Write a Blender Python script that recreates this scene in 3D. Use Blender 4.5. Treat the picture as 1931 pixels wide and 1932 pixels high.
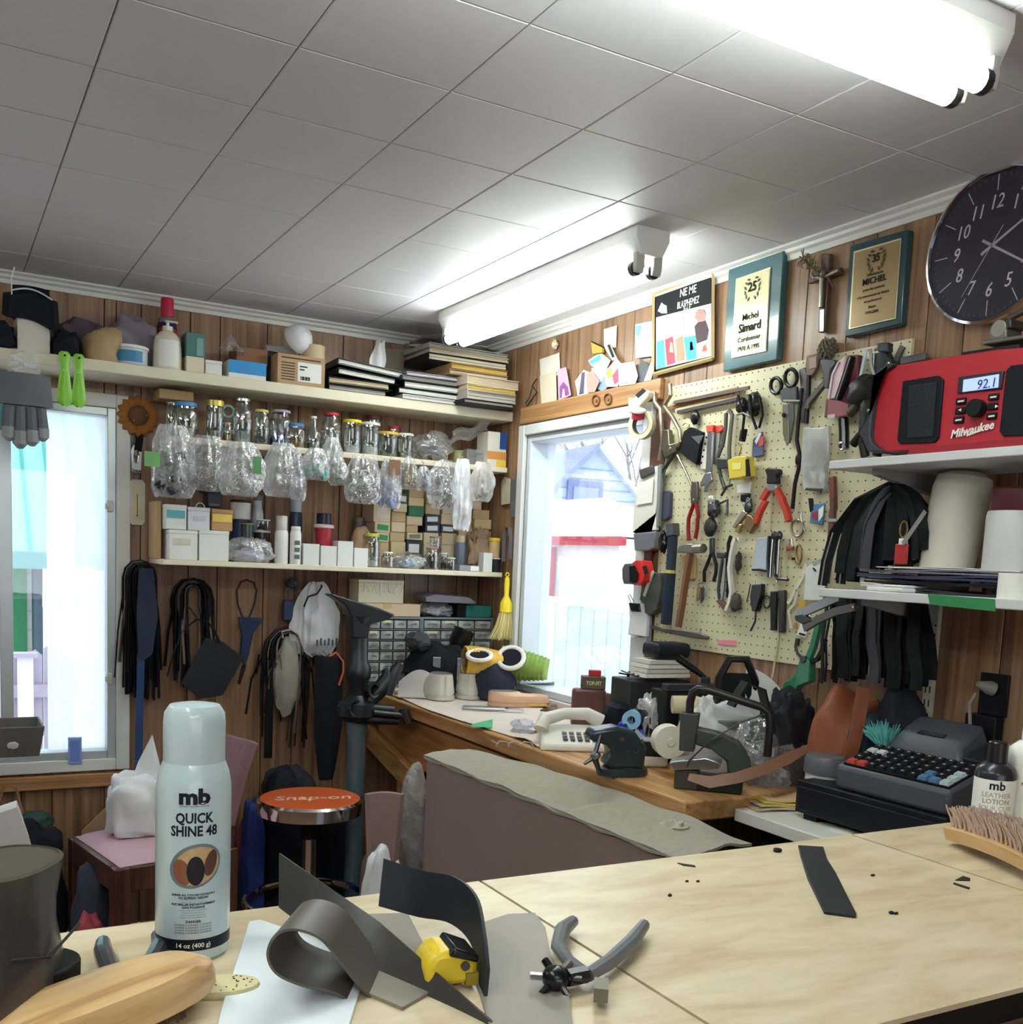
import bpy, math, random
from mathutils import Vector, Matrix, noise, Euler
PI = math.pi
TL = Matrix.Translation
TR = Matrix.Rotation
for o in list(bpy.data.objects): bpy.data.objects.remove(o, do_unlink=True)
SC = bpy.context.scene
COL = SC.collection
CAMZ = 1.45
# ---------------------------------------------------------------- camera
F, PCX, PCY = 1951.14,966.0,1287.3
YAW, PIT, ROL = 0.512995,-0.115607,0.0457846
def _basis():
 cy, sy, cp, sp, cr, sr = math.cos(YAW), math.sin(YAW), math.cos(PIT), math.sin(PIT), math.cos(ROL), math.sin(ROL)
 f = Vector((sy*cp, cy*cp, sp)); r = Vector((cy, -sy, 0)); u = r.cross(f)
 return cr*r + sr*u, -sr*r + cr*u, f
RT, UP, FW = _basis()
cam = bpy.data.cameras.new('camera'); camo = bpy.data.objects.new('camera', cam); COL.objects.link(camo)
camo.matrix_world = Matrix(((RT.x, UP.x, -FW.x, 0),(RT.y, UP.y, -FW.y, 0),(RT.z, UP.z, -FW.z, CAMZ),(0,0,0,1)))
cam.sensor_fit = 'HORIZONTAL'; cam.sensor_width = 36; cam.lens = 36*F/1931; cam.shift_y = (PCY-966)/1931
cam.clip_start = .02; cam.clip_end = 200
SC.camera = camo
# ---------------------------------------------------------------- world, exposure
SC.view_settings.view_transform = 'Standard'; SC.view_settings.look = 'None'
SC.view_settings.gamma = 1; SC.view_settings.use_curve_mapping = False
SC.view_settings.exposure = EXPO = 0.55
w = bpy.data.worlds.new('overcast_sky'); SC.world = w; w.use_nodes = True
bg = w.node_tree.nodes['Background']; bg.inputs[0].default_value = (.90,.95,1,1); bg.inputs[1].default_value = 1.8
TUBE_W = 16.0
# ---------------------------------------------------------------- measuring helpers (photo pixel -> point on a plane of the room)
def ray(px, py): return FW + RT*((px-PCX)/F) - UP*((py-PCY)/F)
def atX(px, py, x): d = ray(px, py)*1.0; d *= x/d.x; return Vector((d.x, d.y, d.z+CAMZ))
def atY(px, py, y): d = ray(px, py)*1.0; d *= y/d.y; return Vector((d.x, d.y, d.z+CAMZ))
def atZ(px, py, z): d = ray(px, py)*1.0; d *= (z-CAMZ)/d.z; return Vector((d.x, d.y, d.z+CAMZ))
XR, YB, ZC = 2.093,4.049,2.362           # right wall, back wall, ceiling
# ---------------------------------------------------------------- materials
def lin(c):
 return tuple((v/255/12.92 if v/255 <= .04045 else ((v/255+.055)/1.055)**2.4) for v in c)
_M = {}
def _nt(name):
 m = bpy.data.materials.new(name); m.use_nodes = True; nt = m.node_tree
 return m, nt, nt.nodes['Principled BSDF'], nt.nodes['Material Output']
def mat(rgb, rough=.55, metal=0., var=.10, scale=18., bump=0., coat=0., name=None, emit=0):
 """plain procedural surface: colour broken up by a noise, optional relief"""
 key = (rgb, rough, metal, var, scale, bump, coat, emit)
 if key in _M: return _M[key]
 m, nt, b, out = _nt(name or 'mat_%d_%d_%d' % rgb)
 L = nt.links.new; c = lin(rgb)
 tc = nt.nodes.new('ShaderNodeTexCoord'); nz = nt.nodes.new('ShaderNodeTexNoise')
 nz.inputs['Scale'].default_value = scale; nz.inputs['Detail'].default_value = 4
 L(tc.outputs['Object'], nz.inputs['Vector'])
 mx = nt.nodes.new('ShaderNodeMix'); mx.data_type = 'RGBA'
 mx.inputs[6].default_value = tuple(v*(1-var) for v in c)+(1,); mx.inputs[7].default_value = tuple(min(1, v*(1+var)+.004*var*10) for v in c)+(1,)
 L(nz.outputs['Fac'], mx.inputs[0]); L(mx.outputs[2], b.inputs['Base Color'])
 b.inputs['Roughness'].default_value = rough; b.inputs['Metallic'].default_value = metal
 if max(rgb) < 48 and rough > .3: b.inputs['Specular IOR Level'].default_value = .2
 if coat: b.inputs['Coat Weight'].default_value = coat; b.inputs['Coat Roughness'].default_value = .08
 if bump:
  bp = nt.nodes.new('ShaderNodeBump'); bp.inputs['Strength'].default_value = bump; bp.inputs['Distance'].default_value = .004
  L(nz.outputs['Fac'], bp.inputs['Height']); L(bp.outputs[0], b.inputs['Normal'])
 if emit:
  b.inputs['Emission Color'].default_value = c+(1,); b.inputs['Emission Strength'].default_value = emit
 _M[key] = m
 return m
def wood(name, dark, mid, light, axis='Z', stretch=1.6, fine=42, rough=.42, per_obj=.22, bump=.12):
 m, nt, b, out = _nt(name); L = nt.links.new; N = nt.nodes.new
 tc = N('ShaderNodeTexCoord'); oi = N('ShaderNodeObjectInfo')
 off = N('ShaderNodeVectorMath'); off.operation = 'SCALE'; off.inputs[0].default_value = (31., 17., 23.)
 L(oi.outputs['Random'], off.inputs['Scale'])
 ad = N('ShaderNodeVectorMath'); ad.operation = 'ADD'; L(tc.outputs['Object'], ad.inputs[0]); L(off.outputs[0], ad.inputs[1])
 mp = N('ShaderNodeMapping'); s = [fine]*3; s['XYZ'.index(axis)] = stretch; mp.inputs['Scale'].default_value = s
 L(ad.outputs[0], mp.inputs['Vector'])
 n1 = N('ShaderNodeTexNoise'); n1.inputs['Scale'].default_value = 1; n1.inputs['Detail'].default_value = 6; n1.inputs['Roughness'].default_value = .6
 n1.inputs['Distortion'].default_value = .4
 L(mp.outputs[0], n1.inputs['Vector'])
 cr = N('ShaderNodeValToRGB'); e = cr.color_ramp.elements
 e[0].position = .33; e[0].color = lin(dark)+(1,); e[1].position = .68; e[1].color = lin(light)+(1,)
 k = cr.color_ramp.elements.new(.5); k.color = lin(mid)+(1,)
 L(n1.outputs['Fac'], cr.inputs[0])
 hs = N('ShaderNodeHueSaturation'); mr = N('ShaderNodeMapRange')
 mr.inputs['To Min'].default_value = 1-per_obj; mr.inputs['To Max'].default_value = 1+per_obj
 L(oi.outputs['Random'], mr.inputs['Value']); L(mr.outputs[0], hs.inputs['Value']); L(cr.outputs[0], hs.inputs['Color'])
 L(hs.outputs[0], b.inputs['Base Color']); b.inputs['Roughness'].default_value = rough
 bp = N('ShaderNodeBump'); bp.inputs['Strength'].default_value = bump; bp.inputs['Distance'].default_value = .002
 L(n1.outputs['Fac'], bp.inputs['Height']); L(bp.outputs[0], b.inputs['Normal'])
 return m
def clear(name, tint=(255,255,255), alpha=.75, gloss=.5, rough=.12, bump=0, scale=14, milky=0., even=False, back=False):
 """thin clear plastic or glass: see-through film with reflections, optionally cloudy"""
 m, nt, b, out = _nt(name); L = nt.links.new; N = nt.nodes.new
 nt.nodes.remove(b)
 tr = N('ShaderNodeBsdfTransparent'); tr.inputs[0].default_value = lin(tint)+(1,)
 gl = N('ShaderNodeBsdfGlossy'); gl.inputs[0].default_value = (1,1,1,1); gl.inputs['Roughness'].default_value = rough
 df = N('ShaderNodeBsdfTranslucent' if back else 'ShaderNodeBsdfDiffuse'); df.inputs[0].default_value = lin((235,236,238))+(1,)
 lw = N('ShaderNodeLayerWeight'); lw.inputs['Blend'].default_value = .35
 m1 = N('ShaderNodeMixShader'); m2 = N('ShaderNodeMixShader')
 ml = N('ShaderNodeMath'); ml.operation = 'MULTIPLY_ADD'; ml.inputs[1].default_value = gloss; ml.inputs[2].default_value = 1-alpha if not milky else .05
 L(lw.outputs['Facing'], ml.inputs[0]); ml.use_clamp = True
 L(ml.outputs[0], m1.inputs[0]); L(tr.outputs[0], m1.inputs[1]); L(gl.outputs[0], m1.inputs[2])
 sh = m1
 tc = N('ShaderNodeTexCoord')
 if milky:
  nz = N('ShaderNodeTexNoise'); nz.inputs['Scale'].default_value = scale; nz.inputs['Detail'].default_value = 3; L(tc.outputs['Object'], nz.inputs['Vector'])
  mr = N('ShaderNodeMapRange'); mr.inputs['From Min'].default_value = .35; mr.inputs['From Max'].default_value = .65
  mr.inputs['To Min'].default_value = milky*(.95 if even else .6); mr.inputs['To Max'].default_value = min(1, milky*(1.05 if even else 1.3)); L(nz.outputs['Fac'], mr.inputs['Value'])
  L(mr.outputs[0], m2.inputs[0]); L(m1.outputs[0], m2.inputs[1]); L(df.outputs[0], m2.inputs[2]); sh = m2
 if bump:
  nb = N('ShaderNodeTexNoise'); nb.inputs['Scale'].default_value = scale*2; nb.inputs['Detail'].default_value = 2; L(tc.outputs['Object'], nb.inputs['Vector'])
  bp = N('ShaderNodeBump'); bp.inputs['Strength'].default_value = bump; bp.inputs['Distance'].default_value = .01
  L(nb.outputs['Fac'], bp.inputs['Height']); L(bp.outputs[0], gl.inputs['Normal']); L(bp.outputs[0], lw.inputs['Normal'])
 L(sh.outputs[0], out.inputs[0])
 return m
def glow(name, rgb, strength):
 m, nt, b, out = _nt(name)
 b.inputs['Base Color'].default_value = lin(rgb)+(1,); b.inputs['Emission Color'].default_value = lin(rgb)+(1,); b.inputs['Emission Strength'].default_value = strength
 return m
# ---------------------------------------------------------------- mesh helpers
class MB:
 def __init__(s): s.v = []; s.f = []
 def add(s, vs, fs, T=None):
  b = len(s.v)
  s.v += [tuple(T @ Vector(p)) if T else tuple(p) for p in vs]
  s.f += [tuple(b+i for i in f) for f in fs]
  return s
 def box(s, x0, x1, y0, y1, z0, z1, T=None):
  return s.add([(x0, y0, z0),(x1, y0, z0),(x1, y1, z0),(x0, y1, z0),(x0, y0, z1),(x1, y0, z1),(x1, y1, z1),(x0, y1, z1)],
       [(0,3,2,1),(4,5,6,7),(0,1,5,4),(1,2,6,5),(2,3,7,6),(3,0,4,7)], T)
 def lathe(s, prof, n=20, T=None, sx=1, sy=1, cap=True):
  vs = []; fs = []; k = len(prof)
  for i in range(n):
   a = 2*PI*i/n
   for r, z in prof: vs.append((r*math.cos(a)*sx, r*math.sin(a)*sy, z))
  for i in range(n):
   j = (i+1) % n
   for q in range(k-1): fs.append((i*k+q, j*k+q, j*k+q+1, i*k+q+1))
  if prof[0] == prof[-1]: cap = False
  if cap and prof[0][0] > 1e-6: fs.append(tuple(i*k for i in range(n))[::-1])
  if cap and prof[-1][0] > 1e-6: fs.append(tuple(i*k+k-1 for i in range(n)))
  return s.add(vs, fs, T)
 def cyl(s, r, z0, z1, n=16, T=None): return s.lathe([(r, z0),(r, z1)], n, T)
 def tube(s, pts, r, n=8, closed=False, T=None, flat=1.0):
  P = [Vector(p) for p in pts]; N = len(P); vs = []; fs = []
  rr = r if isinstance(r, (list, tuple)) else [r]*N
  up = None
  for i in range(N):
   a = P[(i-1) % N] if (closed or i > 0) else P[i]; b = P[(i+1) % N] if (closed or i < N-1) else P[i]
   t = (b-a)
   t = t.normalized() if t.length > 1e-9 else Vector((0,0,1))
   if up is None:
    up = Vector((0,0,1)) if abs(t.z) < .9 else Vector((1,0,0))
   e1 = up - t*up.dot(t)
   e1 = e1.normalized() if e1.length > 1e-6 else t.orthogonal().normalized()
   e2 = t.cross(e1); up = e1
   for q in range(n):
    an = 2*PI*q/n
    vs.append(P[i] + e1*(rr[i]*math.cos(an)*flat) + e2*(rr[i]*math.sin(an)))
  for i in range(N if closed else N-1):
   j = (i+1) % N
   for q in range(n): fs.append((i*n+q, i*n+(q+1) % n, j*n+(q+1) % n, j*n+q))
  if not closed:
   fs.append(tuple(range(n))[::-1]); fs.append(tuple((N-1)*n+q for q in range(n)))
  return s.add(vs, fs, T)
 def ribbon(s, pts, w, t, side=(1,0,0), T=None):
  """flat band along pts: width w along 'side', thickness t"""
  P = [Vector(p) for p in pts]; N = len(P); vs = []; fs = []; sd = Vector(side).normalized()
  ww = w if isinstance(w, (list, tuple)) else [w]*N
  for i in range(N):
   a = P[max(i-1,0)]; b = P[min(i+1, N-1)]; d = (b-a).normalized(); s1 = (sd - d*sd.dot(d)).normalized(); nn = d.cross(s1)
   for q, e in ((-1,-1),(1,-1),(1,1),(-1,1)): vs.append(P[i] + s1*(q*ww[i]/2) + nn*(e*t/2))
  for i in range(N-1):
   for q in range(4): fs.append((i*4+q, i*4+(q+1) % 4, i*4+4+(q+1) % 4, i*4+4+q))
  fs.append((3,2,1,0)); fs.append(tuple(N*4-4+q for q in range(4)))
  return s.add(vs, fs, T)
 def prism(s, poly, y0, y1, T=None):
  """outline in (x, z), thickness from y0 to y1"""
  n = len(poly); A = sum(poly[i][0]*poly[(i+1) % n][1]-poly[(i+1) % n][0]*poly[i][1] for i in range(n))
  if A < 0: poly = poly[::-1]
  vs = [(p[0], y0, p[1]) for p in poly] + [(p[0], y1, p[1]) for p in poly]
  fs = [tuple(range(n)), tuple(range(2*n-1, n-1,-1))] + [(i+n, (i+1) % n+n, (i+1) % n, i) for i in range(n)]
  return s.add(vs, fs, T)
 def sheet(s, fn, nu, nv, thick=0., T=None):
  vs = []; fs = []; W = nv+1
  for i in range(nu+1):
   for j in range(nv+1): vs.append(Vector(fn(i/nu, j/nv)))
  for i in range(nu):
   for j in range(nv): a = i*W+j; fs.append((a, a+W, a+W+1, a+1))
  if thick:
   n0 = len(vs); nm = [Vector((0,0,0)) for _ in vs]
   for f in fs:
    nn = (vs[f[1]]-vs[f[0]]).cross(vs[f[3]]-vs[f[0]])
    for q in f: nm[q] += nn
   vs += [vs[i]-nm[i].normalized()*thick if nm[i].length > 1e-12 else vs[i] for i in range(n0)]
   fs += [tuple(q+n0 for q in f[::-1]) for f in fs]
   rim = [i*W for i in range(nu+1)] + [nu*W+j for j in range(1, W)] + [i*W+nv for i in range(nu-1,-1,-1)] + [j for j in range(nv-1,0,-1)]
   for i in range(len(rim)):
    a, b = rim[i], rim[(i+1) % len(rim)]; fs.append((b, a, a+n0, b+n0))
  return s.add(vs, fs, T)
 def blob(s, c, r, seed=0, amp=.25, fr=2.2, nu=18, nv=12, T=None, flat=None, sharp=False, pw=1.):
  """crumpled closed lump: a sphere pushed about by noise; flat = cut-off height of its base"""
  vs = []; fs = []; c = Vector(c); so = Vector((seed*7.31, seed*3.17, seed*1.93))
  for j in range(nv+1):
   th = PI*j/nv
   for i in range(nu):
    a = 2*PI*i/nu; d = Vector((math.sin(th)*math.cos(a), math.sin(th)*math.sin(a), math.cos(th)))
    e = Vector((abs(d.x)**pw*(1 if d.x > 0 else -1), abs(d.y)**pw*(1 if d.y > 0 else -1), abs(d.z)**pw*(1 if d.z > 0 else -1))) if pw != 1 else d
    k = noise.noise(d*fr+so)
    if sharp: k = 1-2*abs(k)*1.4 - .2 + .5*noise.noise(d*fr*2.3+so)
    k = 1+amp*k
    p = Vector((e.x*r[0]*k, e.y*r[1]*k, e.z*r[2]*k))
    if flat is not None: p.z = max(p.z, flat)
    vs.append(c+p)
  for j in range(nv):
   for i in range(nu):
    i2 = (i+1) % nu; fs.append((j*nu+i, (j+1)*nu+i, (j+1)*nu+i2, j*nu+i2))
  return s.add(vs, fs, T)
 def build(s, name, m, parent=None, smooth=True, bev=0, ang=35, seg=2):
  me = bpy.data.meshes.new(name); me.from_pydata(s.v, [], s.f); me.update()
  if smooth:
   me.shade_smooth(); me.set_sharp_from_angle(angle=math.radians(ang))
  me.materials.append(m)
  o = bpy.data.objects.new(name, me); COL.objects.link(o)
  if bev:
   bm = o.modifiers.new('bevel', 'BEVEL'); bm.width = bev; bm.segments = seg; bm.limit_method = 'ANGLE'; bm.angle_limit = math.radians(40)
  if parent: o.parent = parent
  return o
def tag(o, label=None, cat=None, group=None, kind=None):
 if label: o['label'] = label
 if cat: o['category'] = cat
 if group: o['group'] = group
 if kind: o['kind'] = kind
 return o
def thing(name, label, cat, loc=(0,0,0), rz=0, group=None, rot=None):
 o = bpy.data.objects.new(name, None); COL.objects.link(o); o.empty_display_size = .05
 o.location = loc; o.rotation_euler = rot if rot else (0,0, rz)
 return tag(o, label, cat, group)
def solo(name, mb, m, label, cat, loc=(0,0,0), rz=0, group=None, rot=None, **k):
 o = mb.build(name, m, **k); o.location = loc; o.rotation_euler = rot if rot else (0,0, rz)
 return tag(o, label, cat, group)
def copy_tree(o, parent=None):
 c = o.copy(); COL.objects.link(c); c.parent = parent
 for ch in [x for x in o.children]: copy_tree(ch, c)
 return c
_font = None
def text(body, size, m, parent, loc=(0,0,0), rot=(PI/2,0,0), name='lettering', wrap=None, align='CENTER', bold=0., shear=0., sx=1., thick=.0003, space=1.):
 """flat print: lettering turned into a thin mesh, optionally wrapped round a can of radius wrap"""
 cu = bpy.data.curves.new(name, 'FONT'); cu.body = body; cu.size = size; cu.align_x = align; cu.offset = bold; cu.shear = shear
 cu.resolution_u = 2; cu.space_character = space
 if not wrap: cu.extrude = thick
 to = bpy.data.objects.new('tmp', cu); COL.objects.link(to)
 me = bpy.data.meshes.new_from_object(to.evaluated_get(bpy.context.evaluated_depsgraph_get()))
 bpy.data.objects.remove(to, do_unlink=True); bpy.data.curves.remove(cu)
 for v in me.vertices: v.co.x *= sx
 if wrap:
  for v in me.vertices:
   a = v.co.x/wrap; z = v.co.y; v.co = Vector((wrap*math.sin(a),-wrap*math.cos(a), z))
  rot = (0,0,0)
 me.materials.clear(); me.materials.append(m); me.name = name
 o = bpy.data.objects.new(name, me); COL.objects.link(o); o.location = loc; o.rotation_euler = rot
 if parent: o.parent = parent
 return o
RWZ = -PI/2                                  # turn for things on the right wall: local x = along the wall to the right, -y = out into the room
def rwl(p):                                  # room point -> (along, up) on the right wall
 return (-p.y, p.z)
N = 32
def oring(z_, xb, xf, wy, ex=.8):
 r = []
 for k in range(N):
  c_, s_ = math.cos(2*PI*k/N), math.sin(2*PI*k/N); r.append(((xb+xf)/2+(xb-xf)/2*abs(c_)**ex*(1 if c_ > 0 else -1), wy*abs(s_)**ex*(1 if s_ > 0 else -1)*(1 if c_ < .2 else 1-.12*(c_-.2)), z_))
 return r
def loft(R, cap=True): return MB().add([p for r in R for p in r],[(i*N+k, i*N+(k+1) % N, (i+1)*N+(k+1) % N, (i+1)*N+k) for i in range(len(R)-1) for k in range(N)]+([tuple(range(N))[::-1], tuple((len(R)-1)*N+k for k in range(N))] if cap else []))
# ================================================================ shared materials
PANEL = wood('wood_panelling', (106,78,56),(146,112,84),(168,134,102), 'Z', 1.3,38,.36,.12)
TRIMW = wood('wood_trim', (140,98,60),(172,126,82),(192,148,100), 'X', 1.6,60,.4,.06)
TRIMY = wood('wood_trim_y', (140,98,60),(172,126,82),(192,148,100), 'Y', 1.6,60,.4,.06)
PLY = wood('plywood_top', (186,166,132),(206,188,156),(218,203,174), 'X', 7,22,.34,.02,.05)
BENCH = wood('bench_wood', (150,104,58),(184,136,84),(204,160,106), 'Y', 3,40,.45,.05)
DARKW = wood('dark_brown_wood', (58,36,28),(84,54,42),(104,70,54), 'Z', 2,40,.35,.05)
BEECH = wood('beech_wood', (176,132,84),(204,164,112),(222,186,138), 'X', 4,60,.4,.05)
WHITEP = mat((226,226,222),.45, var=.04); OFFW = mat((216,212,200),.5, var=.06); CREAM = mat((222,212,186),.55, var=.06)
SHELFM = mat((224,214,190),.45, var=.05, name='cream_shelf_paint'); SHELFG = mat((206,206,208),.4, var=.03, name='pale_grey_shelf')
BLACK = mat((12,12,15),.5, var=.25); BLACKG = mat((9,9,12),.25, var=.2); DARKG = mat((38,40,44),.5, var=.15); GREY = mat((128,130,134),.5, var=.08)
BLKCLOTH = mat((12,13,18),.85, var=.35, scale=60, bump=.3); STEEL = mat((176,178,182),.3,1., var=.08); DSTEEL = mat((92,94,98),.38,1., var=.2); CHROME = mat((226,228,232),.08,1., var=.02)
IRON = mat((58,62,66),.42,.8, var=.25, bump=.2); PAPERW = mat((236,234,228),.7, var=.04); KRAFT = mat((176,140,100),.75, var=.12); KRAFTL = mat((202,176,140),.75, var=.1)
RED = mat((178,34,40),.45, var=.1); YEL = mat((228,194,40),.45, var=.08); BLUE = mat((42,66,130),.5, var=.15); GREEN = mat((52,128,84),.5, var=.12)
BRASS = mat((190,164,104),.3,1., var=.1); PINK = mat((226,176,184),.7, var=.06); NAVY = mat((15,18,32),.8, var=.3, scale=40)
INK = mat((18,18,20),.6, var=.05); SMF = clear('smooth_film', (240,240,236),.8,.8,.15, bump=.35, scale=9, milky=.38)
PANE = clear('window_glass', (250,253,255),.94,.35,.02)
GLASS = clear('jar_glass', (224,232,232),.86,.75,.05)
FILM = clear('clear_film', (244,246,248),.84,.9,.15, bump=.8, scale=26, milky=.10)
BAGM = clear('cloudy_bag_film', (240,242,244),.78,1.0,.16, bump=.9, scale=26, milky=.24)
BAGW = mat((232,234,238),.4, var=.04, scale=10, bump=.15, name='white_bag_film')
# ================================================================ setting
def struct(o): o['kind'] = 'structure'; return o
XL, YF = -2.3,-2.6
struct(MB().box(XL, XR, YF, YB, -.06,0).build('floor', wood('floor_boards', (92,66,48),(120,90,68),(140,108,82), 'X', 2,20,.5,.05), smooth=False))
cl = struct(MB().box(XL, XR+.1, YF, YB+.1, ZC, ZC+.05).build('ceiling', mat((150,150,152),.8, var=.03), smooth=False))
TILE = mat((222,220,226),.5, var=.03, scale=60, bump=.10, name='ceiling_tile')
tx = [.288+.3045*k for k in range(-4,7)]; ty = [1.632+.3055*k for k in range(-4,9)]
_tm = {}
for a, b in zip(tx[:-1], tx[1:]):
 for c, d in zip(ty[:-1], ty[1:]):
  b2 = min(b, XR-.001); d2 = min(d, YB-.001)
  key = (round(b2-a, 4), round(d2-c, 4))
  if key not in _tm:
   w_, h_ = key; g = .0011; e = .0022
   m = MB().add([(g, g, 0),(w_-g, g, 0),(w_-g, h_-g, 0),(g, h_-g, 0),(g, g, -.008),(w_-g, g, -.008),(w_-g, h_-g, -.008),(g, h_-g, -.008),
        (g+e, g+e, -.010),(w_-g-e, g+e, -.010),(w_-g-e, h_-g-e, -.010),(g+e, h_-g-e, -.010)],
        [(0,1,5,4),(1,2,6,5),(2,3,7,6),(3,0,4,7),(4,5,9,8),(5,6,10,9),(6,7,11,10),(7,4,8,11),(8,9,10,11),(3,2,1,0)])
   o = m.build('ceiling_tile', TILE, cl, smooth=False); _tm[key] = o.data
  else:
   o = bpy.data.objects.new('ceiling_tile', _tm[key]); COL.objects.link(o); o.parent = cl
  o.location = (a, c, ZC); o.rotation_euler = (0,0,0)
ZT = ZC-.010
W1 = (-.25,.590,.655,1.935); W2 = (2.87,3.675,.93,1.955)        # window openings: (x0,x1,z0,z1) in the back wall, (y0,y1,z0,z1) in the right wall
GROOVE = mat((40,27,20),.8, var=.1)
def wall(name, frame, a0, a1, win):
 """backing slab with an opening; frame(a, d, z) maps along / depth (+ = outwards) / height into the room"""
 m = MB()
 def bx(m, p0, p1, d0, d1, z0, z1):
  A = frame(p0, d0, z0); B = frame(p1, d1, z1)
  m.box(min(A[0], B[0]), max(A[0], B[0]), min(A[1], B[1]), max(A[1], B[1]), z0, z1)
 if win:
  for q in ((a0, win[0],0, ZC+.05),(win[1], a1,0, ZC+.05),(win[0], win[1],0, win[2]),(win[0], win[1], win[3], ZC+.05)): bx(m, q[0], q[1],.006,.12, q[2], q[3])
 else: bx(m, a0, a1,.006,.12,0, ZC+.05)
 wl = struct(m.build(name, GROOVE, smooth=False))
 return wl, bx
def strips(wl, bx, edges, win, ov):
 for a, b in zip(edges[:-1], edges[1:]):
  segs = [(0, ZC)]
  if win and b > win[0]+.001 and a < win[1]-.001:
   pieces = []
   if a < win[0]: pieces.append((a, win[0],0, ZC)); a2 = win[0]
   else: a2 = a
   if b > win[1]: pieces.append((win[1], b, 0, ZC)); b2 = win[1]
   else: b2 = b
   pieces += [(a2, b2,0, win[2]),(a2, b2, win[3], ZC)]
  else: pieces = [(a, b, 0, ZC)]
  for p in pieces:
   if p[1]-p[0] < .004: continue
   m = MB(); bx(m, p[0]+.0016, p[1]-.0016,0,.0055, p[2], p[3])
   o = m.build('panel_strip', ov, wl, smooth=False, bev=.001, seg=1)
   c = Vector(((m.v[0][0]+m.v[6][0])/2,(m.v[0][1]+m.v[6][1])/2,0))
   o.data.transform(TL(-c)); o.location = c
def grooves(start, end, marks, step=-1):
 e = sorted(set(marks)); pat = [.11,.18,.125,.17,.105,.185]; i = 0
 while e[0] > start: e.insert(0, e[0]-pat[i % 6]); i += 1
 while e[-1] < end: e.append(e[-1]+pat[i % 6]); i += 1
 e = [v for v in e if start < v < end]
 return [start]+e+[end]
wb, bxb = wall('wall_back', lambda a, d, z: (a, YB+d, z), XL, XR+.12, W1)
strips(wb, bxb, grooves(XL, XR, [.268,.37,.55,.676,.85,.959,1.138,1.265,1.444,1.57,1.74,1.85,1.985]), W1, PANEL)
wr, bxr = wall('wall_right', lambda a, d, z: (XR+d, a, z), YF, YB+.12, W2)
gr = [atX(1771,371, XR).y, atX(1532,455, XR).y, atX(1613,440, XR).y, atX(1658,430, XR).y, atX(1818,640, XR).y, atX(1893,1200, XR).y, 3.33,3.15,2.98,2.86,2.69,2.58,3.5,3.61,3.8,3.9]
strips(wr, bxr, grooves(YF, YB, gr), W2, PANEL)
struct(MB().box(XL-.12, XL, YF, YB+.12,0, ZC+.05).build('wall_left', PANEL, smooth=False))
# front wall behind the visitor's back, with an unseen window opening added to let in daylight
FWIN = (-1.6,1.2,.9,2.1)
m = MB()
for q in ((XL, FWIN[0],0, ZC+.05),(FWIN[1], XR, 0, ZC+.05),(FWIN[0], FWIN[1],0, FWIN[2]),(FWIN[0], FWIN[1], FWIN[3], ZC+.05)): m.box(q[0], q[1], YF-.12, YF, q[2], q[3])
struct(m.build('wall_front', PANEL, smooth=False))
# crown trim
def crown(name, pts_fn, L0, L1):
 m = MB(); prof = [(0,0),(.030,0),(.030,-.006),(.020,-.012),(.018,-.020),(.010,-.026),(.008,-.040),(0,-.040)]
 A = [pts_fn(L0, p) for p in prof]; B = [pts_fn(L1, p) for p in prof]; n = len(prof)
 m.add(A+B, [(i, (i+1) % n, (i+1) % n+n, i+n) for i in range(n)]+[tuple(range(n))[::-1], tuple(range(n, 2*n))])
 return struct(m.build(name, mat((214,213,208),.4, var=.03), ang=25))
crown('trim_1', lambda l, p: (l, YB-p[0], ZT+p[1]), XL, XR)
crown('trim_2', lambda l, p: (XR-p[0], l, ZT+p[1]), YF, YB-.03)
# ---------------- window_1 (back wall)
x0, x1, z0, z1 = W1
ALU = mat((196,204,206),.35,.5, var=.03); CASE = mat((222,222,216),.45, var=.03)
w1 = struct(bpy.data.objects.new('window_1', None)); COL.objects.link(w1); w1.location = (0,0,0)
m = MB(); c = .048
for q in ((x0-c, x0, z0-c+.004, z1+c),(x1, x1+c, z0-c+.004, z1+c),(x0, x1, z1, z1+c),(x0, x1, z0-c+.004, z0)): m.box(q[0], q[1], YB-.016, YB, q[2], q[3])
m.build('casing', CASE, w1, bev=.003)
m = MB(); c = .030
for q in ((x0, x0+c, z0, z1),(x1-c, x1, z0, z1),(x0+c, x1-c, z1-c, z1),(x0+c, x1-c, z0, z0+c)): m.box(q[0], q[1], YB-.006, YB+.08, q[2], q[3])
m.build('window_frame', ALU, w1, bev=.003)
m = MB(); m.box(.205,.248, YB+.01, YB+.05, z0+c, z1-c); m.build('mullion', ALU, w1, bev=.003)
for a, b in ((x0+c, .205),(.248, x1-c)):
 MB().box(a, b, YB+.028, YB+.032, z0+c, z1-c).build('pane', PANE, w1, smooth=False)
MB().box(.362, x1-c, YB+.045, YB+.048, z0+c, z1-c).build('storm_pane', clear('glare_glass', (255,255,255),.95,.2,.1, milky=.55, scale=3, even=True, back=True), w1, smooth=False)  # milky translucency puts glare and washed-out daylight into the overlapping pane
for zz in (1.585,.955):
 m = MB(); m.box(x1-.034, x1-.012, YB-.022, YB-.004, zz-.020, zz+.020); m.box(x1-.040, x1-.028, YB-.03, YB-.01, zz-.010, zz+.010); m.build('latch', mat((206,208,202),.4), w1, bev=.003)
struct(MB().box(x0-.07, x1+.05, YB-.022, YB, .550,.602).build('trim_3', TRIMW, bev=.004))
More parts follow.
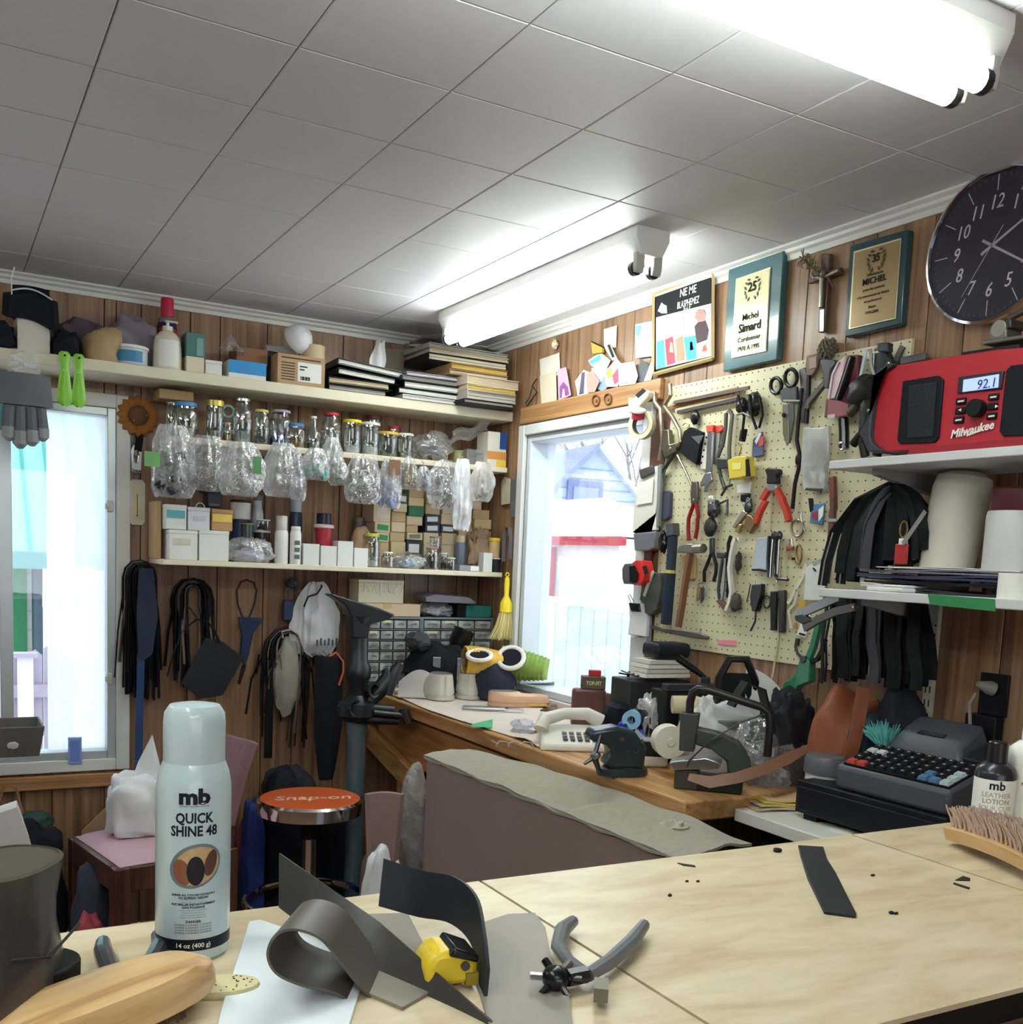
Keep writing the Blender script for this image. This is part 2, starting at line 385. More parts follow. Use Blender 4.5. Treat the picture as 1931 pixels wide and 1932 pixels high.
# ---------------- window_2 (right wall)
y0, y1, z0, z1 = W2
w2 = struct(bpy.data.objects.new('window_2', None)); COL.objects.link(w2)
m = MB(); c = .045
for q in ((y0-c, y0, z0-c, z1+.04),(y1, y1+c, z0-c, z1+.04),(y0, y1, z1, z1+.04),(y0, y1, z0-c, z0)): m.box(XR-.018, XR, q[0], q[1], q[2], q[3])
m.build('casing', mat((222,222,222),.45, var=.03), w2, bev=.003)
m = MB(); c = .028
for q in ((y0, y0+c, z0, z1),(y1-c, y1, z0, z1),(y0+c, y1-c, z1-c, z1),(y0+c, y1-c, z0, z0+c)): m.box(XR+.0, XR+.12, q[0], q[1], q[2], q[3])
m.build('window_frame', mat((206,212,220),.4, var=.03), w2, bev=.003)
MB().box(XR+.078, XR+.082, y0+c, y1-c, z0+c, z1-c).build('pane', PANE, w2, smooth=False)
tp = struct(MB().box(XR-.02, XR, 2.79,3.71,1.998,2.066).build('trim_4', TRIMY, bev=.004))
# ================================================================ outdoors
SNOW = mat((244,246,250),.7, var=.02, scale=3)
def snow(u, v):
 x = -14+u*40; y = 4.3+v*36 if x < 2.3 else -8+v*50
 return x, y, 0
g = MB().sheet(lambda u, v: (-16+50*u, -14+60*v, -.62+.10*noise.noise((u*14, v*16,0))),40,40)
struct(g.build('ground', SNOW))
# snow bank rising under the left window
m = MB().sheet(lambda u, v: (-2+5.5*u, 4.35+3.2*v, -.5+.75*math.exp(-((u-.62)/.28)**2-((v-.35)/.4)**2)+.06*noise.noise((u*5, v*5,1))),20,14)
solo('snow_bank', m, SNOW, 'white snow bank heaped against the wall under the window with the latches', 'snow')
# neighbour's house with turquoise metal roof
nb = thing('shed', 'neighbouring house with turquoise ribbed metal roof beyond the picket fence', 'building', (0,0,0))
TURQ = mat((140,216,210),.5, var=.06)
ex = 2.6
MB().box(-6, ex-.30,12.0,16,-.6,1.30).build('wall', mat((238,232,226),.6, var=.03), nb, smooth=False)
m = MB()
for k in range(9): m.box(-6, ex-.30,11.985,12.0,-.5+k*.2,-.49+k*.2)
m.build('siding', mat((222,214,206),.6), nb, smooth=False)
roof = MB(); roof.add([(-6,11.6,1.22),(ex, 11.6,1.22),(ex, 15,4.4),(-6,15,4.4),(-6,11.6,1.30),(ex, 11.6,1.30),(ex, 15,4.48),(-6,15,4.48)],
 [(0,3,2,1),(4,5,6,7),(0,1,5,4),(1,2,6,5),(2,3,7,6),(3,0,4,7)])
rf = roof.build('roof', TURQ, nb, smooth=False)
for k in range(24):
 xx = ex-.06-.24*k
 m = MB(); m.add([(xx, 11.59,1.30),(xx+.03,11.59,1.30),(xx+.03,15,4.49),(xx, 15,4.49),(xx, 11.59,1.34),(xx+.03,11.59,1.34),(xx+.03,15,4.53),(xx, 15,4.53)],
  [(0,3,2,1),(4,5,6,7),(0,1,5,4),(1,2,6,5),(2,3,7,6),(3,0,4,7)]); m.build('roof_rib', mat((70,160,152),.5), rf, smooth=False)
m = MB().box(-6, ex, 11.5,11.6,1.16,1.34); m.build('gutter', mat((96,150,150),.4), nb, smooth=False, bev=.02)
m = MB().box(.72,.86,11.9,12.02,-.6,1.2); m.build('corner_board', mat((24,110,66),.5), nb, smooth=False)
m = MB().tube([(.96,11.85,-.6),(.96,11.85,1.2)],.06); m.build('downpipe', mat((54,76,88),.4), nb)
# picket fence
pf = thing('picket_fence', 'weathered white picket fence in front of the turquoise-roofed house', 'fence', (0,8.2,0))
PKT = mat((176,166,182),.7, var=.15)
for k in range(12):
 xx = -.35+.105*k; h = .66+.05*math.sin(k*2.1)
 MB().prism([(xx, -.5),(xx+.095,-.5),(xx+.095, h-.04),(xx+.05, h),(xx, h-.03)],0,.02).build('picket', PKT, pf, smooth=False)
MB().box(-.4,.92,-.05,0,.32,.41).build('rail', PKT, pf, smooth=False)
MB().box(.52,.62,-.14,-.05,-.6,.62).build('post', mat((226,220,226),.7), pf, smooth=False)
MB().box(.49,.65,-.17,-.02,.62,.65).build('post_cap', PKT, pf, smooth=False)
# board fence
bf = thing('board_fence', 'pale tall board fence standing in the snow beyond the window latches', 'fence', (0,9.4,0))
for k in range(16):
 xx = .80+.135*k; MB().box(xx, xx+.128,0,.025,-.6,1.22+.012*(k % 3)).build('board', mat((236,234,232),.7, var=.05), bf, smooth=False)
MB().box(.8,2.96,.025,.07,.9,1.0).build('rail', mat((210,208,206),.7), bf, smooth=False)
# compost box
cb = thing('garden_box', 'small pale wooden box standing in the snow near the window', 'box', (1.40,7.66,-.5),-.1)
for k in range(4): MB().box(-.28,.28,0,.02,.02+.12*k, .13+.12*k).build('board', mat((150,180,176),.7), cb, smooth=False)
MB().box(-.32,.32,-.02,.4,.5,.56).build('lid', SNOW, cb, bev=.02)
# bare trees: one trunk with recursive branches each
BARK = mat((160,154,156),.9, var=.15)
def tree(name, label, base, h, seed, depth=4, lean=(0,0)):
 rnd = random.Random(seed); t = thing(name, label, 'tree', base)
 tr = MB(); br = MB()
 def grow(p, d, L, r, k):
  q = p+d*L*.5+Vector((rnd.uniform(-.05,.05), rnd.uniform(-.05,.05),0))*L; e = p+d*L
  (tr if k == depth else br).tube([p, q, e],[r, r*.85, r*.66],5)
  if k == 0: return
  for s in range(3 if k > 1 else 4):
   nd = (d+Vector((rnd.uniform(-.75,.75), rnd.uniform(-.75,.75), rnd.uniform(-.2,.5)))).normalized()
   grow(e-d*L*rnd.uniform(0,.45), nd, L*rnd.uniform(.55,.8), r*.55, k-1)
 grow(Vector((0,0,0)), Vector((lean[0], lean[1],1)).normalized(), h*.38, h*.014, depth)
 tr.build('trunk', BARK, t); br.build('branches', BARK, t)
 return t
tree('bare_tree', 'bare winter tree with fine twigs rising behind the pale board fence', (2.35,10.6,-.6),6.5,4,5,(-.25,0))
tree('bare_tree', 'bare winter tree behind the gabled house', (13.5,17.2,-.6),7,9,4)
# gabled house seen through window_2, its gable turned a little away
hp = atX(1125,848,10.); hs = thing('gable_house', 'pale clapboard house with steep gable and lilac loft door', 'building', hp, -math.atan2(hp.x, hp.y)+.42)
G = [(-.66,-.62),(0,0),(1.3,-1.25),(1.3,-4.05),(-.66,-4.05)]
MB().prism(G, 0,2.6).build('wall', mat((204,216,226),.6, var=.03), hs, smooth=False)
for k in range(16):
 zz = -.35-.17*k; MB().box(max(-.65, zz*1.04), min(1.29,-zz*1.03),-.015,0, zz, zz+.018).build('clapboard', mat((160,172,188),.6), hs, smooth=False)
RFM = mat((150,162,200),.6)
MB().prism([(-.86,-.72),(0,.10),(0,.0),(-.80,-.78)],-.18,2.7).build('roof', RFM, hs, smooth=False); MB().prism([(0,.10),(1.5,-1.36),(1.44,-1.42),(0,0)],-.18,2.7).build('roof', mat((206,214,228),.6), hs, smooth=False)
dr = MB().box(-.50,.16,-.05,0,-2.2,-.55).build('loft_door', mat((140,152,200),.6), hs, smooth=False)
MB().box(-.40,.06,-.08,-.05,-2.2,-.66).build('door_panel', mat((168,178,214),.6), dr, smooth=False)
# low snow-covered roof with red fascia
lr = thing('porch', 'low outbuilding with snowy roof and red fascia board before the gabled house', 'building', (0,0,0))
PX = 7.4
a = atX(1050,1015, PX); b = atX(1172,1022, PX); t_ = atX(1068,925, PX+1.2)
MB().box(PX+.05, PX+2.0, b.y+.1, a.y+2,-.6, a.z).build('wall', mat((240,240,242),.6), lr, smooth=False)
MB().box(PX-.06, PX+.05, b.y-.05, a.y+2, a.z-.09, a.z+.02).build('fascia', mat((190,40,64),.5), lr, smooth=False)
MB().add([(PX-.06, b.y-.05, a.z+.02),(PX-.06, a.y+2, a.z+.02),(PX+2.0, a.y+2, a.z+.02),(PX+2.0, b.y-.05, a.z+.02),(PX+1.0, a.y+.35, a.z+.62),(PX+1.0, a.y+1.6, a.z+.62)],
    [(0,1,5,4),(1,2,5),(2,3,4,5),(3,0,4),(3,2,1,0)]).build('snowy_roof', SNOW, lr, smooth=False)
MB().box(PX-.05, PX+.02, a.y+.02, a.y+.12,-.6, a.z-.12).build('post', mat((190,60,80),.5), lr, smooth=False)
yf = thing('yard_fence', 'low snow-capped pale fence across the yard outside the bench window', 'fence', (6.2,0,0))
for k in range(22):
 MB().box(0,.03,7.2+.26*k, 7.2+.26*k+.24,-.6,.98+.02*(k % 2)).build('board', mat((214,226,232),.7), yf, smooth=False)
MB().box(-.03,.06,7.2,12.95,1.0,1.08).build('snow_cap', SNOW, yf, bev=.02)
# ================================================================ fluorescent fixtures
FIXM = mat((222,222,216),.35, var=.03)
TUBE = glow('fluorescent_tube', (246,255,250), TUBE_W)
def fixture(label, loc, rz, L=1.22, z=None):
 t = thing('fluorescent_light', label, 'ceiling light', loc, rz)
 h = .072
 m = MB(); m.add([(-.0,-.055,0),(L, -.055,0),(L, .055,0),(0,.055,0),(0,-.055,-.03),(L, -.055,-.03),(L, .055,-.03),(0,.055,-.03),(0,-.034,-h),(L, -.034,-h),(L, .034,-h),(0,.034,-h)],
  [(3,2,1,0),(0,1,5,4),(2,3,7,6),(4,5,9,8),(6,7,11,10),(8,9,10,11),(0,4,8,11,7,3),(1,2,6,10,9,5)])
 m.build('housing', FIXM, t, smooth=False, bev=.002)
 for s in (-1,1):
  m = MB().tube([(.035, s*.029,-h-.030),(L-.035, s*.029,-h-.030)],.019,14); m.build('tube', TUBE, t)
  for xx in (.02, L-.02):
   m = MB(); m.prism([(-.009,0),(-.009,-.035),(-.004,-.052),(.004,-.052),(.009,-.035),(.009,0)],-.014,.014, TL((xx, s*.029,-h+.008))); m.build('lamp_holder', mat((190,188,180),.5), t, bev=.002)
  for xx in (.036, L-.036):
   m = MB().tube([(xx-.008, s*.029,-h-.030),(xx+.008, s*.029,-h-.030)],.0198,14); m.build('tube_cap', DSTEEL, t)
 m = MB(); m.cyl(.004,-.02,0,8, TL((L*.62,-.056,-.02)) @ TR(PI/2,4, 'X')); m.build('screw', STEEL, t)
 return t
fa = atZ(1246,440, ZT-.01); fb = atZ(866,600, ZT-.01)
fixture('twin-tube fluorescent fixture along the plaque wall, over the window corner', (fa.x-.02, fa.y, ZT), PI/2,1.235)
fe = atZ(1890,75, ZT-.03)
fixture('twin-tube fluorescent fixture across the ceiling towards the clock, ends with dark tube caps', (fe.x-1.225, fe.y+.03, ZT),0,1.225)
fixture('unseen twin-tube fill light added over the customers side of the shop', (-.9,-.9, ZT),0,1.225)  # out of view, added to raise the overall brightness of the room
fixture('unseen twin-tube fill light added over the near end of the plywood counter', (-.42,.15, ZT), PI/2,1.225)  # added outside the frame to brighten the left part of the ceiling
fixture('unseen twin-tube fill light added over the corner left of the chair window', (-1.2,2.2, ZT), PI/2,1.225)  # another added fill light beyond the left edge of the view
# ================================================================ back wall shelves
S1T, S2T, S3T, SF = 2.058,1.834,1.405,3.79
def shelf(label, x0, x1, zt, th, brx=()):
 t = thing('wall_shelf', label, 'shelf', ((x0+x1)/2, YB, zt)); h = (x1-x0)/2
 MB().box(-h, h, SF-YB, -.0005,-th, 0).build('board', SHELFM, t, bev=.003)
 for b in brx:
  x = b-(x0+x1)/2
  MB().add([(x-.012,-.002,-th),(x+.012,-.002,-th),(x+.012,-.2,-th),(x-.012,-.2,-th),(x-.012,-.002,-th-.12),(x+.012,-.002,-th-.12)],
      [(0,3,2,1),(0,1,5,4),(3,0,4),(1,2,5),(2,3,4,5)]).build('bracket', DARKG, t, smooth=False)
shelf('long cream shelf near the ceiling piled with binders, boxes and bottles', -1.2,2.085, S1T, .038)
shelf('cream middle shelf lined with glass jars and hung with plastic bags', .735,2.07, S2T, .022)
shelf('cream bottom shelf holding white boxes, bottles and small cartons', .706,2.068, S3T, .02)
def dims(l, t, r, b, y, z0=None):
 """front-face rectangle in the photograph -> x0, x1, z0, z1 on the plane y"""
 a = atY(l, (t+b)/2, y); c = atY(r, (t+b)/2, y); zt = atY((l+r)/2, t, y).z; zb = atY((l+r)/2, b, y).z
 return a.x, c.x, (zb if z0 is None else z0), zt
def carton(label, l, t, r, b, y, dep, m, z0=None, rz=0, tagm=None, tagr=(.12,.88,.25,.75), cat='box', name='carton', group=None, lid=True, txt=None, txtm=None, txs=.012, tape=False, bev=.002):
 x0, x1, za, zb = dims(l, t, r, b, y, z0); w = x1-x0; h = zb-za
 o = thing(name, label, cat, ((x0+x1)/2, y+dep/2, za), rz, group)
 hl = min(.014, h*.22)
 if lid:
  MB().box(-w/2+.0008, w/2-.0008,-dep/2+.0008, dep/2-.0008,0, h-hl).build('body', m, o, bev=bev)
  MB().box(-w/2, w/2,-dep/2, dep/2, h-hl, h).build('lid', m, o, bev=bev)
 else: MB().box(-w/2, w/2,-dep/2, dep/2,0, h).build('body', m, o, bev=bev)
 if tagm:
  MB().box(-w/2+w*tagr[0],-w/2+w*tagr[1],-dep/2-.0012,-dep/2+.0005, h*tagr[2], h*tagr[3]).build('sticker', tagm, o, smooth=False)
 if txt: text(txt, txs, txtm or INK, o, (0,-dep/2-.002, h*.45))
 if tape: MB().box(-w*.06, w*.06,-dep/2-.001, dep/2+.001, h*.6, h+.001).build('tape', mat((196,170,120),.25), o, smooth=False)
 return o
def jar(label, l, t, r, b, y, lidm, z0, lidh=.014, shape=0, fill=None, fillh=.4, group=None, name='jar', cat='jar', body=None, n=18):
 x0, x1, za, zb = dims(l, t, r, b, y, z0); R = (x1-x0)/2; H = zb-za
 o = thing(name, label, cat, ((x0+x1)/2, y+R, za),0, group); hb = H-lidh
 if shape == 0: prof = [(R*.9,0),(R, .006),(R, hb*.8),(R*.92, hb*.9),(R*.84, hb*.94),(R*.84, hb)]
 elif shape == 1: prof = [(R*.9,0),(R, .006),(R, hb*.72),(R*.98, hb*.78),(R*.74, hb*.88),(R*.72, hb)]
 elif shape == 2: prof = [(R*.9,0),(R, .005),(R, hb*.5),(R*.8, hb*.62),(R*.42, hb*.78),(R*.4, hb)]
 else: prof = [(R*.94,0),(R, .004),(R, hb)]
 MB().lathe(prof, n).build('glass' if body is None else 'body', body or GLASS, o)
 lr = prof[-1][0]*1.07
 MB().lathe([(lr*.9, hb),(lr, hb+.0015),(lr, H-.002),(lr*.94, H)], n).build('lid', lidm, o)
 if fill:
  rnd = random.Random(int(l*7+t)); m = MB(); k = 26
  for i in range(k):
   a = rnd.uniform(0,6.28); rr = R*.8*math.sqrt(rnd.random()); zz = .008+rnd.random()*hb*fillh
   T = TL((rr*math.cos(a)*.9, rr*math.sin(a)*.9, zz)) @ Euler((rnd.random()*6, rnd.random()*6, rnd.random()*6)).to_matrix().to_4x4()
   s = R*.16
   if i % 3 == 0: m.lathe([(s*.9,-s*.25),(s*.9, s*.25)],7, T)
   elif i % 3 == 1: m.box(-s*1.3, s*1.3,-s*.25, s*.25,-s*.25, s*.25, T)
   else: m.box(-s*.6, s*.6,-s*.5, s*.5,-s*.3, s*.3, T)
  m.lathe([(R*.8,.004),(R*.84,.006),(R*.84, hb*fillh*.6),(R*.3, hb*fillh*.75)],12)
  m.build('contents', fill, o)
 return o
def bagmesh(w, h, d, seed, pinch=.25, folds=7, nu=56, nv=26, corner=.5):
 """hanging plastic bag: pinched at its top, belling out, crumpled film"""
 rnd = random.Random(seed); so = Vector((seed*1.7, seed*.9,3)); vs = []; fs = []
 ph = [rnd.random()*6.28 for _ in range(3)]
 for j in range(nv+1):
  v = j/nv                                           # 0 top .. 1 bottom
  prof = pinch+(1-pinch)*min(1,(v/.42))**.8
  if v > .86: prof *= 1-(v-.86)/.14*.22
  dep = (pinch*.6+(1-pinch*.6)*math.sin(min(1, v*1.15)*PI*.62))*(1 if v < .8 else max(.06,(1-v)/.2))
  for i in range(nu):
   a = 2*PI*i/nu; c, s = math.cos(a), math.sin(a)
   sq = (abs(c)**1.2+abs(s)**1.2)**(-.8)
   f = 1+.10*(1.1-v*.6)*math.sin(folds*a+ph[0]+2.4*v)+.06*math.sin((folds*2-1)*a+ph[1]+3*v)+.035*math.sin(folds*3*a+ph[2]-4*v)
   nz = noise.noise(Vector((c*1.6, s*1.6, v*3.2))+so)*.30+noise.noise(Vector((c*4, s*4, v*6))+so)*.22
   x = w/2*prof*c*sq*f*(1+nz*.35); y = d/2*dep*s*sq*f*(1+nz)
   z = -v*h+.035*h*noise.noise(Vector((c*2.2, s*2.2, v*2))+so*2)*(0.4+v)
   vs.append((x, y, z))
 for j in range(nv):
  for i in range(nu): i2 = (i+1) % nu; fs.append((j*nu+i, (j+1)*nu+i, (j+1)*nu+i2, j*nu+i2))
 fs.append(tuple(nv*nu+i for i in range(nu))[::-1])
 return MB().add(vs, fs)
def pieces(w, d, h, z0, seed, k, kind, size):
 """a handful of small hardware pieces filling a bag's bottom"""
 rnd = random.Random(seed); m = MB()
 for i in range(k):
  zz = rnd.random()**1.3*h; f = 1-.35*(zz/h)
  T = TL((rnd.uniform(-.42,.42)*w*f, rnd.uniform(-.4,.4)*d*f, z0+zz+size)) @ Euler((rnd.random()*6, rnd.random()*6, rnd.random()*6)).to_matrix().to_4x4()
  s = size*rnd.uniform(.7,1.2)
  if kind == 'ring': m.tube([(s*math.cos(q*PI/5), s*math.sin(q*PI/5),0) for q in range(10)], s*.16,5, True, T)
  elif kind == 'rod': m.tube([(-s*1.6,0,0),(0,0, s*.1),(s*1.6,0,0)], s*.2,5, False, T)
  elif kind == 'hook': m.tube([(s*math.cos(q), s*math.sin(q)*1.5,0) for q in (0,.8,1.6,2.4,3.2,4,4.7)], s*.16,5, False, T)
  elif kind == 'lump': m.blob((0,0,0),(s*1.3, s, s), i+seed, .3,2,10,7, T)
  else: m.box(-s, s, -s*.7, s*.7,-s*.25, s*.25, T)
 return m
def hang_bag(label, l, t, r, b, y, seed, m=None, cont=None, cm=None, csize=.008, ck=30, ch=.45, pinch=.25, folds=7, dep=None, extra=None):
 x0, x1, z0, z1 = dims(l, t, r, b, y); w = x1-x0; h = z1-z0; d = dep or min(.10, w*.7)
 o = thing('plastic_bag', label, 'bag', ((x0+x1)/2, y-d*.15, z1),0, 'plastic bags hung along the middle shelf' if False else None)
 bagmesh(w, h, d, seed, pinch, folds).build('film', m or BAGM, o, ang=70)
 if cont: pieces(w*.8, d*.6, h*ch, -h*.97, seed, ck, cont, csize).build('contents', cm, o)
 MB().tube([(0,.0,-.01),(0,.002,.012),(0,.02,.02)],.0016,6).build('hook', STEEL, o)
 return o
# ---------------- shelf 1, left to right
o = carton('plain white cardboard box under the black pouch with white piping', 33,597,95,664,3.82,.16, OFFW, S1T, lid=False)
x0, x1, z0, z1 = dims(15,532,104,610,3.80); zb_ = dims(33,597,95,664,3.82)[3]
t = thing('fabric_pouch', 'black fabric pouch with white piping perched on the white box', 'pouch', ((x0+x1)/2,3.89, zb_+.002)); w = x1-x0; h = z1-zb_
MB().sheet(lambda u, v: ((u-.5)*w*(1.0-.10*v),-.09+.012*math.sin(u*PI)-.02*v, -.02+v*h*.62+.018*math.sin(u*PI)-.03*u*(1-v)),12,8,.05).build('flap', NAVY, t)
MB().box(-w*.42, w*.42,-.06,.07,.0, h*.62).build('body', NAVY, t, bev=.02)
MB().sheet(lambda u, v: ((u-.5)*w*.80,-.075+.04*v, h*.55+v*h*.42-.02*(u-.5)**2),10,6,.06).build('top', NAVY, t)
m = MB().tube([((u/12-.5)*w*.86,-.112+.012*math.sin(u/12*PI), h*.60+.02*math.sin(u/12*PI)-.012*u/12) for u in range(13)],.0025,6); m.tube([(-w*.42,-.106,.05),(-w*.43,-.11,.10),(-w*.36,-.11,.135)],.0022,6); m.build('piping', WHITEP, t)
def lump(name, label, cat, l, t, r, b, y, dep, m, seed, z0=None, amp=.35, fr=2.4, sharp=False, nu=28, nv=18):
 x0, x1, za, zb = dims(l, t, r, b, y, z0); w = x1-x0; h = zb-za
 return solo(name, MB().blob((0,0, h*.42),(w/2, dep/2, h*.62), seed, amp, fr, nu, nv, flat=-h*.42, sharp=sharp, pw=.75), m, label, cat, ((x0+x1)/2, y, za), ang=60)
lump('cloth_bundle', 'navy cloth bundle at the shelf end beside the plain white box', 'cloth', -40,608,30,662,3.88,.16, NAVY, 3, S1T)
lump('cloth_bundle', 'dark navy folded cloth between the white box and the crumpled paper bag', 'cloth', 97,630,150,672,3.86,.15, NAVY, 4, S1T)
lump('cloth_bundle', 'mauve grey cloth heap behind the crumpled brown paper bag', 'cloth', 110,612,215,665,3.97,.12, mat((92,78,88),.85, var=.25),5, S1T)
lump('plastic_bundle', 'grey plastic wrapped bundle behind the blue and white tub', 'bag', 205,606,302,655,3.98,.12, mat((136,126,138),.4, var=.2, scale=12, bump=.3),6, S1T)
lump('paper_bag', 'crumpled brown paper bag lying between dark cloth and blue tub', 'bag', 158,622,230,682,3.84,.10, mat((178,150,110),.7, var=.15),8, S1T, .55,1.5, False, 12,7)
jar('round white plastic tub with blue label beside the paper bag', 216,649,285,692,3.80, WHITEP, S1T, .012,3, name='tub', cat='tub', body=mat((196,206,214),.35, var=.05))
t = bpy.data.objects['tub']; x0, x1, za, zb = dims(216,649,285,692,3.80, S1T); R = (x1-x0)/2
MB().sheet(lambda u, v: ((R+.0012)*math.sin(-1.0+1.6*u),-(R+.0012)*math.cos(-1.0+1.6*u),.01+v*(zb-za-.03)),10,2).build('label_band', mat((58,132,176),.5, var=.15), t)
# aerosol with red cap
x0, x1, za, zb = dims(298,562,336,650,3.97, S1T); R = (x1-x0)/2; h = zb-za
t = thing('spray_can', 'dark spray can with bright red cap behind the lotion bottle', 'spray can', ((x0+x1)/2,3.98, S1T))
MB().lathe([(R*.95,0),(R, .004),(R, h*.62),(R*.9, h*.68)],18).build('can', mat((44,40,78),.35,.3, var=.1), t)
MB().lathe([(R+.0008, h*.40),(R+.0008, h*.60)],18).build('label_band', RED, t)
MB().lathe([(R*.9, h*.68),(R*.82, h*.74),(R*.62, h*.76)],18).build('shoulder', mat((140,140,144),.3,.6), t)
MB().lathe([(R*.66, h*.76),(R*.66, h*.97),(R*.58, h)],16).build('cap', mat((196,40,70),.4), t)
# lotion pump bottle
x0, x1, za, zb = dims(294,600,350,699,3.81, S1T); W = (x1-x0)/2; h = zb-za
t = thing('pump_bottle', 'pale cream lotion bottle with pump nozzle standing next to the teal box', 'bottle', ((x0+x1)/2,3.86, S1T))
MB().lathe([(W*.9,0),(W, .008),(W*.98, h*.45),(W*.86, h*.66),(W*.55, h*.76),(W*.32, h*.79),(W*.30, h*.82)],24, None, 1,.62).build('bottle_body', mat((214,210,190),.3, var=.04), t)
MB().lathe([(W*.36, h*.80),(W*.36, h*.88),(W*.12, h*.885),(W*.12, h*.98)],16).build('pump_collar', mat((222,222,206),.4), t)
m = MB(); m.box(-W*.2, W*.7,-.008,.008, h*.965, h); m.build('pump_nozzle', mat((226,224,212),.35), t, bev=.003)
MB().sheet(lambda u, v: (W*1.005*math.sin(-.85+1.7*u)*.9,-W*.635*math.cos((-.85+1.7*u)*.9), h*.08+v*h*.52),8,2).build('label_sheet', WHITEP, t)
carton('small white carton under the teal box beside the lotion bottle', 352,673,386,706,3.83,.09, CREAM, S1T, lid=False)
zt_ = dims(352,673,386,706,3.83, S1T)[3]
carton('teal box with pale stripes standing on a small white carton', 352,628,388,673,3.83,.09, mat((74,118,116),.5, var=.08), zt_, lid=False, tagm=mat((120,160,158),.5), tagr=(.55,.9,.05,.8))
carton('low white box between the teal box and the blue carton', 388,680,420,712,3.84,.12, WHITEP, S1T)
carton('brown carton stacked on the blue and white box', 447,657,506,690,3.88,.12, mat((140,98,66),.7, var=.1), dims(432,682,503,717,3.83, S1T)[3], lid=False)
carton('bright blue and white shoe-goods box lying under a brown carton', 432,682,503,717,3.83,.14, WHITEP, S1T, lid=False, tagm=mat((36,140,206),.45), tagr=(.0,1,.32,1.0))
x0, x1, za, zb = dims(420,628,478,690,3.80)
solo('plastic_film', MB().sheet(lambda u, v: ((x1-x0)*(u-.5)*(1-.3*v),.02*math.sin(u*7+v*3)+.04*v, -.05*v+ (zb-za)*(v)*(.7+.3*math.sin(u*4))+.012*noise.noise((u*4, v*5,2))),14,10), FILM, 'sheet of clear crumpled film standing up behind the blue box', 'plastic film', ((x0+x1)/2+.0,3.83, dims(432,682,503,717,3.83, S1T)[3]+.03), ang=70)
carton('black open box leaning behind the blue and white box', 498,662,524,725,3.90,.12, BLACK, S1T, lid=False)
o = carton('printed kraft cardboard box with white barcode sticker on the top shelf', 524,671,614,738,3.81,.19, mat((182,150,112),.7, var=.1), S1T, lid=False, tagm=PAPERW, tagr=(.42,.92,.15,.78))
x0, x1, za, zb = dims(524,671,614,738,3.81, S1T); w = x1-x0; h = zb-za
m = MB(); 
for q in range(7): m.box(-w*.42,-w*.14,-.0965,-.095, h*(.16+.09*q), h*(.19+.09*q))
m.box(-w*.42, w*.40,-.0965,-.095, h*.86, h*.9); m.build('print', mat((70,48,34),.7), o, smooth=False)
m = MB()
for q in range(9): m.box(w*(-.02+.022*q), w*(-.02+.022*q+.008+.006*(q % 3)),-.0975,-.096, h*.2, h*.32)
m.box(w*-.04, w*.12,-.0975,-.096, h*.62, h*.66); m.box(w*-.04, w*.06,-.0975,-.096, h*.52, h*.56); m.build('barcode', INK, o, smooth=False)
ztb = zb
a = atY(559,645,3.87)
solo('knee_pad', MB().lathe([(0,.062),(.03,.058),(.048,.04),(.055,.012),(.054,0),(.048,.0),(.048,.012),(.02,.05),(0,.054)],22), mat((226,226,230),.4, var=.04), 'white dome-shaped cap tipped on its side on the printed box', 'cap', (a.x, 3.875, ztb+.062), rot=(1.1,.25,.4), ang=50)
a = atY(588,662,3.85)
t = thing('tape_roll', 'beige masking tape roll lying on the printed kraft box', 'tape', (a.x+.012,3.86, ztb),0)
MB().lathe([(.018,0),(.042,0),(.042,.05),(.018,.05),(.018,0)],24).build('tape', mat((206,190,150),.6, var=.06), t); MB().lathe([(.0175,.001),(.0185,.001),(.0185,.0505),(.0175,.0505),(.0175,.001)],20).build('core', KRAFT, t)
a = atY(518,655,3.95)
solo('foam_roll', MB().tube([(-.05,0,0),(.0,0,.004),(.06,.0,0)],[.024,.026,.024],14), mat((196,190,186),.8), 'pale grey foam roll behind the white dome cap', 'roll', (a.x+.02,3.96, ztb+.026))
# binders and papers: each one built with covers, spine and a block of sheets
def binder(label, l, r, y, dep, z0, h, cover, sheets=None, rz=0., tilt=0., ring=True, name='binder', cat='binder', pages=.86):
 a = atY(l, 720, y); b = atY(r, 720, y); w = b.x-a.x
 t = thing(name, label, cat, ((a.x+b.x)/2, y+dep/2, z0),0, rot=(0, tilt, rz)); c = min(.003, h*.16)
 MB().box(-w/2, w/2,-dep/2, dep/2,0, c).build('back_cover', cover, t, bev=.001)
 MB().box(-w/2, w/2,-dep/2, dep/2, h-c, h).build('front_cover', cover, t, bev=.001)
 MB().box(-w/2,-w/2+c, -dep/2, dep/2, c, h-c).build('spine', cover, t, smooth=False)
 p = MB(); n = max(3, int(h/.006)); rnd = random.Random(int(l*3+h*1000))
 for i in range(n):
  za = c+(h-2*c)*i/n; e = rnd.uniform(0,.008); p.box(-w/2+c+.003, w/2*pages+e, -dep/2+.006+e, dep/2-.006, za, za+(h-2*c)/n*.86)
 p.build('sheets', sheets or PAPERW, t, smooth=False)
 if ring and h > .018:
  m = MB().tube([(w/2*pages+.004,-dep/2+.03, c),(w/2*pages+.012,-dep/2+.03, h/2),(w/2*pages+.004,-dep/2+.03, h-c)],.0016,6); m.build('ring', STEEL, t)
 return t
DGR = mat((22,52,50),.35, var=.1); TANP = mat((206,190,160),.7, var=.1); GRYP = mat((176,170,162),.7, var=.1); YELP = mat((216,184,92),.7, var=.1)
z = S1T
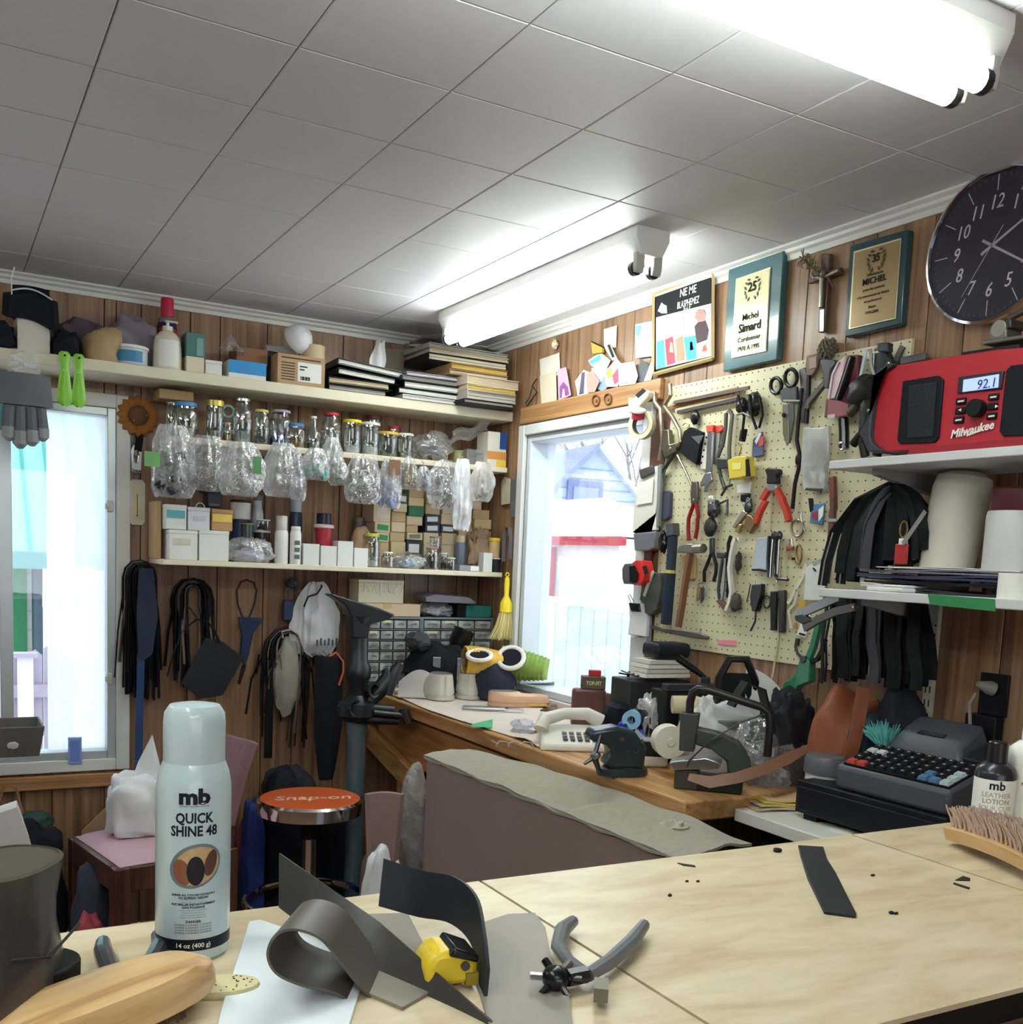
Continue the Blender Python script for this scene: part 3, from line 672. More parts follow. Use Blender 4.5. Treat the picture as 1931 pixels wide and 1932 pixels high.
for lab, l, r, h, cov, sh, rz, ti in (
 ('thin black folder of loose papers at the bottom of the green binder pile', 620,735,.022, BLACK, GRYP, .02,0),
 ('black binder with yellowed sheets under the two tilted binders', 622,742,.026, BLACK, TANP, -.02,.0),
 ('black ring binder tilted below the dark green binder', 636,752,.024, BLACK, PAPERW, .03,.05),
 ('dark green ring binder, topmost of its tilted pile', 640,770,.026, DGR, PAPERW, -.04,.09)):
 binder(lab, l, r, 3.80,.22, z+(abs(ti)*.075), h, cov, sh, rz, ti); z += h+.0015+abs(ti)*.02
zt1 = z
a = atY(706,690,3.84)
solo('tissue', MB().sheet(lambda u, v: (.045*(u-.5)*(1+.4*math.sin(v*5)),.012*math.sin(u*9+v*2), v*.12+.006*math.sin(u*8)),10,10,.001), mat((244,244,246),.8, var=.02), 'crumpled white tissue standing on the dark green binder', 'tissue', (a.x+.02,3.86, zt1-.012), rot=(0,.1,0), ang=80)
x0, x1, za, zb = dims(728,662,800,712,4.0, S1T)
solo('paper_folder', MB().prism([(-.09,0),(.14,0),(.14, zb-za-.02),(.07, zb-za+.02),(-.09, zb-za)],0,.012), mat((156,142,122),.7), 'grey brown cardboard folder standing against the wall behind the binders', 'folder', ((x0+x1)/2,4.02, S1T), bev=.001)
z = S1T
for lab, l, r, h, cov, sh, rz in (
 ('thin white booklet at the bottom of the middle paper pile', 762,876,.016, PAPERW, PAPERW, 0),
 ('white edged binder second in the middle paper pile', 752,874,.022, BLACK, PAPERW, .02),
 ('black binder with white sheets in the middle paper pile', 765,876,.028, BLACK, PAPERW, -.02),
 ('grey purple folder high in the middle paper pile', 758,872,.020, mat((84,80,94),.5), GRYP, .03),
 ('lilac and white magazines topping the middle paper pile', 772,880,.014, mat((196,192,214),.5), PAPERW, -.05)):
 binder(lab, l, r, 3.78,.21, z, h, cov, sh, rz, 0, h > .02); z += h+.001
z = S1T
for lab, l, r, h, cov, sh, rz, y in (
 ('black bound papers at the bottom of the tall corner pile', 878,972,.016, BLACK, GRYP, .0,3.70),
 ('grey stack of sheets near the bottom of the tall corner pile', 882,976,.034, GRYP, GRYP, .02,3.70),
 ('tan folder with yellow edge in the tall corner pile', 884,976,.020, TANP, YELP, -.02,3.70),
 ('thick pinkish folder of papers in the tall corner pile', 880,980,.034, mat((214,196,178),.6), TANP, .03,3.70),
 ('brown envelope halfway up the tall corner pile', 850,960,.020, KRAFT, TANP, -.02,3.74),
 ('yellow edged envelope in the upper corner pile', 850,958,.022, KRAFT, YELP, .02,3.74),
 ('dark binder with cream sheets in the upper corner pile', 808,956,.028, BLACK, CREAM, .0,3.75),
 ('cream folder just below the top of the corner pile', 812,960,.016, TANP, CREAM, -.03,3.75),
 ('loose grey newspapers on top of the corner pile', 806,958,.018, GRYP, GRYP, .03,3.75)):
 binder(lab, l, r, y, .24, z, h, cov, sh, rz, 0, False, 'paper_folder', 'folder', .98); z += h+.001
a = atY(850,640,3.86)
solo('plastic_sheet', MB().sheet(lambda u, v: ((u-.5)*.34,(v-.5)*.2,.012*noise.noise((u*5, v*5,3))+.02*math.exp(-((u-.25)/.2)**2)),16,10), mat((186,186,190),.3, var=.1), 'grey wrinkled plastic cover draped over the tall corner pile', 'plastic sheet', (1.83,3.86, z+.014), ang=60)
# hanging from the top shelf: shoe horns, glove, clear pack
LIME = mat((132,206,44),.35, var=.05)
for lab, l, t_, r, b in (('lime green shoe horn hanging from the top shelf, the longer beside the glove', 108,664,136,766),('lime green shoe horn hanging from the top shelf, nearer the pump bottle', 136,669,162,769)):
 x0, x1, za, zb = dims(l, t_, r, b, 3.772); w = x1-x0; h = zb-za
 t = thing('shoe_horn', lab, 'shoe horn', ((x0+x1)/2,3.772, zb))
 def wd(v): return .36+.0*v if v < .08 else (.40-.14*math.sin((v-.08)/.22*PI/2) if v < .3 else .26+.24*((v-.3)/.55)**.8 if v < .85 else .5*math.sqrt(max(0,1-((v-.85)/.155)**2)))
 MB().sheet(lambda u, v: ((u-.5)*2*w*(wd(v) if v > .03 else wd(v)*.55),-.004-.010*math.cos((u-.5)*2.4)+.004,-v*h),10,26,.0022).build('blade', LIME, t)
 MB().box(-w*.16, w*.16,-.0165,-.012,-h*.36,-h*.345).build('collar', mat((190,236,150),.4), t)
 MB().cyl(.0035,-.002,.006,10, TL((0,-.012,-h*.075)) @ TR(PI/2,4, 'X')).build('nail', BLACK, t)
x0, x1, za, zb = dims(15,658,77,744,3.77); w = x1-x0; h = zb-za
t = thing('blister_pack', 'clear blister pack with cream card hanging before the grey glove', 'package', ((x0+x1)/2,3.775, za))
MB().prism([(-w/2,0),(w/2,-.01),(w/2, h*.62),(w*.3, h),(-w*.38, h*.98),(-w/2, h*.6)],-.012,-.010).build('film', FILM, t, smooth=False)
MB().prism([(-w*.44,.004),(w*.44,0),(w*.44, h*.6),(-w*.05, h*.62),(-w*.44, h*.5)],-.006,-.004).build('card', mat((222,216,190),.6), t, smooth=False)
m = MB()
for q in range(5): m.box(-w*.42,-w*.3,-.008,-.006, h*(.08+.1*q), h*(.11+.1*q))
m.box(w*.1, w*.4,-.008,-.006, h*.06, h*.13); m.build('print', mat((70,130,140),.6), t, smooth=False)
# work glove
x0, x1, za, zb = dims(2,738,92,846,3.79); w = x1-x0; h = zb-za
t = thing('work_glove', 'grey work glove hanging fingers down from the top shelf', 'glove', ((x0+x1)/2,3.80, zb))
GLV = mat((150,154,156),.8, var=.12, scale=40, bump=.3); GLD = mat((104,108,116),.8, var=.15)
m = MB().sheet(lambda u, v: ((u-.5)*w*(.80+.12*v),-.012-.022*math.sin(u*PI),.05-v*h*.55),12,8,.035); m.build('cuff_and_palm', GLD, t)
for i, (fx, fl, fw) in enumerate(((-.34,.46,.20),(-.11,.58,.21),(.13,.52,.205),(.35,.42,.18))):
 m = MB().tube([(fx*w*.9,-.03,-h*.30),(fx*w*1.02,-.034,-h*(.42+fl*.5)),(fx*w*1.03,-.03,-h*(.42+fl*.88)),(fx*w*1.03,-.026,-h*(.42+fl))],[fw*w, fw*w*1.05, fw*w, fw*w*.45],12, flat=.7); f_ = m.build('finger', GLD, t)
 m = MB().tube([(fx*w*1.02,-.034,-h*(.42+fl*.5)),(fx*w*1.03,-.031,-h*(.42+fl*.88)),(fx*w*1.03,-.027,-h*(.42+fl*1.01))],[fw*w*1.10, fw*w*1.06, fw*w*.5],12, flat=.74); m.build('fingertip', GLV, f_)
MB().box(-w*.43, w*.43,-.052,-.030,-h*.22,-h*.10).build('strap', GLV, t, bev=.006)
MB().tube([(-w*.47,-.02,-h*.2),(-w*.56,-.03,-h*.45),(-w*.52,-.03,-h*.72)],[.02,.022,.014],10).build('thumb', mat((92,136,146),.7), t)
MB().tube([(0,-.01,.05),(0,.0,.09),(0,.0,.10)],.0015,5).build('cord', BLACK, t)
# ---------------- on the wall beside the window
a = atY(264,783,4.0)
t = thing('pincushion_flower', 'brown fabric sunflower pincushion with pearl pins beside the window', 'ornament', (a.x, YB-.004, a.z), rot=(PI/2,0,0))
PET = mat((170,108,48),.8, var=.2)
for k in range(16):
 an = 2*PI*k/16
 MB().sheet(lambda u, v: ((.026+.050*u)*math.cos(an)-(v-.5)*.036*math.sin(u*PI*.9+.25)*math.sin(an),(.026+.050*u)*math.sin(an)+(v-.5)*.036*math.sin(u*PI*.9+.25)*math.cos(an),.012+.010*math.sin(u*PI)+.004*math.cos((v-.5)*6)+.003*(k % 2)),5,4,.002).build('petal', PET, t)
MB().blob((0,0,.02),(.036,.036,.022),2,.08,3,18,10).build('centre', mat((112,78,50),.9, var=.2, scale=50, bump=.4), t)
m = MB(); rnd = random.Random(3)
for k in range(14):
 an = rnd.random()*6.28; r_ = rnd.random()**.6*.028; m.lathe([(0,-.002),(.0019,-.001),(.0019,.001),(0,.002)],6, TL((r_*math.cos(an), r_*math.sin(an),.041-r_*.3)))
m.build('pins', PAPERW, t)
MB().ribbon([(0,-.03,.01),(.006,-.085,.012),(0,-.125,.01)],.026,.003,(1,0,0)).build('ribbon', BLKCLOTH, t)
a = atY(259,866,4.03)
t = thing('bottle_opener', 'steel bottle opener screwed to the wall above the thermometer', 'opener', (a.x, YB-.003, a.z),0)
MB().prism([(-.016,-.05),(.016,-.05),(.02,.03),(.012,.05),(-.012,.05),(-.02,.03)],-.004,.0).build('plate', STEEL, t, bev=.001)
MB().tube([(-.016,-.01,-.04),(-.013,-.022,-.045),(.013,-.022,-.045),(.016,-.01,-.04)],.005,8).build('lip', CHROME, t)
MB().tube([(0,-.008,.03),(0,-.016,.012),(0,-.012,-.012)],[.007,.010,.006],10).build('tooth', CHROME, t)
a = atY(259,948,4.04); t = thing('thermometer', 'cream octagonal wall thermometer between the window and the shelves', 'thermometer', (a.x, YB-.001, a.z))
hw_, hh = .029,.083
MB().prism([(-hw_+.01,-hh),(hw_-.01,-hh),(hw_, -hh+.014),(hw_, hh-.014),(hw_-.01, hh),(-hw_+.01, hh),(-hw_, hh-.014),(-hw_, -hh+.014)],-.014,0).build('case', mat((206,200,188),.45), t, bev=.003)
MB().box(-.013,.013,-.0155,-.0138,-.064,.064).build('scale_plate', mat((214,204,160),.5), t, smooth=False)
m = MB().tube([(0,-.0165,-.046),(0,-.0165,.03)],.0012,6); m.blob((0,-.0165,-.048),(.0028,.0028,.0035),1,0,1,8,6); m.build('glass_tube', mat((70,40,40),.3), t)
# ================================================================ middle shelf: jars
LIDG = mat((196,176,90),.35,.6, var=.1); LIDB = mat((60,136,190),.4); LIDY = mat((222,216,110),.4); LIDR = mat((196,36,56),.4); LIDW = mat((226,224,216),.4); LIDO = mat((224,178,70),.4); LIDS = mat((206,206,204),.25,.8); LIDP = mat((176,170,196),.4)
NUTS = mat((168,166,160),.3,.9, var=.3); NUTB = mat((186,150,80),.3,.9, var=.3); WASH = mat((226,226,222),.5, var=.1); DKB = mat((70,66,64),.5, var=.3); BLUC = mat((44,70,150),.5, var=.2)
JY = 3.83
jar('tall clear jar half hidden behind the blue-lidded jar', 314,756,338,842,3.93, LIDS, S2T, .01,0, DKB, .5)
zj = dims(314,756,338,842,3.93)[3]
carton('flat tan wooden box resting on the tall jar at the shelf end', 301,736,366,754,3.90,.13, mat((176,146,100),.6, var=.1), zj+.001, lid=False)
jar('clear plastic jar with blue lid full of small screws', 333,757,379,842,3.83, LIDB, S2T, .016,0, NUTS, .55)
jar('clear jar with tall gold lid among the hardware jars', 394,754,426,842, JY, LIDG, S2T, .022,3, NUTS, .5)
jar('small clear jar of screws under the teal tape ring', 423,797,441,842,3.85, LIDS, S2T, .005,0, NUTB, .7)
a = atY(430,777,3.87)
solo('tape_ring', MB().tube([(.020*math.cos(k*PI/12),0,.020*math.sin(k*PI/12)) for k in range(24)],.0045,8, True), mat((120,168,166),.4), 'small teal tape ring standing on a jar of screws', 'tape', (a.x, 3.862, a.z+.001))
jar('tall clear glass jar with silver lid, the tallest in the row', 444,750,482,842, JY, LIDS, S2T, .012,1, mat((150,150,156),.3,.5, var=.2),.5)
jar('slim clear jar with pale yellow lid beside the tallest jar', 484,772,512,842, JY, LIDY, S2T, .010,0, DKB, .45)
jar('bulging jar with purple white lid and blue contents', 514,772,560,846, JY, LIDP, S2T, .010,1, BLUC, .5)
jar('short jar with blue lid and golden eyelets', 549,798,580,846,3.81, LIDB, S2T, .012,0, NUTB, .5)
jar('narrow-necked glass bottle with cream cap among the jars', 583,784,610,848, JY, LIDW, S2T, .009,2, NUTS, .4, name='glass_bottle', cat='bottle')
jar('jar with bright red lid and white washers', 614,777,650,850, JY, LIDR, S2T, .012,1, WASH, .6)
jar('clear jar with bright yellow lid between the red-lidded and white-lidded jars', 655,791,687,850, JY, mat((226,214,40),.4), S2T, .012,3, WASH, .4)
jar('clear jar with white lid and white fittings', 690,796,722,850, JY, LIDW, S2T, .012,3, WASH, .45)
jar('dark red lidded jar behind the white-lidded jar', 696,783,726,850,3.93, mat((110,30,40),.4), S2T, .016,3, DKB, .4)
jar('wide jar with orange yellow lid and dark hardware', 723,814,757,852, JY, LIDO, S2T, .012,3, DKB, .5)
jar('jar with red lid behind the orange-lidded jar', 738,803,760,852,3.93, LIDR, S2T, .012,3, DKB, .4)
jar('clear jar with white lid next to the heap of clear bags', 758,817,785,852, JY, LIDW, S2T, .010,3, NUTS, .3)
jar('small olive jar by the blue and orange carton', 861,850,878,874,3.86, mat((150,150,110),.5), S2T, .008,3, None, body=mat((160,156,110),.3))
carton('clear plastic tub of parts next to the blue and orange carton', 882,848,916,876,3.84,.08, FILM, S2T, lid=True, name='plastic_tub', cat='tub')
o = carton('white, blue and orange carton at the right end of the middle shelf', 921,815,956,884,3.81,.10, mat((216,212,200),.5), S2T, lid=False)
x0, x1, za, zb = dims(921,815,956,884,3.81, S2T); w = x1-x0; h = zb-za
MB().box(w*.14, w/2+.0006,-.0515,-.0495, h*.52, h*1.0).build('blue_panel', mat((26,66,132),.5), o, smooth=False)
MB().box(-w/2-.0006, w/2+.0006,-.0515,-.0495, h*.22, h*.44).build('orange_band', mat((212,140,66),.5), o, smooth=False)
MB().box(0, w/2+.0006,-.0515,-.0495, h*.02, h*.2).build('yellow_patch', mat((232,190,60),.5), o, smooth=False)
def heap(label, l, t, r, b, y, seed, m, cm, z0=None, name='plastic_bag', cat='bag', dep=.10):
 x0, x1, za, zb = dims(l, t, r, b, y, z0); w = x1-x0; h = zb-za
 o = thing(name, label, cat, ((x0+x1)/2, y+dep/2, za))
 MB().blob((0,0, h*.45),(w/2, dep/2, h*.58), seed, .45,2.6,30,20, flat=-h*.45).build('film', m, o, ang=80)
 if cm: MB().blob((0,0, h*.3),(w*.32, dep*.3, h*.3), seed+1,.4,3,18,12, flat=-h*.3).build('contents', cm, o)
 return o
heap('heap of clear bags with dark parts on the middle shelf', 790,818,862,876,3.80,11, FILM, mat((60,62,72),.5, var=.3), S2T, dep=.13)
a = atY(905,812,3.80)
solo('plastic_film', MB().sheet(lambda u, v: ((u-.5)*.17,.02*math.sin(v*6),(v-.5)*.05+.07*(u-.5)+.01*math.sin(u*9)),16,8), FILM, 'clear curled plastic sleeve leaning over the blue and orange carton', 'plastic film', (a.x-.02,3.84, a.z-.005), ang=80)
# ---------------- bags hung along the front of the middle shelf
DKC = mat((40,44,58),.5, var=.4); SILV = mat((206,206,204),.25,.9, var=.2); GRNC = mat((60,120,72),.6); TEALC = mat((110,170,160),.5); BLUP = mat((120,140,190),.5, var=.3); GOLDC = mat((190,170,110),.3,.8, var=.2)
for i, q in enumerate((
 ('large clear bag of black parts with green tag at the left shelf end', 283,802,366,938, 'lump', DKC, .016,26,.5,.55,5),
 ('clear bag of shiny metal hooks hung below the gold-lidded jar', 354,822,426,926, 'hook', SILV, .010,44,.42,.6,7),
 ('milky clear bag of plastic rings hung below the tallest jar', 411,834,496,936, 'ring', WASH, .010,26,.4,.5,6),
 ('empty-looking crumpled clear bag hung below the purple-lidded jar', 493,836,572,938, None, None, 0,0,0,.45,8),
 ('small twisted clear bag hanging low beside the empty-looking bag', 545,850,576,944, None, None, 0,0,0,.35,5),
 ('round clear bag with pale green contents', 566,846,622,906, 'lump', TEALC, .012,10,.5,.4,7),
 ('slim clear bag hung below the red-lidded jar', 604,826,646,890, None, None, 0,0,0,.3,6),
 ('small knotted bag of green parts', 620,862,656,916, 'lump', mat((150,160,120),.5),.008,12,.6,.25,7),
 ('large clear bag of split rings and buckles', 648,862,720,950, 'ring', SILV, .016,34,.6,.6,6),
 ('clear bag of pale blue snaps with a brown card', 714,866,757,960, 'lump', BLUP, .010,18,.5,.7,5),
 ('rounded clear bag of golden rivets', 754,862,788,924, 'box', GOLDC, .007,40,.6,.35,9),
 ('small clear bag holding blue grey pads', 783,880,812,926, 'lump', mat((84,90,124),.5),.010,8,.7,.4,5),
 ('pointed clear bag packed with grey nails', 806,868,874,962, 'rod', mat((150,150,148),.35,.8, var=.2),.010,70,.6,.3,6),
 ('long white plastic bag hanging lowest from the middle shelf', 852,866,888,1000, None, None, 0,0,0,.6,5),
 ('yellowed bag of brass chain at the end of the middle shelf', 885,872,930,946, 'ring', mat((150,130,90),.3,.9, var=.2),.009,40,.5,.5,7))):
 lab, l, t_, r, b, kind, cm, cs, ck, ch, pn, fo = q
 mm = BAGM
 if 'white plastic' in lab: mm = clear('white_bag', (240,240,242),.6,.6,.25, bump=.6, scale=12, milky=.75)
 if 'yellowed' in lab: mm = clear('yellowed_bag', (226,204,160),.7,.6,.2, bump=.6, scale=12, milky=.35)
 if 'split rings' in lab or 'nails' in lab or 'hooks' in lab or 'golden' in lab: mm = FILM
 o = hang_bag(lab, l, t_, r, b, 3.755-.012*(i % 3), i+2, mm, kind, cm, cs, ck, ch, pn, fo, dep=.075)
 if 'green tag' in lab: MB().box(-.10,-.05,-.045,-.043,-.15,-.10).build('tag_card', mat((110,170,100),.5), o, smooth=False)
 if 'brown card' in lab: MB().box(-.02,.026,-.030,-.028,-.062,-.005).build('card', mat((120,84,60),.6), o, smooth=False)
 if 'plastic rings' in lab: MB().box(.03,.06,-.045,-.043,-.11,-.05).build('tag_card', mat((80,140,90),.5), o, smooth=False)
x = [o for o in bpy.data.objects if o.get('label', '').startswith('large clear bag of split')][0]
for dx in (-.022,.022):
 MB().tube([(dx+.027*math.cos(k*PI/10),-.042,-.135+.027*math.sin(k*PI/10)) for k in range(20)],.0022,6, True).build('key_ring', CHROME, x)
# ================================================================ bottom shelf
WB = mat((226,226,222),.5, var=.03); WB2 = mat((216,218,222),.5, var=.03)
carton('white box with teal label, upper left of the white box stack', 313,952,353,996,3.80,.13, WB, dims(319,1000,374,1053,3.80, S3T)[3]+.001, tagm=mat((96,172,178),.5), tagr=(.06,.92,.45,.78))
carton('white box with faint grey print between the teal and yellow labelled boxes', 355,957,397,1000,3.80,.13, WB2, dims(319,1000,374,1053,3.80, S3T)[3]+.001, tagm=mat((200,200,204),.5), tagr=(.25,.8,.4,.62))
carton('kraft box with yellow label stacked on the white boxes', 400,961,440,1003,3.80,.13, mat((188,146,98),.6, var=.08), dims(376,1001,433,1056,3.80, S3T)[3]+.001, tagm=mat((224,196,90),.5), tagr=(.04,.96,.40,.76))
carton('large plain white box with small beige sticker at the left shelf end', 319,1000,374,1053,3.80,.15, WB, S3T, tagm=mat((206,200,184),.5), tagr=(.15,.75,.5,.72))
carton('large plain white box without sticker below the kraft box', 376,1001,433,1056,3.80,.15, WB, S3T)
carton('tan board standing at the left end of the bottom shelf', 296,945,305,1008,3.86,.16, mat((190,158,112),.6), S3T+.0, lid=False)
z = dims(355,957,397,1000,3.80)[3]
o = carton('black box with round white emblem behind the white boxes', 366,929,391,957,3.95,.08, BLACK, None, lid=False); o.location.z = z-.05
MB().tube([(.016*math.cos(k*PI/8),-.0415,.055+.016*math.sin(k*PI/8)) for k in range(9)],.002,5).build('emblem', PAPERW, o); MB().box(-.022,.022,-.0415,-.04,.028,.038).build('print', PAPERW, o, smooth=False)
for q in (('dark grey box beside the black box with the emblem', 393,930,418,957),('dark grey box topmost behind the hanging hook bag', 386,913,416,930)):
 o = carton(q[0], *q[1:],3.95,.08, mat((58,60,66),.5), None, lid=False, tagm=mat((110,112,118),.5), tagr=(.1,.9,.1,.25))
jar('white and black labelled tin stacked on a dark blue tin', 441,943,478,980,3.88, mat((40,40,44),.4), dims(440,980,472,1070,3.88, S3T)[3]+.001,.010,3, name='tin_can', cat='tin', body=mat((214,214,212),.4))
jar('dark blue tin beneath the white labelled tin', 441,980,474,1070,3.88, mat((30,44,80),.4), S3T, .010,3, name='tin_can', cat='tin', body=mat((34,52,96),.4))
jar('grey capped white bottle leaning behind the tins', 478,934,500,1070,3.95, mat((120,112,112),.4), S3T, .02,1, name='plastic_bottle', cat='bottle', body=mat((200,200,204),.4))
jar('small jar with cream lid, upper of two stacked jars', 488,980,513,1001,3.87, LIDW, dims(483,1001,513,1070,3.87, S3T)[3]+.001,.006,3, DKB, .6)
jar('jar with dark contents, lower of two stacked jars', 484,1001,513,1070,3.87, LIDW, S3T, .008,3, None, body=mat((56,52,50),.2))
jar('small green-lidded jar in front of the blue tin', 459,987,481,1070,3.84, mat((120,150,110),.4), S3T, .006,3, None, body=mat((70,80,76),.2))
heap('crumpled silver plastic wrapped roll lying before the tins', 434,1016,521,1062,3.795,21, BAGM, mat((196,196,210),.4, var=.3, scale=40), S3T, name='wrapped_roll', cat='roll', dep=.08)
def bottle(label, l, t, r, b, y, m, capm, z0, prof=None, cap=.25, name='plastic_bottle'):
 x0, x1, za, zb = dims(l, t, r, b, y, z0); R = (x1-x0)/2; H = zb-za; hb = H*(1-cap)
 o = thing(name, label, 'bottle', ((x0+x1)/2, y+R, za))
 MB().lathe(prof or [(R*.92,0),(R, .004),(R, hb*.9),(R*.86, hb)],18).build('bottle_body', m, o)
 MB().lathe([(R*.8, hb),(R*.84, hb+.002),(R*.84, H-.003),(R*.76, H)],16).build('cap', capm, o)
 return o
bottle('tall white spray bottle with clear cap on the bottom shelf', 523,973,548,1063,3.80, WB, mat((206,204,198),.3), S3T, cap=.3)
o = bottle('white tube bottle with grey print on the bottom shelf', 551,993,572,1068,3.795, WB, mat((222,222,218),.35), S3T, cap=.12)
m = MB()
for q in range(3): m.box(-.010,.010,-.0215+.0008*0,-.0195,.02+.026*q, .036+.026*q)
m.build('print', mat((96,98,102),.5), o, smooth=False); o.children[-1].location = (0,.0,0)
bottle('dark navy spray bottle behind the white tube bottle', 550,938,574,1068,3.93, mat((30,34,62),.35), mat((180,184,196),.35), S3T, cap=.22)
for lab, l, t_, r, b in (('white upright box next to the white tube bottle', 573,1026,603,1070),('white upright box under the red tub', 606,1030,636,1071),('tallest white upright box in front of the kraft bag', 638,1021,667,1072),('short white upright box beside the tall green-lidded jar', 669,1034,695,1073)):
 carton(lab, l, t_, r, b, 3.795,.10, WB, S3T, lid=False, bev=.001)
zt = dims(606,1030,636,1071,3.795, S3T)[3]
x0, x1, za, zb = dims(597,969,634,1026,3.84); R = (x1-x0)/2; h = zb-zt
t = thing('plastic_tub', 'small red and white tub with dark lid stacked on a white box', 'tub', ((x0+x1)/2,3.865, zt+.001))
MB().lathe([(R*.72,0),(R*.9, h*.55)],18).build('tub_body', mat((176,40,60),.4, var=.3, scale=60), t)
MB().lathe([(R*1.0, h*.55),(R*1.0, h*.63),(R*.9, h*.66)],18).build('rim', mat((222,206,204),.4), t)
MB().lathe([(R*.72, h*.66),(R*.72, h*.98),(R*.66, h)],16).build('lid', mat((34,28,52),.35), t)
lump('paper_bag', 'small kraft paper bag behind the tallest white upright box', 'bag', 664,998,702,1075,3.88,.06, mat((170,138,106),.75),14, S3T, .2,2)
bottle('grey domed pot standing behind the small kraft bag', 671,976,693,1075,3.98, mat((96,90,92),.5), mat((120,112,110),.5), S3T, cap=.15)
# jars and packs in the front row
jar('tall clear jar with yellow green lid on the bottom shelf', 694,1006,722,1074,3.80, mat((200,200,80),.4), S3T, .014,0, WASH, .3)
jar('small round jar of coloured beads with white lid', 725,1041,748,1077,3.80, LIDW, S3T, .007,1, mat((190,150,130),.5, var=.4),.7)
heap('pile of clear blister packs with white barcode stickers', 750,1044,808,1078,3.795,31, FILM, mat((120,150,170),.5, var=.4), S3T, name='blister_pack', cat='package', dep=.08)
jar('brown-lidded jar of dark buttons, lower of two', 809,1033,834,1078,3.80, mat((170,120,96),.4), S3T, .008,0, DKB, .9)
jar('brown-lidded empty jar stacked on the jar of buttons', 817,1012,836,1033,3.81, mat((170,130,100),.4), dims(809,1033,834,1078,3.80, S3T)[3]+.001,.006,3)
jar('narrow clear jar with white lid between the button jar and grey bottle', 834,1043,848,1079,3.83, LIDW, S3T, .006,3, DKB, .7)
jar('small squat jar with white lid before the grey bottle', 847,1052,864,1080,3.795, LIDW, S3T, .006,0, DKB, .7)
carton('flat grey box with white label under the grey bottle', 868,1067,905,1081,3.795,.06, mat((150,148,158),.5), S3T, lid=False, tagm=PAPERW, tagr=(.55,.98,.1,.9))
bottle('grey bottle with cream cap on the bottom shelf', 864,1010,884,1067,3.87, mat((110,126,142),.35), mat((222,206,170),.4), S3T, cap=.2)
lump('paper_bag', 'crumpled brown paper bag among the small cartons', 'bag', 884,1012,925,1070,3.88,.07, mat((150,122,98),.75, var=.15),17, S3T, .5,2.2, True)
carton('slim white box near the shelf end by the yellow-lidded jar', 913,1043,930,1081,3.795,.05, WB, S3T, lid=False)
jar('black tin with white lid below the yellow-lidded jar', 931,1053,948,1083,3.80, LIDW, S3T, .005,3, None, name='tin_can', cat='tin', body=mat((36,38,42),.4))
jar('tan jar with bright yellow lid at the end of the bottom shelf', 929,1015,948,1053,3.80, YEL, dims(931,1053,948,1083,3.80, S3T)[3]+.001,.014,3, None, body=mat((196,164,120),.4))
# stacked small cartons (settled onto one another)
KS = [mat((198,176,138),.7, var=.1), mat((186,160,122),.7, var=.1), mat((206,188,156),.7, var=.1)]
GRN = mat((50,110,74),.55, var=.08); DKX = mat((44,46,58),.5, var=.1)
SM = [(706,951,739,984, 'k', 'cream'),(708,985,738,1005, 'k', 'green'),(712,1005,736,1022, 'w', 'green'),(712,1023,736,1050, 'k', ''),(741,966,768,984, 'k', ''),(740,985,767,1003, 'w', ''),(738,1004,766,1022, 'k', ''),(738,1022,766,1050, 'k', ''),
   (751,931,770,949, 'g', 'white'),(743,950,769,966, 'w', ''),(772,939,801,955, 'k', ''),(772,955,801,974, 'g', ''),(774,921,802,938, 'k', ''),(769,974,799,991, 'k', ''),(769,991,791,1005, 'k', ''),(769,1005,798,1019, 'w', 'grey'),(769,1019,797,1050, 'd', 'white'),
   (805,935,832,951, 'k', ''),(805,951,833,970, 'k', ''),(803,971,831,988, 'd', 'white'),(803,988,831,1005, 'd', 'white'),(801,1005,829,1025, 'k', ''),(801,1026,827,1050, 'k', ''),(834,970,860,989, 'k', ''),(834,990,861,1006, 'd', 'white'),(834,1006,862,1028, 'k', ''),(834,1028,862,1055, 'k', ''),
   (868,978,893,995, 'k', ''),(866,996,892,1011, 'k', ''),(864,1012,892,1050, 'k', ''),(880,933,912,960, 'w', 'cream'),(895,962,926,980, 'k', ''),(896,980,928,998, 'k', ''),(895,998,925,1020, 'k', ''),(895,1020,925,1050, 'k', ''),
   (836,950,860,969, 'k', ''),(868,962,892,977, 'k', '')]
SM += [(706,1050,737,1073, 'k', ''),(739,1050,767,1075, 'k', ''),(769,1050,798,1076, 'w', ''),(801,1050,829,1077, 'k', ''),(832,1055,861,1078, 'k', ''),(864,1050,892,1079, 'k', ''),(895,1050,926,1081, 'k', '')]
TG = {'cream': mat((214,200,190),.6), 'green': mat((44,140,84),.5), 'white': mat((216,216,218),.6), 'grey': mat((120,130,124),.6)}
SMB = []
for q in SM:
 a = dims(*q[:4],3.905); SMB.append([a[0], a[1], a[2], a[3], q])
SMB.sort(key=lambda b: b[2]); done = []
names = {'k': 'kraft', 'w': 'cream', 'g': 'green', 'd': 'black'}
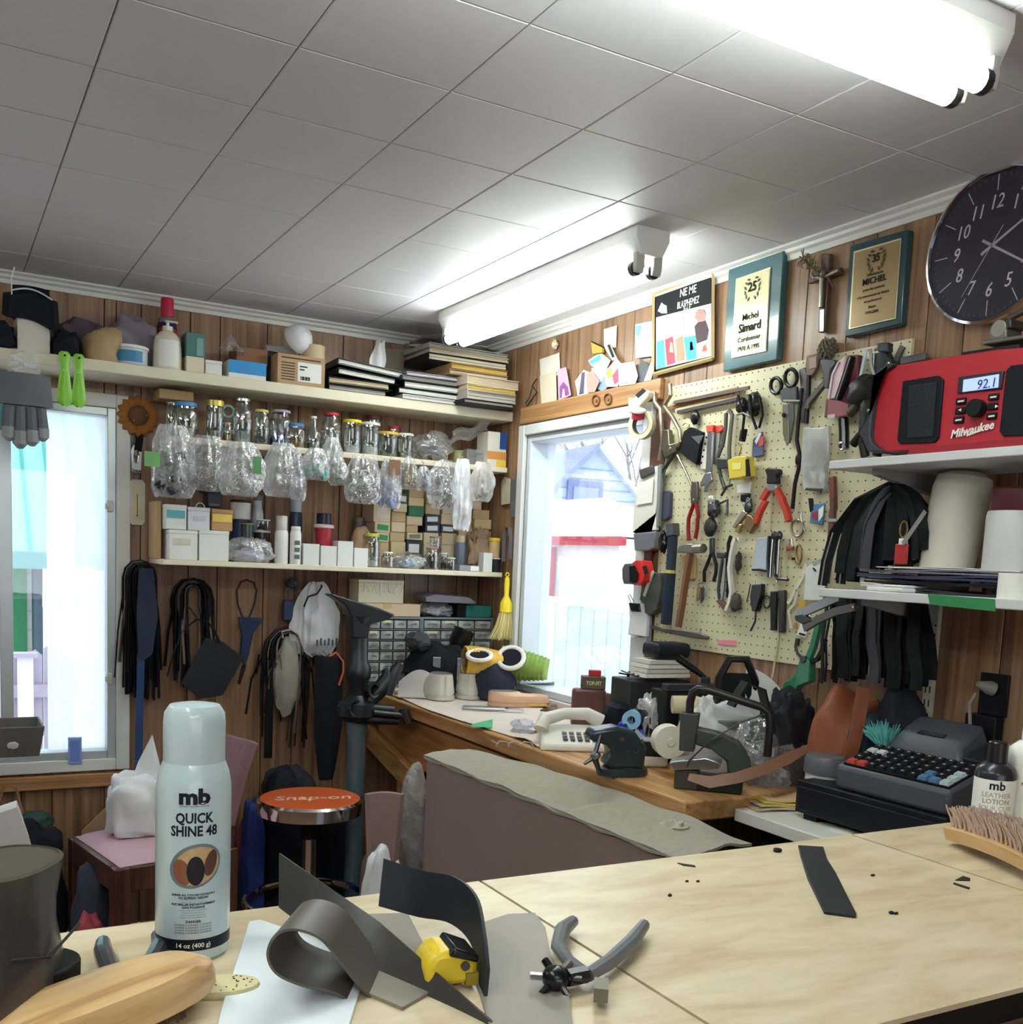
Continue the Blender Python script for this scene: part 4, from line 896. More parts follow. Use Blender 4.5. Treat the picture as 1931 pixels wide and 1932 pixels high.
for i, b in enumerate(SMB):
 x0, x1, z0, z1, q = b; base = S3T
 for d in done:
  if min(x1, d[1])-max(x0, d[0]) > .010 and d[3] < z0+.03: base = max(base, d[3])
 z0 = base+.0006; done.append((x0, x1, z0, z1))
 w = x1-x0-.0015; h = z1-z0; dp = .10+.012*((i*7) % 3)
 lb = {'': 'plain', 'cream': 'pale-stickered', 'green': 'green-stickered', 'white': 'white-stickered', 'grey': 'grey-stickered'}[q[5]]
 t = thing('small_carton', 'small %s %s carton stacked at the back of the bottom shelf' % (lb, ('tan kraft', 'brown kraft', 'pale kraft')[i % 3] if q[4] == 'k' else names[q[4]]), 'box', ((x0+x1)/2,3.905+dp/2+.004*((i*5) % 3), z0),0, 'small cartons stacked on the bottom shelf')
 m = {'k': KS[i % 3], 'w': KS[2], 'g': GRN, 'd': DKX}[q[4]]
 MB().box(-w/2, w/2,-dp/2, dp/2,0, h).build('body', m, t, bev=.0012)
 MB().box(-w/2+.003, w/2-.003,-dp/2-.0008,-dp/2, h*.06, h*.94).build('end_flap', m, t, smooth=False)
 if q[5]: MB().box(-w*.36, w*.36,-dp/2-.0018,-dp/2-.0006, h*.22, h*.76, TR(.06*((i % 3)-1),4, 'Y')).build('sticker', TG[q[5]], t, smooth=False)
# ================================================================ under the shelves: straps and bags on nails
STRAP = [mat((20,17,23),.45, var=.2), mat((13,13,16),.4, var=.2), mat((34,23,25),.45, var=.2), mat((15,18,30),.5, var=.2)]
EDGE = mat((122,104,100),.6, var=.1)
def straps(label, cx, top, wpx, botpx, n, seed, y=3.965, spread=1., short=.55, strap_w=.013):
 rnd = random.Random(seed); a = atY(cx, top, y); w = abs(atY(cx+wpx/2, top, y).x-atY(cx-wpx/2, top, y).x); L = a.z-atY(cx, botpx, y).z
 t = thing('strap_bundle', label, 'straps', (a.x, YB-.005, a.z))
 MB().tube([(0,0,-.03),(0,-.06,-.032),(0,-.075,-.022)],.003,8).build('nail', DSTEEL, t)
 for i in range(n):
  f = (i+1)/n; r = w/2*(.25+.75*f); top_ = -.032*(1-f)-.001; yy = -.02-.055*rnd.random()
  pts = []; la = L*rnd.uniform(short, 1.0); lb = L*rnd.uniform(short, 1.0); dr = rnd.uniform(-.2,.25)*w; dl = rnd.uniform(-.25,.2)*w
  rr = r*.92
  pts.append((-rr*spread+dl, yy, -la)); pts.append((-rr*spread+dl*.6, yy, -la*.6)); pts.append((-rr, yy, -.25*L))
  for k in range(7):
   an = PI-PI*k/6; pts.append((rr*math.cos(an), yy, top_-rr*1.15+rr*1.15*math.sin(an)))
  pts.append((rr, yy, -.25*L)); pts.append((rr*spread+dr*.6, yy-.004,-lb*.6)); pts.append((rr*spread+dr, yy, -lb))
  s = MB().ribbon(pts, strap_w*rnd.uniform(.9,1.6),.0032,(rnd.uniform(.4,1.1),1,0)).build('strap', STRAP[rnd.randrange(4)] if rnd.random() > .14 else EDGE, t)
 return t
o = straps('thick hank of dark leather straps hung closest to the window', 269,1056,70,1330,20,2, short=.7)
MB().ribbon([(.012,-.085,-.03),(.016,-.09,-.20),(.010,-.088,-.34),(-.004,-.086,-.36)],[.05,.075,.05,.024],.012,(1,0,0)).build('blue_padded_strap', mat((26,40,66),.7, var=.2), o)
MB().ribbon([(-.004,-.086,-.34),(-.008,-.086,-.55),(-.012,-.086,-.79)],.027,.004,(1,0,0)).build('blue_webbing', mat((30,62,110),.7, var=.15, scale=80), o)
MB().box(-.028,.006,-.096,-.078,-.78,-.74).build('buckle', mat((60,80,110),.4), o, bev=.003)
o = straps('hank of black leather straps hung behind the black leather square', 368,1090,84,1300,16,5, short=.75)
o = straps('hank of mixed leather laces with pale fabric hung right of the blue tool', 548,1182,104,1420,20,9, spread=1.1, short=.35, strap_w=.010)
MB().blob((0,-.06,-.20),(.052,.024,.15),4,.3,2.2,20,16).build('pale_fabric', mat((150,146,134),.8, var=.2), o)
MB().tube([(-.03,-.09,-.045),(-.036,-.09,-.02),(.0,-.09,-.012),(.03,-.09,-.03),(.06,-.088,-.10),(.09,-.088,-.12)],.0035,6).build('cord', mat((170,160,150),.6), o)
P4 = lambda pl, y: [(atY(px, py, y).x, atY(px, py, y).z) for px, py in pl]
def flat(name, label, cat, pl, y, th, m, anchor=None, bev=.001, **k):
 """thin piece hung facing the room, outline measured on the plane y"""
 q = P4(pl, y); cx = sum(p[0] for p in q)/len(q); cz = sum(p[1] for p in q)/len(q)
 return solo(name, MB().prism([(p[0]-cx, p[1]-cz) for p in q],-th/2, th/2), m, label, cat, (cx, y, cz), bev=bev, **k)
t = thing('leather_square', 'black leather square with shoulder strap hung over the strap hank', 'leather piece', (atY(400,1255,3.87).x, 3.868, atY(400,1255,3.87).z))
q = P4([(342,1288),(388,1203),(420,1210),(460,1240),(420,1312),(378,1318)],3.87); c = t.location
MB().prism([(p[0]-c.x, p[1]-c.z) for p in q],-.004,.004).build('panel', mat((34,36,40),.55, var=.12, scale=90, bump=.25), t, bev=.002)
s = [(atY(px, py, 3.865).x-c.x, -.006, atY(px, py, 3.865).z-c.z) for px, py in ((316,1276),(325,1240),(345,1190),(372,1168),(392,1172),(405,1190),(415,1212))]
MB().ribbon(s, .018,.003,(.5,1,.3)).build('strap', STRAP[1], t)
MB().tube([(s[3][0],.0, s[3][2]+.004),(s[3][0],.10, s[3][2]+.03),(s[3][0],.17, s[3][2]+.04)],.0028,6).build('nail', STEEL, t)
t = thing('blue_strop_tool', 'dark blue leather sheath with cord loop hanging alone on the wall', 'tool', (atY(467,1100,4.0).x, 4.005, atY(467,1100,4.0).z)); c = t.location
f_ = lambda pl, y=4.0: [(atY(px, py, y).x-c.x, 0, atY(px, py, y).z-c.z) for px, py in pl]
MB().tube(f_([(459,1165),(450,1140),(448,1115),(456,1098),(467,1094),(480,1099),(486,1115),(482,1138),(472,1165)]),.0042,8).build('cord_loop', mat((50,30,28),.6), t)
q = f_([(450,1164),(500,1166),(478,1195),(470,1235),(462,1260),(454,1235),(456,1200)]); MB().prism([(p[0], p[2]) for p in q],-.012,.006).build('sheath', mat((26,44,78),.35, var=.15), t, bev=.004)
q = f_([(458,1255),(466,1255),(454,1292),(449,1290)]); MB().prism([(p[0], p[2]) for p in q],-.006,.002).build('tip', mat((36,24,24),.5), t)
MB().tube([(0,.01,.01),(0,.04,.012)],.003,6).build('nail', STEEL, t)
t = thing('key_pouches', 'pair of small blue pouches on carabiner clips above the lace hank', 'pouch', (atY(552,1090,4.0).x, 4.01, atY(552,1090,4.0).z)); c = t.location
for (px, py) in ((545,1135),(566,1138)):
 a = atY(px, py, 3.99); x_, z_ = a.x-c.x, a.z-c.z
 MB().tube([(x_+.009*math.cos(k*PI/6),-.012, z_+.028+.024*math.sin(k*PI/6)) for k in range(12)],.002,6, True).build('clip', STEEL, t)
 MB().box(x_-.022, x_+.022,-.03,-.006, z_-.075, z_+.006).build('pouch', mat((38,52,88),.5, var=.15), t, bev=.006)
MB().blob((0,-.01,-.02),(.024,.014,.022),4,.3).build('knot', mat((60,62,70),.5), t)
# white drawstring bag
x0, x1, za, zb = dims(555,1098,642,1236,3.96)
t = thing('drawstring_bag', 'white drawstring cloth bag with black cord and printed letters on a nail', 'bag', ((x0+x1)/2,3.985, zb)); w = x1-x0; h = zb-za
bagmesh(w, h, .09,41,.28,9).build('cloth', mat((208,210,214),.7, var=.05), t, ang=80)
MB().tube([(-w*.28,-.02,-h*.34),(-w*.22,-.035,-h*.2),(-w*.02,-.03,-h*.16),(w*.1,-.02,-h*.06),(w*.12,.03,0)],.0035,6).build('cord', BLACK, t)
m = MB()
for k in range(6): m.box(-w*.05+.016*k, -w*.05+.016*k+.006,-.052,-.050,-h*.86,-h*.78+.006*(k % 2))
m.build('print', mat((40,70,66),.6), t, smooth=False)
# long black pouch, orange cord
x0, x1, za, zb = dims(598,1238,642,1470,3.90); w = x1-x0; h = zb-za
t = thing('long_pouch', 'long tapering black fabric pouch with orange cord hanging behind the stool', 'pouch', ((x0+x1)/2,3.92, zb))
MB().sheet(lambda u, v: ((u-.5)*w*(1 if v < .55 else 1-.75*((v-.55)/.45)**1.3),-.02*math.sin(u*PI),-v*h),10,16,.02).build('cloth', mat((18,20,28),.8, var=.3), t)
MB().tube([(-.02,-.03,-.01),(.02,-.035,.016),(.05,-.035,-.02),(.052,-.035,-.06),(.035,-.035,-.115)],.0045,8).build('cord', mat((206,96,62),.6), t)
MB().tube([(0,-.01,-.01),(0,.06,.015),(0,.125,.02)],.003,6).build('nail', STEEL, t)
flat('leather_strip', 'single black leather tongue hanging low below the lace hank', 'leather piece', [(503,1300),(517,1300),(514,1430),(498,1430)],3.97,.006, STRAP[1])
# ================================================================ drawer cabinets on the bench
BZ = .90
def drawers(label, l, r, cols, rows, y, ztop, dep=.14, off=()):
 x0 = atY(l, 1200, y).x; x1 = atY(r, 1200, y).x; w = x1-x0; h = ztop-BZ
 t = thing('drawer_cabinet', label, 'cabinet', ((x0+x1)/2, y+dep/2, BZ))
 G = mat((112,124,124),.45,.3, var=.08); ins = mat((34,38,38),.6)
 MB().box(-w/2, w/2,-dep/2+.012, dep/2,0, h).build('body', ins, t, smooth=False)
 m = MB(); m.box(-w/2-.003, w/2+.003,-dep/2-.002, dep/2, h-.008, h); m.box(-w/2-.003,-w/2+.004,-dep/2-.002, dep/2,0, h-.008); m.box(w/2-.004, w/2+.003,-dep/2-.002, dep/2,0, h-.008)
 for k in range(1, rows): m.box(-w/2, w/2,-dep/2-.002,-dep/2+.012,(h-.008)*k/rows-.002,(h-.008)*k/rows+.002)
 m.build('frame', G, t, smooth=False)
 cw = (w-.01)/cols; ch = (h-.008)/rows
 D = clear('drawer_plastic', (198,206,200),.55,.5,.2, milky=.35, scale=25); CRD = mat((206,200,160),.6)
 for i in range(cols):
  for j in range(rows):
   xa = -w/2+.005+cw*i; za = ch*j
   d = MB().box(xa+.003, xa+cw-.003,-dep/2-.004,-dep/2+.006, za+.005, za+ch-.006).build('drawer', D, t, bev=.002)
   MB().sheet(lambda u, v: (xa+cw*(.28+.44*u),-dep/2-.004-.010*math.sin(v*PI/2), za+ch*.42+.006*v+.004*math.cos((u-.5)*3)),6,3,.0015).build('pull', D, d)
   if (i*7+j*3) % 5 == 0: MB().box(xa+cw*.2, xa+cw*.8,-dep/2-.0052,-dep/2-.004, za+ch*.62, za+ch*.86).build('card', CRD, d, smooth=False)
 return t
zc1 = atY(750,1164,3.87).z; zc2 = atY(860,1165,3.87).z
drawers('grey steel cabinet of small clear drawers under the cream boxes', 690,794,4,7,3.87, zc1)
drawers('grey green cabinet of small clear drawers under the teal box', 797,928,4,7,3.87, zc2)
carton('long beige carton with packing tape lying on the steel drawer cabinet', 668,1139,794,1164,3.88,.13, mat((206,182,152),.6, var=.08), zc1+.001, lid=False, tape=True)
zq = dims(668,1139,794,1164,3.88, zc1)[3]
o = carton('cream box with shiny tape scrawls on top of the long beige carton', 677,1094,763,1139,3.89,.11, mat((206,198,174),.5, var=.06), zq+.001)
m = MB(); rnd = random.Random(5)
for k in range(9):
 xx = -.08+.02*k; m.tube([(xx, -.0565,.03+rnd.random()*.02),(xx+rnd.uniform(-.01,.012),-.0568,.05),(xx+rnd.uniform(-.01,.015),-.0565,.07+rnd.random()*.015)],.0016,5)
m.build('tape_scrawl', mat((236,234,226),.2), o)
heap('white plastic wrapped roll on the green drawer cabinet', 797,1136,862,1166,3.89,51, BAGM, mat((200,200,206),.5), zc2+.001, name='wrapped_roll', cat='roll', dep=.10)
carton('black flat box beneath the teal box on the drawer cabinet', 864,1140,884,1165,3.89,.10, BLACK, zc2+.001, lid=False)
carton('teal flat box on the green drawer cabinet', 881,1143,928,1163,3.88,.11, mat((34,112,108),.45), zc2+.001, lid=False)
zq = dims(797,1136,862,1166,3.89, zc2)[3]
t = thing('grey_folder', 'grey cardboard folder lying on the wrapped roll above the drawers', 'folder', (atY(838,1126,3.92).x, 3.93, zq+.006), rot=(.05,.0,0))
MB().prism([(-.11,0),(.11,-.004),(.115,.004),(.08,.022),(-.07,.03),(-.115,.018)],-.08,.05).build('cover', mat((112,112,122),.55), t, bev=.001)
# whisk broom on the corner
a = atY(958,1088,3.70); c = Vector((min(a.x, XR-.03),3.70, a.z))
t = thing('whisk_broom', 'small whisk broom with yellow handle hanging beside the bench window', 'broom', c)
sc = (a.z-atY(958,1206,3.70).z)
MB().lathe([(.0,-sc*.0),(.010,-sc*.02),(.012,-sc*.12),(.010,-sc*.30),(.018,-sc*.36),(.026,-sc*.42),(.028,-sc*.56),(.024,-sc*.57)],16, None, 1.0,.7).build('handle', mat((232,206,30),.4, var=.05), t)
MB().tube([(.008*math.cos(k*PI/5),0,.008+.008*math.sin(k*PI/5)) for k in range(10)],.002,6, True).build('loop', mat((232,206,30),.4), t)
m = MB(); rnd = random.Random(8)
for k in range(110):
 u = rnd.uniform(-1,1); v = rnd.uniform(-1,1); m.tube([(u*.022, v*.012,-sc*.55),(u*.032-.006, v*.016,-sc*.78),(u*.052-.018, v*.02,-sc*rnd.uniform(.96,1.02))],[.0016,.0016,.0008],4)
m.build('bristles', mat((222,206,140),.7, var=.2), t)
# tags and tools by the window corner (right wall)
def rwp(px, py, off=.012): p = atX(px, py, XR-off); return p
def rwflat(name, label, cat, pl, off, th, m, bev=.0008, **k):
 """thin piece on the right wall, outline measured on the wall plane"""
 q = [rwl(atX(px, py, XR-off)) for px, py in pl]; cx = sum(p[0] for p in q)/len(q); cz = sum(p[1] for p in q)/len(q)
 return solo(name, MB().prism([(p[0]-cx, p[1]-cz) for p in q],-th/2, th/2), m, label, cat, (XR-off, -cx, cz), RWZ, bev=bev, **k)
rwflat('price_tag', 'cream paper tag on a string beside the bench window frame', 'tag', [(947,910),(953,899),(964,904),(963,950),(947,953)],.012,.002, mat((206,198,176),.7))
rwflat('steel_rule', 'grey steel gauge with dark slot hung beside the bench window frame', 'tool', [(966,905),(982,903),(981,974),(965,977)],.012,.008, mat((140,142,148),.4,.5))
a = rwp(963,1000)
t = thing('strap_loop', 'grey webbing loop hanging under the steel gauge', 'strap', (XR-.02, a.y, a.z), RWZ)
MB().ribbon([(-.03,0,-.13),(-.032,0,-.03),(-.018,0,.01),(.012,0,.01),(.026,0,-.03),(.026,0,-.12)],.016,.003,(0,1,0)).build('webbing', mat((110,108,116),.6), t)
# ================================================================ workbench
t = thing('workbench', 'long wooden workbench along the window wall with scarred edge', 'workbench', (1.56,1.9,0))
MB().box(0, XR-1.56-.02,0, YB-1.9-.012, BZ-.052, BZ).build('top', BENCH, t, bev=.006)
MB().box(.03,.05,.75,2.02, BZ-.24, BZ-.068).build('apron_board', wood('apron_wood', (138,88,46),(170,116,66),(188,136,84), 'Y', 3,40,.5,.02), t, bev=.003)
for yy in (.12,1.80):
 MB().box(.06,.14, yy, yy+.08,0, BZ-.055).build('leg', BENCH, t, bev=.004); MB().box(.40,.48, yy, yy+.08,0, BZ-.055).build('leg', BENCH, t, bev=.004)
b0 = atX(693,1385,1.566); b1 = atX(800,1500,1.566)
MB().ribbon([(.012, b0.y-1.9, b0.z),(.012, b1.y-1.9, b1.z)],.09,.03,(0,1,1)).build('brace', BENCH, t, bev=.003)
# white counter beyond the bench, carrying the cash register
WCZ = .875
wc0 = atZ(1332.5,1504, WCZ); wc1 = atZ(1539.5,1579, WCZ)
t = thing('side_counter', 'white laminate counter between the workbench and the plywood counter', 'counter', ((wc0.x+wc1.x)/2,1.0,0))
MB().box(0, XR-(wc0.x+wc1.x)/2-.002,.03,.895, WCZ-.032, WCZ).build('top', mat((226,224,214),.35, var=.04), t, bev=.003)
MB().box(.08,.10,.05,.88,.0, WCZ-.034).build('side_panel', mat((40,38,38),.6), t, smooth=False)
# ================================================================ cobbler's stand: post, anvil, lasts
sx_, sy_ = 1.375,3.60
t = thing('cobbler_stand', 'iron cobbler stand on a blue grey post with lasts at the bench end', 'stand', (sx_, sy_, 0))
PST = mat((92,112,122),.45,.3, var=.25, scale=30, bump=.2)
MB().lathe([(.095,0),(.095,.012),(.05,.03),(.04,.06)],24).build('foot_plate', IRON, t)
MB().lathe([(.034,.03),(.034,.78),(.038,.80),(.040,.86)],18).build('post', PST, t)
zt = atY(690,1152, sy_).z
MB().lathe([(.058,.84),(.075,.86),(.075,.905),(.05,.92),(.036,.935),(.040,.99),(.046,1.0),(.046,1.04),(.034,1.06),(.032, zt-.06),(.045, zt-.02)],20).build('column', IRON, t)
q = [(-.13,.055),(-.12,.06),(.06,.012),(.125,-.012),(.10,-.03),(.03,-.05),(.02,-.10),(-.04,-.10),(-.045,-.02),(-.07,.02),(-.11,.045)]
MB().prism(q, -.035,.035, TL((.0,0, zt-.0))).build('anvil_head', IRON, t, bev=.006)
for (px, py, r, l) in ((706,1302,.030,.06),(670,1336,.032,.07)):
 a = atY(px, py, sy_-.06); T = TL((a.x-sx_, -.06, a.z)) @ Euler((PI/2,0,.4)).to_matrix().to_4x4()
 MB().lathe([(r*.55,-l),(r*.6,-l*.2),(r, 0),(r*.98,.006),(r*.7,.004),(r*.6,-.02),(0,-.025)],16, T).build('socket', IRON, t)
a0 = atY(712,1300, sy_-.02); a1 = atY(750,1250, sy_-.02)
MB().tube([(a0.x-sx_-.03,-.03, a0.z-.05),(a0.x-sx_, -.03, a0.z-.01),(a0.x-sx_+.05,-.03, a0.z+.05),(a1.x-sx_-.04,-.02, a1.z-.02)],[.02,.03,.034,.022],12).build('swing_arm', IRON, t)
MB().tube([(a1.x-sx_-.045,-.05, a1.z-.12),(a1.x-sx_-.02,-.05, a1.z-.03),(a1.x-sx_, -.05, a1.z)],[.016,.022,.018],12).build('lever', IRON, t)
for k in range(2):
 a = atY(690,1330+k*22, sy_); MB().tube([(-.02,-.04, a.z),(.12+.02*k, -.06, a.z-.012)],[.018,.016],12).build('clamp_bar', IRON, t)
MB().tube([(.04,-.06,.875),(.16,-.08,.862)],.013,10).build('clamp_screw', IRON, t)
MB().tube([(.15,-.075,.89),(.17,-.085,.835)],.018,10).build('clamp_knob', DSTEEL, t)
# ================================================================ right wall
c3 = lambda x, y: (980+x/4.828,500+y/4.828)
c4 = lambda x, y: (1350+x/4.49,420+y/4.49)
c5 = lambda x, y: (1180+x/6.04,680+y/6.04)
c6 = lambda x, y: (1420+x/6.037,640+y/6.037)
c7 = lambda x, y: (1180+x/6.44,960+y/6.44)
c8 = lambda x, y: (1380+x/6.0375,940+y/6.0375)
def rt(name, label, cat, cv, parts, off=.02, group=None):
 """thing on the right wall; every part's outline or path is measured on a plane in front of the wall.
 part: (name, 'poly'|'tube'|'rib', points, size, material[, extra distance from the wall])"""
 ref = None; t = None
 for p in parts:
  nm, kind, pts, size, m = p[:5]; o = off+(p[5] if len(p) > 5 else 0)
  q = [rwl(atX(*(cv(*a) if cv else a), XR-o)) for a in pts]
  if ref is None:
   ref = (sum(a[0] for a in q)/len(q), max(a[1] for a in q)); t = thing(name, label, cat, (XR, -ref[0], ref[1]), RWZ, group)
  L = [(a[0]-ref[0], a[1]-ref[1]) for a in q]; mb = MB()
  if kind == 'poly': mb.prism(L, -o-size/2,-o+size/2); mb.build(nm, m, t, bev=min(.003, size*.25))
  elif kind == 'tube': mb.tube([(a[0],-o, a[1]) for a in L], size, 10); mb.build(nm, m, t)
  elif kind == 'ring': mb.tube([(a[0],-o, a[1]) for a in L], size, 8, True); mb.build(nm, m, t)
  elif kind == 'rib': mb.ribbon([(a[0],-o, a[1]) for a in L], size[0], size[1],(1,0,.01) if len(size) < 3 else size[2]); mb.build(nm, m, t)
  elif kind == 'disc': mb.cyl(size[0],-size[1]/2, size[1]/2,20, TL((L[0][0],-o, L[0][1])) @ TR(PI/2,4, 'X')); mb.build(nm, m, t, bev=.001)
  elif kind == 'blob': mb.blob((L[0][0],-o, L[0][1]), size[:3], size[3], size[4] if len(size) > 4 else .3,2.4,20,14); mb.build(nm, m, t)
 return t
# ---------------- pegboard with real holes (rows of dark sockets) and its rail
PEG = mat((214,206,172),.55, var=.05, scale=6)
pt = thing('pegboard', 'cream perforated hardboard panel hung with hand tools', 'pegboard', (XR, 2.275,1.204), RWZ)
PW, PH = .955,.828
m = MB().box(-PW/2, PW/2,-.012,-.001,0, PH); m.build('board', PEG, pt, bev=.001)
m = MB()
for i in range(38):
 for j in range(33):
  m.cyl(.0023,0,.0006,6, TL((-PW/2+.016+i*.0252,-.012,.014+j*.0252)) @ TR(PI/2,4, 'X'))
h_ = m.build('peg_holes', mat((84,68,46),.9), pt, smooth=False); h_['kind'] = 'stuff'
# ---------------- cards and papers standing on the window trim
CARDS = [
  ('cream envelope standing behind the pink slipper card', [(190,860),(368,798),(378,1000),(200,1040)],(222,218,204), None),
  ('tall cream card at the end of the window trim nearest the corner', [(190,1010),(338,970),(345,1245),(205,1272)],(214,204,182), None),
  ('mauve card with arched shoe picture on the window trim', [(352,952),(430,930),(476,1185),(362,1242)],(204,172,196), 'arch'),
  ('white tilted photo card with dark strip in the card cluster', [(512,1060),(590,955),(668,990),(630,1180),(535,1190)],(222,220,222), 'strip'),
  ('brown and white snapshot leaning in the card cluster', [(610,1000),(665,960),(735,1060),(690,1160),(625,1165)],(176,150,140), None),
  ('white card with turquoise picture high in the card cluster', [(632,870),(745,795),(835,870),(800,950),(660,920)],(216,216,226), 'teal'),
  ('pale lilac card in the middle of the card cluster', [(660,940),(790,900),(830,1000),(760,1100),(700,1060)],(206,198,222), None),
  ('blue grey snapshot leaning low in the card cluster', [(705,1120),(790,990),(860,1040),(770,1160)],(138,156,176), None),
  ('white card with green and red patches in the cluster', [(780,980),(890,850),(960,930),(900,1110),(800,1110)],(226,220,216), 'redgreen'),
  ('white card with grey pencil drawing in the cluster', [(905,900),(1050,880),(1085,1010),(1060,1085),(915,1105)],(230,228,222), 'sketch'),
  ('tall yellow white note above the card cluster', [(776,585),(893,550),(885,750),(776,760)],(228,222,190), None),
  ('tall light blue cloud print beside the framed poster', [(1060,540),(1222,508),(1225,830),(1062,850)],(176,212,230), 'sky'),
  ('dark grey photo leaning against the blue cloud print', [(1065,1050),(1110,850),(1200,925),(1140,1075)],(84,86,92), None),
  ('small white card with black strip across the yellow pencil holder', [(775,745),(830,715),(900,860),(850,870)],(226,224,220), 'blk'),
  ('white card at the end of the cluster under the framed poster', [(1140,1060),(1205,880),(1232,950),(1200,1050)],(232,230,226), None)]
for i, (lab, pl, rgb, ex) in enumerate(CARDS):
 o = rt('greeting_card', lab, 'card', c3,[('card', 'poly', pl, .0012, mat(rgb, .6, var=.05))], off=.006+.004*(i % 5))
 cx = sum(p[0] for p in pl)/len(pl); cy = sum(p[1] for p in pl)/len(pl)
 S = lambda k: [(cx+(p[0]-cx)*k, cy+(p[1]-cy)*k) for p in pl]
 def sub(nm, pts, rgb2, d=.0015):
  q = [rwl(atX(*c3(*a), XR-(.006+.004*(i % 5)+d))) for a in pts]; L = o.location
  MB().prism([(a[0]+L.y, a[1]-L.z) for a in q],-(.006+.004*(i % 5)+d)-.0004,-(.006+.004*(i % 5)+d)+.0004).build(nm, mat(rgb2,.6, var=.1), o, smooth=False)
 if ex == 'arch': sub('picture', [(372,1210),(372,1110),(405,1065),(445,1110),(455,1180)],(150,84,150)); sub('shoe_print', [(392,1210),(400,1130),(412,1130),(420,1200)],(226,214,226),.0028)
 elif ex == 'strip': sub('print', [(548,1180),(572,980),(600,975),(590,1170)],(92,84,104))
 elif ex == 'teal': sub('print', [(640,880),(735,815),(745,860),(665,905)],(86,190,206))
 elif ex == 'redgreen': sub('print', [(790,980),(840,940),(850,1010),(810,1030)],(166,196,70)); sub('print', [(850,1010),(900,940),(905,1060),(870,1090)],(214,86,110),.002)
 elif ex == 'sketch': sub('print', [(935,1060),(960,930),(1030,940),(1040,1050)],(186,184,178))
 elif ex == 'sky': sub('print', [(1080,760),(1110,620),(1190,600),(1205,790),(1140,810)],(226,238,242)); sub('print', [(1066,640),(1066,560),(1110,550),(1090,640)],(126,190,222),.002)
 elif ex == 'blk': sub('print', [(805,730),(828,722),(872,835),(850,845)],(40,42,44))
rt('pencil_holder', 'small yellow wooden wedge with a pencil on the wall above the cards', 'holder', c3,[('wedge', 'poly', [(665,705),(770,745),(770,800),(680,815)],.012, mat((206,160,60),.6)),('pencil', 'tube', [(668,700),(775,752)],.0025, INK, .012)], off=.012)
rt('dried_flower', 'small dried flower pinned above the cream envelope', 'flower', c3,[('petals', 'blob', [(328,722)],(.016,.008,.016,3,.5), mat((214,200,180),.8)),('stem', 'tube', [(330,740),(345,700),(350,640)],.0015, GREEN)], off=.014)
for lab, cx_ in (('round wooden medallion with red centre hung on the window trim', 700),('round wooden medallion hung on the trim nearer the pegboard', 810)):
 cy_ = 1235 if cx_ == 700 else 1222
 rt('medallion', lab, 'ornament', c3,[('ring', 'ring', [(cx_+32*math.cos(k*PI/8), cy_+48*math.sin(k*PI/8)) for k in range(16)],.0025, mat((90,54,30),.5)),('disc', 'disc', [(cx_, cy_)],(.0062,.003), mat((190,70,44),.5) if cx_ == 700 else mat((150,90,50),.5))], off=.024)
rt('wire_hook', 'bundle of dark wires hanging at the corner end of the trim', 'hook', c3,[('wire', 'tube', [(160,1040),(120,1100),(165,1160),(60,1300),(10,1360)],.003, DSTEEL),('wire', 'tube', [(130,1080),(100,1200),(60,1260)],.0025, DSTEEL, .006)], off=.012)
# ---------------- framed poster
fr = rt('framed_poster', 'framed humorous poster with black heading in a narrow wooden frame', 'picture', c3,[('backing', 'poly', [(1232,275),(1768,78),(1768,848),(1222,992)],.008, BLACK)], off=.012)
L = fr.location
def onp(pts, off): return [(a[0]+L.y, a[1]-L.z) for a in [rwl(atX(*c3(*p), XR-off)) for p in pts]]
for a, b in (((1228,262),(1772,65)),((1772,65),(1768,850)),((1768,850),(1222,998)),((1222,998),(1228,262))):
 q = onp([a, b],.018); MB().tube([(q[0][0],-.018, q[0][1]),(q[1][0],-.018, q[1][1])],.0065,4).build('frame_bar', mat((196,168,118),.4, var=.1), fr)
def pr(nm, pts, rgb, off=.018): q = onp(pts, off); MB().prism(q, -off-.0003,-off+.0003).build(nm, mat(rgb, .6, var=.06), fr, smooth=False)
pr('heading_panel', [(1250,290),(1752,108),(1752,350),(1250,478)],(26,26,30)); pr('white_sheet', [(1250,478),(1752,350),(1752,830),(1250,950)],(230,226,216))
for k, (pts, rgb) in enumerate((([(1258,700),(1318,680),(1335,925),(1258,945)],(72,160,206)),([(1330,680),(1400,650),(1425,890),(1350,915)],(190,66,84)),([(1425,680),(1490,640),(1510,860),(1440,880)],(196,140,110)),([(1500,660),(1608,640),(1618,850),(1530,870)],(64,168,220)),
          ([(1600,560),(1640,510),(1700,505),(1730,590),(1715,680),(1620,715)],(60,34,50)),([(1600,480),(1620,420),(1680,405),(1705,450),(1690,510),(1640,520)],(206,140,134)),([(1645,620),(1705,585),(1700,620),(1640,650)],(206,150,140)),
          ([(1605,440),(1640,405),(1690,405),(1705,440),(1660,430)],(150,96,66)),([(1380,700),(1370,790),(1410,800),(1400,710)],(226,170,150)),([(1560,700),(1580,700),(1590,770),(1560,780)],(226,200,190)),([(1680,740),(1700,720),(1715,780),(1670,790)],(190,96,70)),([(1255,560),(1500,460),(1500,600),(1275,665)],(212,208,202)),
          ([(1265,420),(1300,340),(1320,360),(1345,370),(1350,440),(1300,440)],(222,222,220)))): pr('print', pts, rgb, .0188+.0004*(k % 3))
ang = math.atan2(onp([(1700,200)],.02)[0][1]-onp([(1420,290)],.02)[0][1], onp([(1700,200)],.02)[0][0]-onp([(1420,290)],.02)[0][0])
